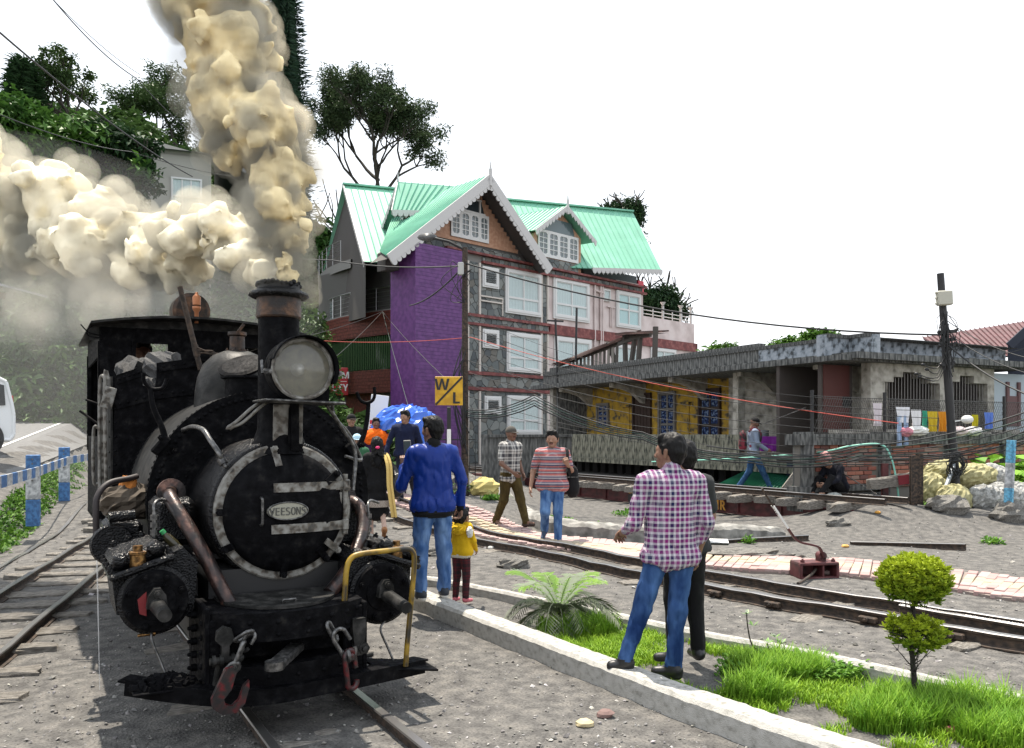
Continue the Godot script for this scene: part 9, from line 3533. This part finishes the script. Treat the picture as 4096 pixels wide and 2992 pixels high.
func signs() -> void:
	# street lamp on the black pole
	var n := thing("street_lamp", "tall black steel pole with an arm lamp and a meter box before the purple panel", "street lamp")
	var b := MB.new()
	var f := V(-1.02, 0.2, -18.0)
	b.cyl(f, f + V(0, 5.5, 0), 0.085, 0.06, 12)
	put(n, "pole", b, mats.rust)
	b = MB.new()
	b.tube([f + V(0, 5.45, 0), f + V(-0.35, 5.62, 0.05), W(945, 523, 18.0)], 0.03, 7)
	put(n, "arm", b, mats.black)
	b = MB.new()
	b.ball(W(944, 524, 18.0), V(0.22, 0.05, 0.09), 12)
	put(n, "lamp_head", b, mat(Color(0.1, 0.1, 0.1), 0.4))
	b = MB.new()
	b.cbox(W(1018, 594, 17.9), V(0.13, 0.28, 0.12), 0.02)
	put(n, "meter_box", b, mat(Color(0.4, 0.4, 0.38), 0.6))
	b = MB.new()
	for i in 7:
		var c := W(1022 + R(-25, 15), 600 + R(-20, 40), 17.95)
		b.tube(smooth_path([f + V(0, 4.9, 0.08), c + V(R(-0.2, 0.2), R(-0.1, 0.2), 0.1), c + V(R(-0.3, 0.1), -0.3, 0.1), f + V(0, 4.3, 0.08)], 4), 0.008, 4)
	for i in 9:
		b.tube(smooth_path([f + V(R(-0.1, 0.1), R(2.6, 3.4), 0.1), f + V(R(-0.3, 0.2), R(1.8, 2.6), 0.14), f + V(R(-0.1, 0.1), R(1.0, 1.8), 0.1)], 4), 0.012, 4)
	put(n, "tangled_wires", b, mats.wire)
	# yellow W / L board
	n = thing("track_sign", "square yellow board with black letters W and L on a striped post", "sign", V(-1.14, 0.15, -15.0), 0.05)
	b = MB.new()
	b.cbox(V(0, 2.29, 0), V(0.5, 0.52, 0.015), 0.006)
	put(n, "board", b, tmat(ntex(0.02, [[0.3, Color(0.45, 0.24, 0.008)], [0.7, Color(0.62, 0.36, 0.012)]], 303, 128, 4), 1.5, 0.5))
	for q in [["W", -0.125, 0.115], ["L", 0.125, -0.13]]:
		text(n, "lettering", q[0], 0.2, 0.006, Transform3D(Basis().scaled(V(1.05, 1, 1)), V(q[1], 2.29 + q[2], 0.012)), mats.black)
	b = MB.new()
	b.bar(V(-0.24, 2.04, 0.011), V(0.24, 2.54, 0.011), 0.035, 0.006, FWD)
	put(n, "diagonal_stroke", b, mats.black)
	for k in 5:
		b = MB.new()
		b.cbox(V(0, 0.2 + k * 0.4, -0.03), V(0.07, 0.399, 0.05), 0.005)
		put(n, "post_band", b, mats.black if k % 2 == 0 else mats.white)
	# umbrella stall under a blue sheet
	n = thing("stall_umbrella", "big blue plastic sheeted umbrella over a street stall by the maroon shop", "umbrella", V(-2.3, 0, -17.9))
	b = MB.new()
	var nz := noise(2.6, 3, 15)
	var P := func(i: int, j: int) -> Vector3:
		var a := TAU * i / 40.0
		var rr := 0.74 * sin(j / 10.0 * 1.5)
		var drop := pow(j / 10.0, 2.2) * 0.5 + (0.5 if cos(a) > 0.55 and j > 8 else 0.0) + (0.3 if cos(a) > 0.7 and j > 7 else 0.0)
		var p := V(cos(a) * rr, 2.26 - drop, sin(a) * rr * 0.9)
		return p + V(1, 1, 1) * nz.get_noise_3dv(p * 2.0) * 0.10 + V(0, 0.03 * sin(a * 8.0) * j / 10.0, 0)
	for i in 40:
		for j in 10:
			b.quad(P.call(i, j), P.call(i, j + 1), P.call(i + 1, j + 1), P.call(i + 1, j))
	var tarp := mat(Color(0.02, 0.13, 0.62), 0.25)
	tarp.backlight_enabled = true
	tarp.backlight = Color(0.5, 0.5, 0.5)
	put(n, "sheet", b, tarp)
	b = MB.new()
	b.cyl(V(0, 0.1, 0), V(0, 2.2, 0), 0.02, -1, 8)
	put(n, "pole", b, mats.steel)
	# sale banner
	n = thing("sale_banner", "narrow white sale banner leaning by the shop door", "banner", V(-3.12, 0.2, -18.9), 0.1)
	b = MB.new()
	b.cbox(V(0, 1.35, 0), V(0.40, 2.0, 0.015), 0.004, Basis(FWD, -0.12))
	put(n, "cloth", b, mats.white)
	b = MB.new()
	b.box(V(0.03, 1.62, 0.012), V(0.3, 0.3, 0.01), Basis(FWD, -0.05))
	put(n, "red_panel", b, mat(Color(0.5, 0.015, 0.02), 0.5))
	text(n, "lettering", "SALE", 0.105, 0.006, Transform3D(Basis(FWD, -0.05), V(0.03, 1.62, 0.02)), mats.white)
	text(n, "lettering", "OU", 0.26, 0.006, Transform3D(Basis(FWD, -0.12), V(-0.06, 0.85, 0.012)), mat(Color(0.5, 0.015, 0.02), 0.5))

func right_side() -> void:
	rng.seed = 88
	# utility pole with its box
	var n := thing("utility_pole", "leaning black utility pole with a pale box and tangled wires before the brick wall", "utility pole")
	var b := MB.new()
	var p0 := V(8.32, 0.2, -15.5)
	var p1 := V(8.0, 4.66, -15.5)
	b.cyl(p0, p1, 0.085, 0.062, 12)
	put(n, "pole", b, mats.black)
	b = MB.new()
	b.cbox(V(8.01, 4.18, -15.38), V(0.27, 0.27, 0.14), 0.02, Basis(FWD, 0.05))
	for y in [4.08, 4.18, 4.28]:
		b.cbox(V(7.86, y, -15.38), V(0.03, 0.04, 0.05), 0.008)
	put(n, "junction_box", b, mat(Color(0.42, 0.41, 0.34), 0.5))
	b = MB.new()
	for q in [[3.55, 0.16], [3.4, 0.12], [3.3, 0.14], [2.95, 0.12]]:
		b.bar(V(8.08 - q[1], q[0], -15.4), V(8.08 + q[1], q[0] + 0.02, -15.4), 0.05, 0.06)
		b.ball(V(8.08 - q[1], q[0], -15.4), Vector3.ONE * 0.035, 8)
		b.ball(V(8.08 + q[1], q[0] + 0.04, -15.4), Vector3.ONE * 0.035, 8)
	for q in [[7.62, 2.95], [7.5, 2.78], [7.7, 2.86], [7.56, 2.72]]:
		b.tube(smooth_path([V(8.1, 3.2 + R(-0.2, 0.1), -15.4), V(7.9, q[1] - 0.06, -15.4), V(q[0], q[1], -15.4)], 4), 0.01, 4)
		b.ball(V(q[0], q[1], -15.4), V(0.045, 0.03, 0.03), 8)
	put(n, "insulators", b, mats.black)
	b = MB.new()
	for i in 16:
		b.tube(smooth_path([V(8.02 + R(-0.1, 0.1), R(3.7, 4.0), -15.38), V(8.05 + R(-0.22, 0.25), R(3.2, 3.8), -15.36), V(8.1 + R(-0.1, 0.12), R(2.6, 3.3), -15.38)], 5), R(0.006, 0.012), 4)
	for i in 9:
		var c := V(8.22 + R(-0.06, 0.06), R(0.95, 1.15), -15.35)
		var ring := []
		for k in 15:
			var a := TAU * k / 14.0
			ring.append(c + V(cos(a) * R(0.1, 0.15), sin(a) * R(0.14, 0.2), R(-0.04, 0.04)))
		b.tube(ring, 0.011, 4)
	put(n, "tangled_wires", b, mats.wire)
	b = MB.new()
	b.bar(V(8.24, 1.1, -15.45), V(7.72, 0.25, -15.1), 0.05, 0.05)
	put(n, "stay", b, mat(Color(0.3, 0.33, 0.36), 0.5, 0.5))
	b = MB.new()
	b.ball(V(8.42, 1.93, -15.35), V(0.12, 0.06, 0.08), 12)
	b.bar(V(8.22, 1.9, -15.4), V(8.42, 1.93, -15.35), 0.02, 0.02)
	put(n, "flood_lamp", b, mats.white)
	# stop block of old rails
	n = thing("stop_block", "stop block of upright rusty rails with a red painted timber across", "buffer stop")
	for q in [[6.86, -15.3, 1.12, 0], [7.12, -14.75, 1.28, 1], [7.35, -15.0, 1.30, 1]]:
		b = MB.new()
		var x: float = q[0]
		var y0 := gh(x, q[1]) - 0.1
		b.box(V(x, (y0 + q[2]) / 2, q[1]), V(0.02, q[2] - y0, 0.09))
		b.box(V(x - 0.0, (y0 + q[2]) / 2, q[1] + 0.05), V(0.11, q[2] - y0, 0.02))
		b.box(V(x, (y0 + q[2]) / 2, q[1] - 0.05), V(0.06, q[2] - y0, 0.03))
		put(n, "upright_rail", b, mats.maroon if q[3] == 0 else mats.rust)
	var tm := put(n, "timber", sleeper_mesh(91, 0.95, 0.2, 0.2), mats.wood)
	tm.position = V(6.98, 0.80, -15.2)
	tm.rotation = V(0, 0.1, 0.13)
	b = MB.new()
	b.box(V(7.12, 0.83, -15.08), V(0.2, 0.17, 0.02), Basis(FWD, 0.13))
	put(n, "red_paint", b, mat(Color(0.16, 0.012, 0.02), 0.8))
	# blue and white post in its rock
	n = thing("marker_post", "tilted steel post painted blue and white standing in a square rock", "post", V(8.47, 0.32, -14.2))
	for k in 3:
		b = MB.new()
		var y0: float = [0.0, 0.42, 0.85][k]
		var y1: float = [0.42, 0.85, 1.24][k]
		var bs := Basis(FWD, -0.05)
		b.cbox(bs * V(0, (y0 + y1) / 2, 0), V(0.13, y1 - y0 - 0.001, 0.03), 0.004, bs)
		b.cbox(bs * V(0.05, (y0 + y1) / 2, 0.03), V(0.03, y1 - y0 - 0.001, 0.06), 0.004, bs)
		put(n, "painted_band", b, mats.whitep if k == 1 else tmat(ntex(0.04, [[0.3, Color(0.1, 0.25, 0.36)], [0.6, Color(0.14, 0.42, 0.6)]], 304, 128, 4), 3.0, 0.6))
	# sacks
	var sack := [tmat(ntex(0.03, [[0.3, Color(0.24, 0.22, 0.1)], [0.7, Color(0.46, 0.43, 0.24)]], 305, 128, 4), 2.0, 0.8), tmat(ntex(0.03, [[0.3, Color(0.16, 0.16, 0.15)], [0.6, Color(0.42, 0.42, 0.4)]], 306, 128, 4), 2.0, 0.8)]
	for q in [[7.85, 0.62, -15.6, 0.30, 0.30, 0, "yellowish sack at the left end of the sack pile"], [8.08, 0.45, -15.2, 0.30, 0.27, 0, "plump yellow sack in front of the pile, facing the yard"], [8.25, 0.95, -15.9, 0.33, 0.2, 0, "yellow sack lying on top of the pile"], [8.62, 0.48, -15.15, 0.30, 0.24, 1, "torn white sack spilling dark sand in the middle of the pile"], [8.75, 0.86, -15.8, 0.40, 0.22, 0, "cream sack slumped across the top of the pile"], [9.05, 0.5, -15.3, 0.34, 0.25, 1, "white plastic sack right of the torn one"], [9.2, 0.85, -16.0, 0.36, 0.22, 1, "white sack at the right top of the pile behind the marker post"], [9.55, 0.5, -15.6, 0.33, 0.24, 1, "crumpled white sack at the right end of the pile"]]:
		var s := put(self, "sack", crumple(int(q[0] * 100), V(q[3], q[4], 0.26), 0.2, 2.3, 36), sack[q[5]])
		s.position = V(q[0], q[1], q[2])
		s.rotation = V(0, R(-0.4, 0.4), R(-0.15, 0.15))
		tag(s, q[6], "sack", "sand sacks piled before the brick wall")
	# point lever
	n = thing("point_lever", "red point lever marked P/5 with a white band on its cast iron box", "lever")
	b = MB.new()
	var c := on(3.53, -9.69)
	var bs := Basis(UPV, 0.15)
	for q in [[0, 0.005, 0, 0.48, 0.03, 0.26], [0, 0.17, 0, 0.48, 0.035, 0.26], [-0.225, 0.09, 0, 0.035, 0.17, 0.26], [0.225, 0.09, 0, 0.035, 0.17, 0.26], [0.05, 0.09, 0, 0.025, 0.15, 0.24], [0, 0.09, -0.11, 0.46, 0.15, 0.02]]:
		b.cbox(c + bs * V(q[0], q[1], q[2]), V(q[3], q[4], q[5]), 0.008, bs)
	for s in [-1, 1]:
		b.hexnut(c + bs * V(s * 0.19, 0.188, 0.08), UPV, 0.025, 0.025)
	b.cyl(c + bs * V(0.08, 0.25, -0.04), c + bs * V(0.08, 0.25, 0.05), 0.05, -1, 14)
	b.cbox(c + bs * V(0.08, 0.2, 0.0), V(0.09, 0.08, 0.1), 0.01, bs)
	put(n, "lever_box", b, mats.maroon)
	var lp := [c + V(0.09, 0.24, 0.02), W(1810, 1210, 9.62), W(1790, 1203, 9.6), W(1764, 1196, 9.55), W(1746, 1176, 9.5), W(1716, 1130, 9.4), W(1700, 1107, 9.35), W(1683, 1079, 9.3)]
	for q in [[0, 5, mats.maroon, 0.036], [5, 6, mats.white, 0.037], [6, 7, mats.rust, 0.024]]:
		b = MB.new()
		var path: Array = smooth_path(lp, 4).slice(q[0] * 4 if q[0] < 5 else (17 if q[0] == 5 else 22), 18 if q[0] == 0 else (23 if q[0] == 5 else 29))
		for i in path.size() - 1:
			b.bar(path[i], path[i + 1] + (path[i + 1] - path[i]) * 0.02, q[3] * 0.6, q[3] * 1.5, FWD)
		put(n, "lever_arm", b, q[2])
	var dir: Vector3 = (lp[5] - lp[6]).normalized()
	text(n, "lettering", "P/5", 0.045, 0.004, Transform3D(Basis(dir, FWD.cross(dir), FWD), lp[5].lerp(lp[6], 0.1) + V(0.0, 0.0, 0.026)), mats.black)
	b = MB.new()
	b.tube(smooth_path([c + V(0.0, 0.1, 0.05), c + V(-0.1, 0.07, 0.2), c + V(-0.3, 0.05, 0.5), c + V(-0.45, 0.06, 0.75)], 5), 0.016, 7)
	put(n, "throw_rod", b, mats.rust)
	# loose rails and plates on the soil
	for q in [[2.9, -12.6, 4.6, -12.9, "rusty length of rail lying behind the point lever"], [5.1, -12.5, 6.5, -11.9, "short length of rail half buried right of the soil mound"], [8.6, -13.4, 10.5, -13.9, "rail lying at the right edge below the rock"]]:
		n = thing("loose_rail", q[4], "rail")
		rail(n, [on(q[0], q[1], -0.05), on((q[0] + q[2]) / 2, (q[1] + q[3]) / 2, -0.03), on(q[2], q[3], 0.0)], 0.1)
	# dark stained boundary wall before the hotel, iron railing on its left
	n = thing("boundary_wall", "dark stained concrete boundary wall before the hotel's ground floor", "wall")
	b = MB.new()
	b.bar(V(-0.75, 0.9, -22.6), V(1.75, 0.9, -25.4), 0.2, 1.35)
	b.bar(V(-0.75, 1.6, -22.6), V(1.75, 1.6, -25.4), 0.28, 0.08)
	put(n, "wall", b, mats.conc)
	n = thing("iron_railing", "black spiked iron railing between the purple panel and the lamp pole", "railing")
	b = MB.new()
	for i in 11:
		var at := V(-2.6 + i * 0.16, 0, -22.6)
		b.cyl(at + UPV * 0.3, at + UPV * (1.75 + 0.08 * (i % 2)), 0.015, 0.006, 5)
	for y in [0.6, 1.5]:
		b.bar(V(-2.6, y, -22.6), V(-1.0, y, -22.6), 0.03, 0.03)
	put(n, "bars", b, mats.black)
	# green sheet roof low behind the track, with a leaning plank
	n = thing("sheet_roof", "low green corrugated sheet roof behind the track under the veranda", "roof")
	b = MB.new()
	ribbed(b, W(1660, 1036, 21.0), W(1790, 1046, 19.5), W(1575, 1078, 20.0), W(1755, 1086, 18.6), 0.09)
	put(n, "sheet", b, tmat(ntex(0.02, [[0.3, Color(0.015, 0.10, 0.06)], [0.7, Color(0.03, 0.17, 0.10)]], 307, 128, 4), 1.0, 0.5))
	b = MB.new()
	b.bar(W(1771, 1030, 18.0), W(1732, 1082, 17.6), 0.14, 0.05, FWD)
	lone("plank", b, mats.wood, "weathered plank leaning beside the green sheet roof", "plank")
	b = MB.new()
	b.cyl(V(6.22, 0.85, -21.0), V(6.22, 1.75, -21.0), 0.24, 0.27, 20)
	lone("water_drum", b, mat(Color(0.32, 0.36, 0.40), 0.5), "pale grey water drum on the veranda behind the walking man", "drum")
	b = MB.new()
	b.tube(smooth_path([W(1440, 1020, 21), W(1600, 1014, 18), W(1800, 1000, 16.0), W(1880, 985, 15.6), W(1945, 982, 15.4), W(1968, 1010, 15.3), W(1980, 1060, 15.2), W(1986, 1108, 15.2)], 6), 0.018, 6)
	lone("water_hose", b, mat(Color(0.2, 0.5, 0.4), 0.5), "pale green water hose looping down to the stop block", "hose")
	# washing on the fence
	var F := Transform3D(Basis(V(0.891, 0, -0.453), UPV, V(0.453, 0, 0.891)), V(7.39, 0, -18.1) + V(0.453, 0, 0.891) * 1.3)
	var WT := Transform3D(Basis(V(0.453, 0, 0.891), UPV, V(-0.891, 0, 0.453)), V(7.39, 0, -18.1))
	for q in [[-0.80, 2.05, 0.24, 0.45, Color(0.6, 0.55, 0.58), "white child's shirt hanging alone on the fence"], [-0.16, 1.72, 0.13, 0.62, Color(0.36, 0.46, 0.62), "pale blue trouser leg on the fence"], [0.04, 1.72, 0.13, 0.62, Color(0.34, 0.44, 0.6), "second pale blue trouser leg on the fence"], [-0.05, 2.05, 0.4, 0.32, Color(0.66, 0.66, 0.7), "white t-shirt above the pale blue trousers"], [0.35, 1.95, 0.3, 0.42, Color(0.66, 0.66, 0.68), "white shirt beside the blue trousers"], [0.62, 1.95, 0.14, 0.4, Color(0.05, 0.3, 0.2), "green cloth between white and yellow washing"], [0.86, 1.92, 0.3, 0.42, Color(0.5, 0.36, 0.03), "yellow cloth on the fence"], [1.18, 1.92, 0.26, 0.42, Color(0.55, 0.22, 0.02), "orange cloth on the fence"], [1.4, 1.98, 0.14, 0.36, Color(0.3, 0.4, 0.55), "light blue cloth on the fence"], [2.25, 1.9, 0.2, 0.35, Color(0.42, 0.36, 0.02), "yellow cloth right of the pole"], [2.72, 1.95, 0.3, 0.36, Color(0.10, 0.17, 0.5), "blue cloth right of the pole"], [-2.6, 1.42, 1.0, 0.36, Color(0.12, 0.012, 0.16), "purple cloth hung over the low veranda wall"], [-1.7, 1.1, 0.25, 1.0, Color(0.07, 0.08, 0.14), "long dark trousers hanging by the purple cloth"], [-1.95, 1.42, 0.22, 0.34, Color(0.12, 0.05, 0.06), "brown cloth hung over the low veranda wall"]]:
		b = MB.new()
		b.xf = WT if q[0] < -1.0 else F
		var w: float = q[2]
		var hh: float = q[3]
		var kx := 8
		for i in kx:
			for j in 6:
				var pt := []
				for e in [[0, 0], [1, 0], [1, 1], [0, 1]]:
					var u: float = (i + e[0]) / float(kx)
					var v: float = (j + e[1]) / 6.0
					pt.append(V(q[0] + (u - 0.5) * w * (1.0 - 0.12 * v), q[1] + hh * (0.5 - v), 0.03 + 0.03 * sin(u * 14.0 + v * 2.0) * (0.4 + v)))
				b.quad(pt[0], pt[3], pt[2], pt[1])
		lone("washing", b, cloth(q[4]), q[5], "clothes", "washing hung along the fence")
	for q in [[0.4, 1.72, 0.3, Color(0.62, 0.62, 0.6), "white cloth heaped on the coping by the fence"], [0.05, 1.7, 0.16, Color(0.5, 0.2, 0.25), "pink cloth heaped on the coping"], [1.7, 1.72, 0.25, Color(0.5, 0.42, 0.42), "pale patterned cloth heaped on the coping behind the pole"], [2.2, 1.72, 0.25, Color(0.6, 0.58, 0.58), "white cloth heaped right of the pole"]]:
		var s := put(self, "cloth_heap", crumple(int(q[0] * 50) + 3, V(q[2], 0.09, 0.12), 0.3, 1.6, 20), cloth(q[3]))
		s.transform = F * Transform3D(Basis(), V(q[0], q[1], 0.02))
		tag(s, q[4], "cloth", "cloths drying on the coping")
	# litter
	for q in [[-0.3, -12.0, Color(0.5, 0.5, 0.48), "white scrap between the rails"], [1.9, -14.9, Color(0.3, 0.1, 0.35), "purple wrapper beside the pit rim"], [6.3, -14.3, Color(0.6, 0.3, 0.05), "orange peel on the soil mound"], [4.9, -12.2, Color(0.55, 0.3, 0.08), "small orange scrap on the soil"], [0.95, -14.7, Color(0.6, 0.12, 0.2), "pink cup lying in the turntable pit"], [0.85, -15.6, Color(0.2, 0.55, 0.1), "green bottle lying in the turntable pit"], [2.45, -4.62, Color(0.55, 0.15, 0.18), "red white packet in the grass bed"], [0.55, -4.9, Color(0.16, 0.1, 0.09), "flat brown stone on the cinder yard"], [0.42, -4.75, Color(0.5, 0.42, 0.25), "small tan stone on the cinder yard"]]:
		var s := put(self, "litter", crumple(int(absf(q[0]) * 77) + 2, V(0.05, 0.025, 0.04), 0.3, 1.8, 10), mat(q[2], 0.8))
		s.position = on(q[0], q[1], 0.018)
		tag(s, q[3], "litter", "litter in the yard")
	var s := put(self, "cloth_scrap", crumple(44, V(0.3, 0.2, 0.2), 0.35, 1.8, 20), mat(Color(0.5, 0.42, 0.16), 0.9))
	s.position = on(-0.6, -18.0, 0.15)
	tag(s, "yellow plastic sack scrap by the ferns at the lamp pole", "sack")
	# thin rods standing on the flat roof
	for q in [[1227, 705, 1232, 850, 30.0, "short crossbar pole at the end of the flat roof"], [1274, 680, 1272, 800, 29.0, "thin straight rod on the flat roof before the hotel"]]:
		b = MB.new()
		b.cyl(W(q[0], q[1], q[4]), W(q[2], q[3], q[4]), 0.04, -1, 7)
		if q[0] < 1250:
			b.bar(W(1208, 708, 30), W(1245, 710, 30), 0.05, 0.06)
		lone("roof_rod", b, mats.black, q[5], "rod")

const ORD := ["first", "second", "third", "fourth", "fifth", "sixth", "seventh", "eighth", "ninth"]
func wires() -> void:
	rng.seed = 91
	var k := mats.wire as Material
	var green := mat(Color(0.012, 0.035, 0.026), 0.6)
	var lp := V(-1.0, 5.3, -17.95)
	var up := V(8.06, 3.4, -15.4)
	cable("thick twisted cable from the street lamp across the hotel to the utility pole", [lp + V(0, 0.05, 0), up + V(0, 0.1, 0)], 0.35, 0.018, k)
	cable("dark cable from the street lamp to the left across the purple panel", [lp, W(735, 575, 22), W(440, 545, 30)], 0.1, 0.016, k)
	cable("black cable sagging from the lamp's meter box to the balcony corner", [W(1018, 595, 17.9), W(905, 675, 26)], 0.15, 0.02, k)
	cable("upper black line crossing the sky at top left", [W(-20, 55, 9), W(425, 390, 17)], 0.12, 0.012, k)
	cable("second line at top left running into the smoke", [W(118, 0, 12), W(300, 172, 16), W(470, 330, 22)], 0.1, 0.010, k)
	cable("thin third line at top left running into the smoke", [W(90, -30, 12), W(310, 165, 17)], 0.1, 0.006, k)
	cable("lower sagging line over the hillside trees at left", [W(-20, 245, 12), W(290, 335, 20), W(560, 395, 26)], 0.1, 0.009, k)
	cable("red cable drooping across the flat roofed house", [W(560, 735, 26), W(1040, 745, 20), W(1985, 935, 15)], 0.2, 0.008, mat(Color(0.45, 0.06, 0.04), 0.6))
	for i in 9:
		cable(ORD[i] + " of the thin service wires strung low across the veranda house, from the top", [W(1026, 690 + i * 26, 18), W(1420 + i * 14, 820 + i * 22, 16.5), W(2075, 890 + i * 17, 15.3)], R(0.05, 0.25), R(0.004, 0.007), k, "service wires across the veranda house")
	for i in 5:
		cable(ORD[i] + " dark cable of the bundle swagging along the balcony wall", [W(1030, 905 + i * 4, 17.9), W(1180, 872 + i * 6, 17.5), W(1420, 955 + i * 4, 16.5), W(1660, 1002 + i * 5, 15.6), W(1900, 985 + i * 7, 15.2), W(2280, 905 + i * 16, 14.5)], 0.12, R(0.009, 0.014), green if i % 2 else k, "cable bundle along the balcony wall")
	for i in 4:
		cable(ORD[i] + " black line running from the utility pole down to the right edge", [up + V(0.03, 0.35 - i * 0.22, 0), W(2290, [795, 830, 880, 760][i], 13.5)], 0.1, [0.008, 0.008, 0.016, 0.004][i], k, "lines from the utility pole to the right")
	for i in 3:
		cable(ORD[i] + " dark cable hanging along the brick wall top to the right edge", [W(1560, 985 + i * 10, 16), W(2060, 1005 + i * 8, 15.2), W(2290, 940 + i * 14, 14)], 0.1, 0.012, k, "cables along the brick wall")
	for i in 4:
		cable(ORD[i] + " thin wire fanning out from the balcony rail over the maroon shop", [W(845, 688, 33), W([600, 690, 935, 1020][i], [760, 830, 1010, 870][i], [20, 24, 20, 18][i])], 0.1, 0.008, green if i == 2 else k, "wires fanning from the balcony rail")
	# steel stay wires down to the track
	for q in [[W(1760, 985, 16.5), W(1960, 1105, 15), "long grey steel stay slanting down to the stop block"], [W(1690, 935, 17), W(1780, 900, 16.5), "short grey steel stay by the chain link fence end"]]:
		var b := MB.new()
		b.bar(q[0], q[1], 0.018, 0.018)
		lone("stay_rod", b, mats.steel, q[2], "rod", "steel stays by the brick wall")

# ---------------------------------------------------------------- smoke: dense billows with thin smoke round them
func plume(s: Node3D, path: Array, per: int, cell: float, m: Material, fm: FogMaterial, wisps: int, wr: Vector2, seed_: int) -> void:
	rng.seed = seed_
	var lo := Vector3.ONE * 1e9
	var hi := Vector3.ONE * -1e9
	var puffs := []
	for i in path.size() - 1:
		for k in per:
			var t := float(k) / per
			var c: Vector3 = path[i][0].lerp(path[i + 1][0], t)
			var r: float = lerpf(path[i][1], path[i + 1][1], t)
			var d := V(R(-1, 1), R(-1, 1), R(-1, 1)).normalized()
			var rad := r * R(0.22, 0.5)
			var o := c + d * (r - rad) * R(0.3, 1.05)
			puffs.append([o, rad])
			for j in 18:
				var d2 := V(R(-1, 1), R(-1, 1), R(-1, 1)).normalized()
				var r2 := rad * R(0.2, 0.46)
				var o2 := o + d2 * rad * R(0.85, 1.02)
				puffs.append([o2, r2])
				for q in 5:
					var d3 := (d2 * 0.7 + V(R(-1, 1), R(-1, 1), R(-1, 1)).normalized()).normalized()
					puffs.append([o2 + d3 * r2 * 0.9, r2 * R(0.25, 0.5)])
	for p in puffs:
		lo = lo.min(p[0] - Vector3.ONE * (p[1] + 0.1))
		hi = hi.max(p[0] + Vector3.ONE * (p[1] + 0.1))
	var f := Field.new(lo, hi, cell)
	for p in puffs:
		if p[1] > cell * 0.9:
			f.cap(p[0], p[0], p[1], p[1], 0, cell * 0.7 + p[1] * 0.10)
	var nz := noise(0.05 / cell, 4, seed_)
	nz.fractal_type = FastNoiseLite.FRACTAL_RIDGED
	var q := 0
	for z in f.nz:
		for y in f.ny:
			for x in f.nx:
				if absf(f.d[q]) < 0.2:
					f.d[q] += cell * 2.6 * nz.get_noise_3dv(f.o + V(x, y, z) * cell)
				q += 1
	var core := f.mesh(1)
	put(s, "billows", core, m)
	var a := core.surface_get_arrays(0)
	var vs: PackedVector3Array = a[Mesh.ARRAY_VERTEX]
	var ns: PackedVector3Array = a[Mesh.ARRAY_NORMAL]
	for i in wisps:
		var j := rng.randi() % vs.size()
		var r := lerpf(wr.x, wr.y, pow(R(0, 1), 2.0))
		fog(s, "wisp", vs[j] + ns[j] * r * R(-0.2, 0.6), V(R(0.7, 1.4), R(0.7, 1.4), R(0.7, 1.4)) * r * 2.0, fm)

func fog(s: Node3D, called: String, at: Vector3, size: Vector3, fm: FogMaterial) -> void:
	var v := FogVolume.new()
	v.name = called
	v.shape = RenderingServer.FOG_VOLUME_SHAPE_ELLIPSOID
	v.size = size
	v.rotation = V(R(0, 6), R(0, 6), 0)
	v.position = at
	v.material = fm
	s.add_child(v, true)

func fogmat(c: Color, d: float) -> FogMaterial:
	var fm := FogMaterial.new()
	fm.albedo = c
	fm.density = d
	return fm

func smoke() -> void:
	var m := mat(Color(0.93, 0.77, 0.46), 1.0)
	m.metallic_specular = 0.0
	var s := stuff(thing("smoke_plume", "tall billowing cream and tan smoke plume rising from the locomotive chimney", "smoke"))
	plume(s, [[V(-1.48, 2.50, -5.32), 0.12], [V(-1.48, 2.80, -5.32), 0.16], [V(-1.47, 3.05, -5.34), 0.25], [V(-1.50, 3.35, -5.38), 0.31], [V(-1.60, 3.6, -5.42), 0.36], [V(-1.83, 3.88, -5.46), 0.48], [V(-1.93, 4.2, -5.5), 0.45], [V(-2.05, 4.6, -5.6), 0.5], [V(-2.15, 5.1, -5.7), 0.55]], 12, 0.021, m, fogmat(Color(1.0, 0.96, 0.86), 2.6), 900, V2(0.02, 0.12), 11)
	# the older cloud that drifts off to the left over the cab
	var c := stuff(thing("smoke_cloud", "broad pale yellow smoke cloud drifting left over the cab and road", "smoke"))
	var m2 := mat(Color(0.97, 0.88, 0.66), 1.0)
	m2.metallic_specular = 0.0
	plume(c, [[W(590, 585, 7.6), 0.28], [W(490, 525, 8.2), 0.52], [W(340, 555, 8.8), 0.55], [W(210, 545, 9.4), 0.78], [W(80, 490, 10.0), 0.95], [W(-160, 430, 10.6), 1.2]], 11, 0.038, m2, fogmat(Color(1.0, 0.97, 0.88), 1.5), 800, V2(0.035, 0.2), 12)
	# thin drifting smoke under the cloud, over the cab and the road
	rng.seed = 13
	var h := stuff(thing("thin_smoke_haze", "thin hazy smoke hanging over the road and hillside at the left", "smoke"))
	var thin := fogmat(Color(1.0, 0.98, 0.92), 0.22)
	for i in 34:
		fog(h, "haze_wisp", W(R(20, 300), R(600, 740), R(8.0, 10.0)), V(R(0.5, 1.3), R(0.25, 0.6), R(0.4, 0.8)), thin)
	for i in 22:
		fog(h, "steam_wisp", W(R(260, 450), R(645, 690), R(8.2, 8.8)), V(R(0.5, 0.9), R(0.12, 0.25), R(0.3, 0.5)), fogmat(Color(1, 1, 1), 0.7) if i == 0 else thin)
	var wide := fogmat(Color(1.0, 1.0, 0.99), 0.009)
	fog(h, "haze_bank", V(-19, 6, -32), V(24, 16, 14), wide)
	fog(h, "haze_bank", V(-9.5, 3, -21), V(9, 6, 11), wide)
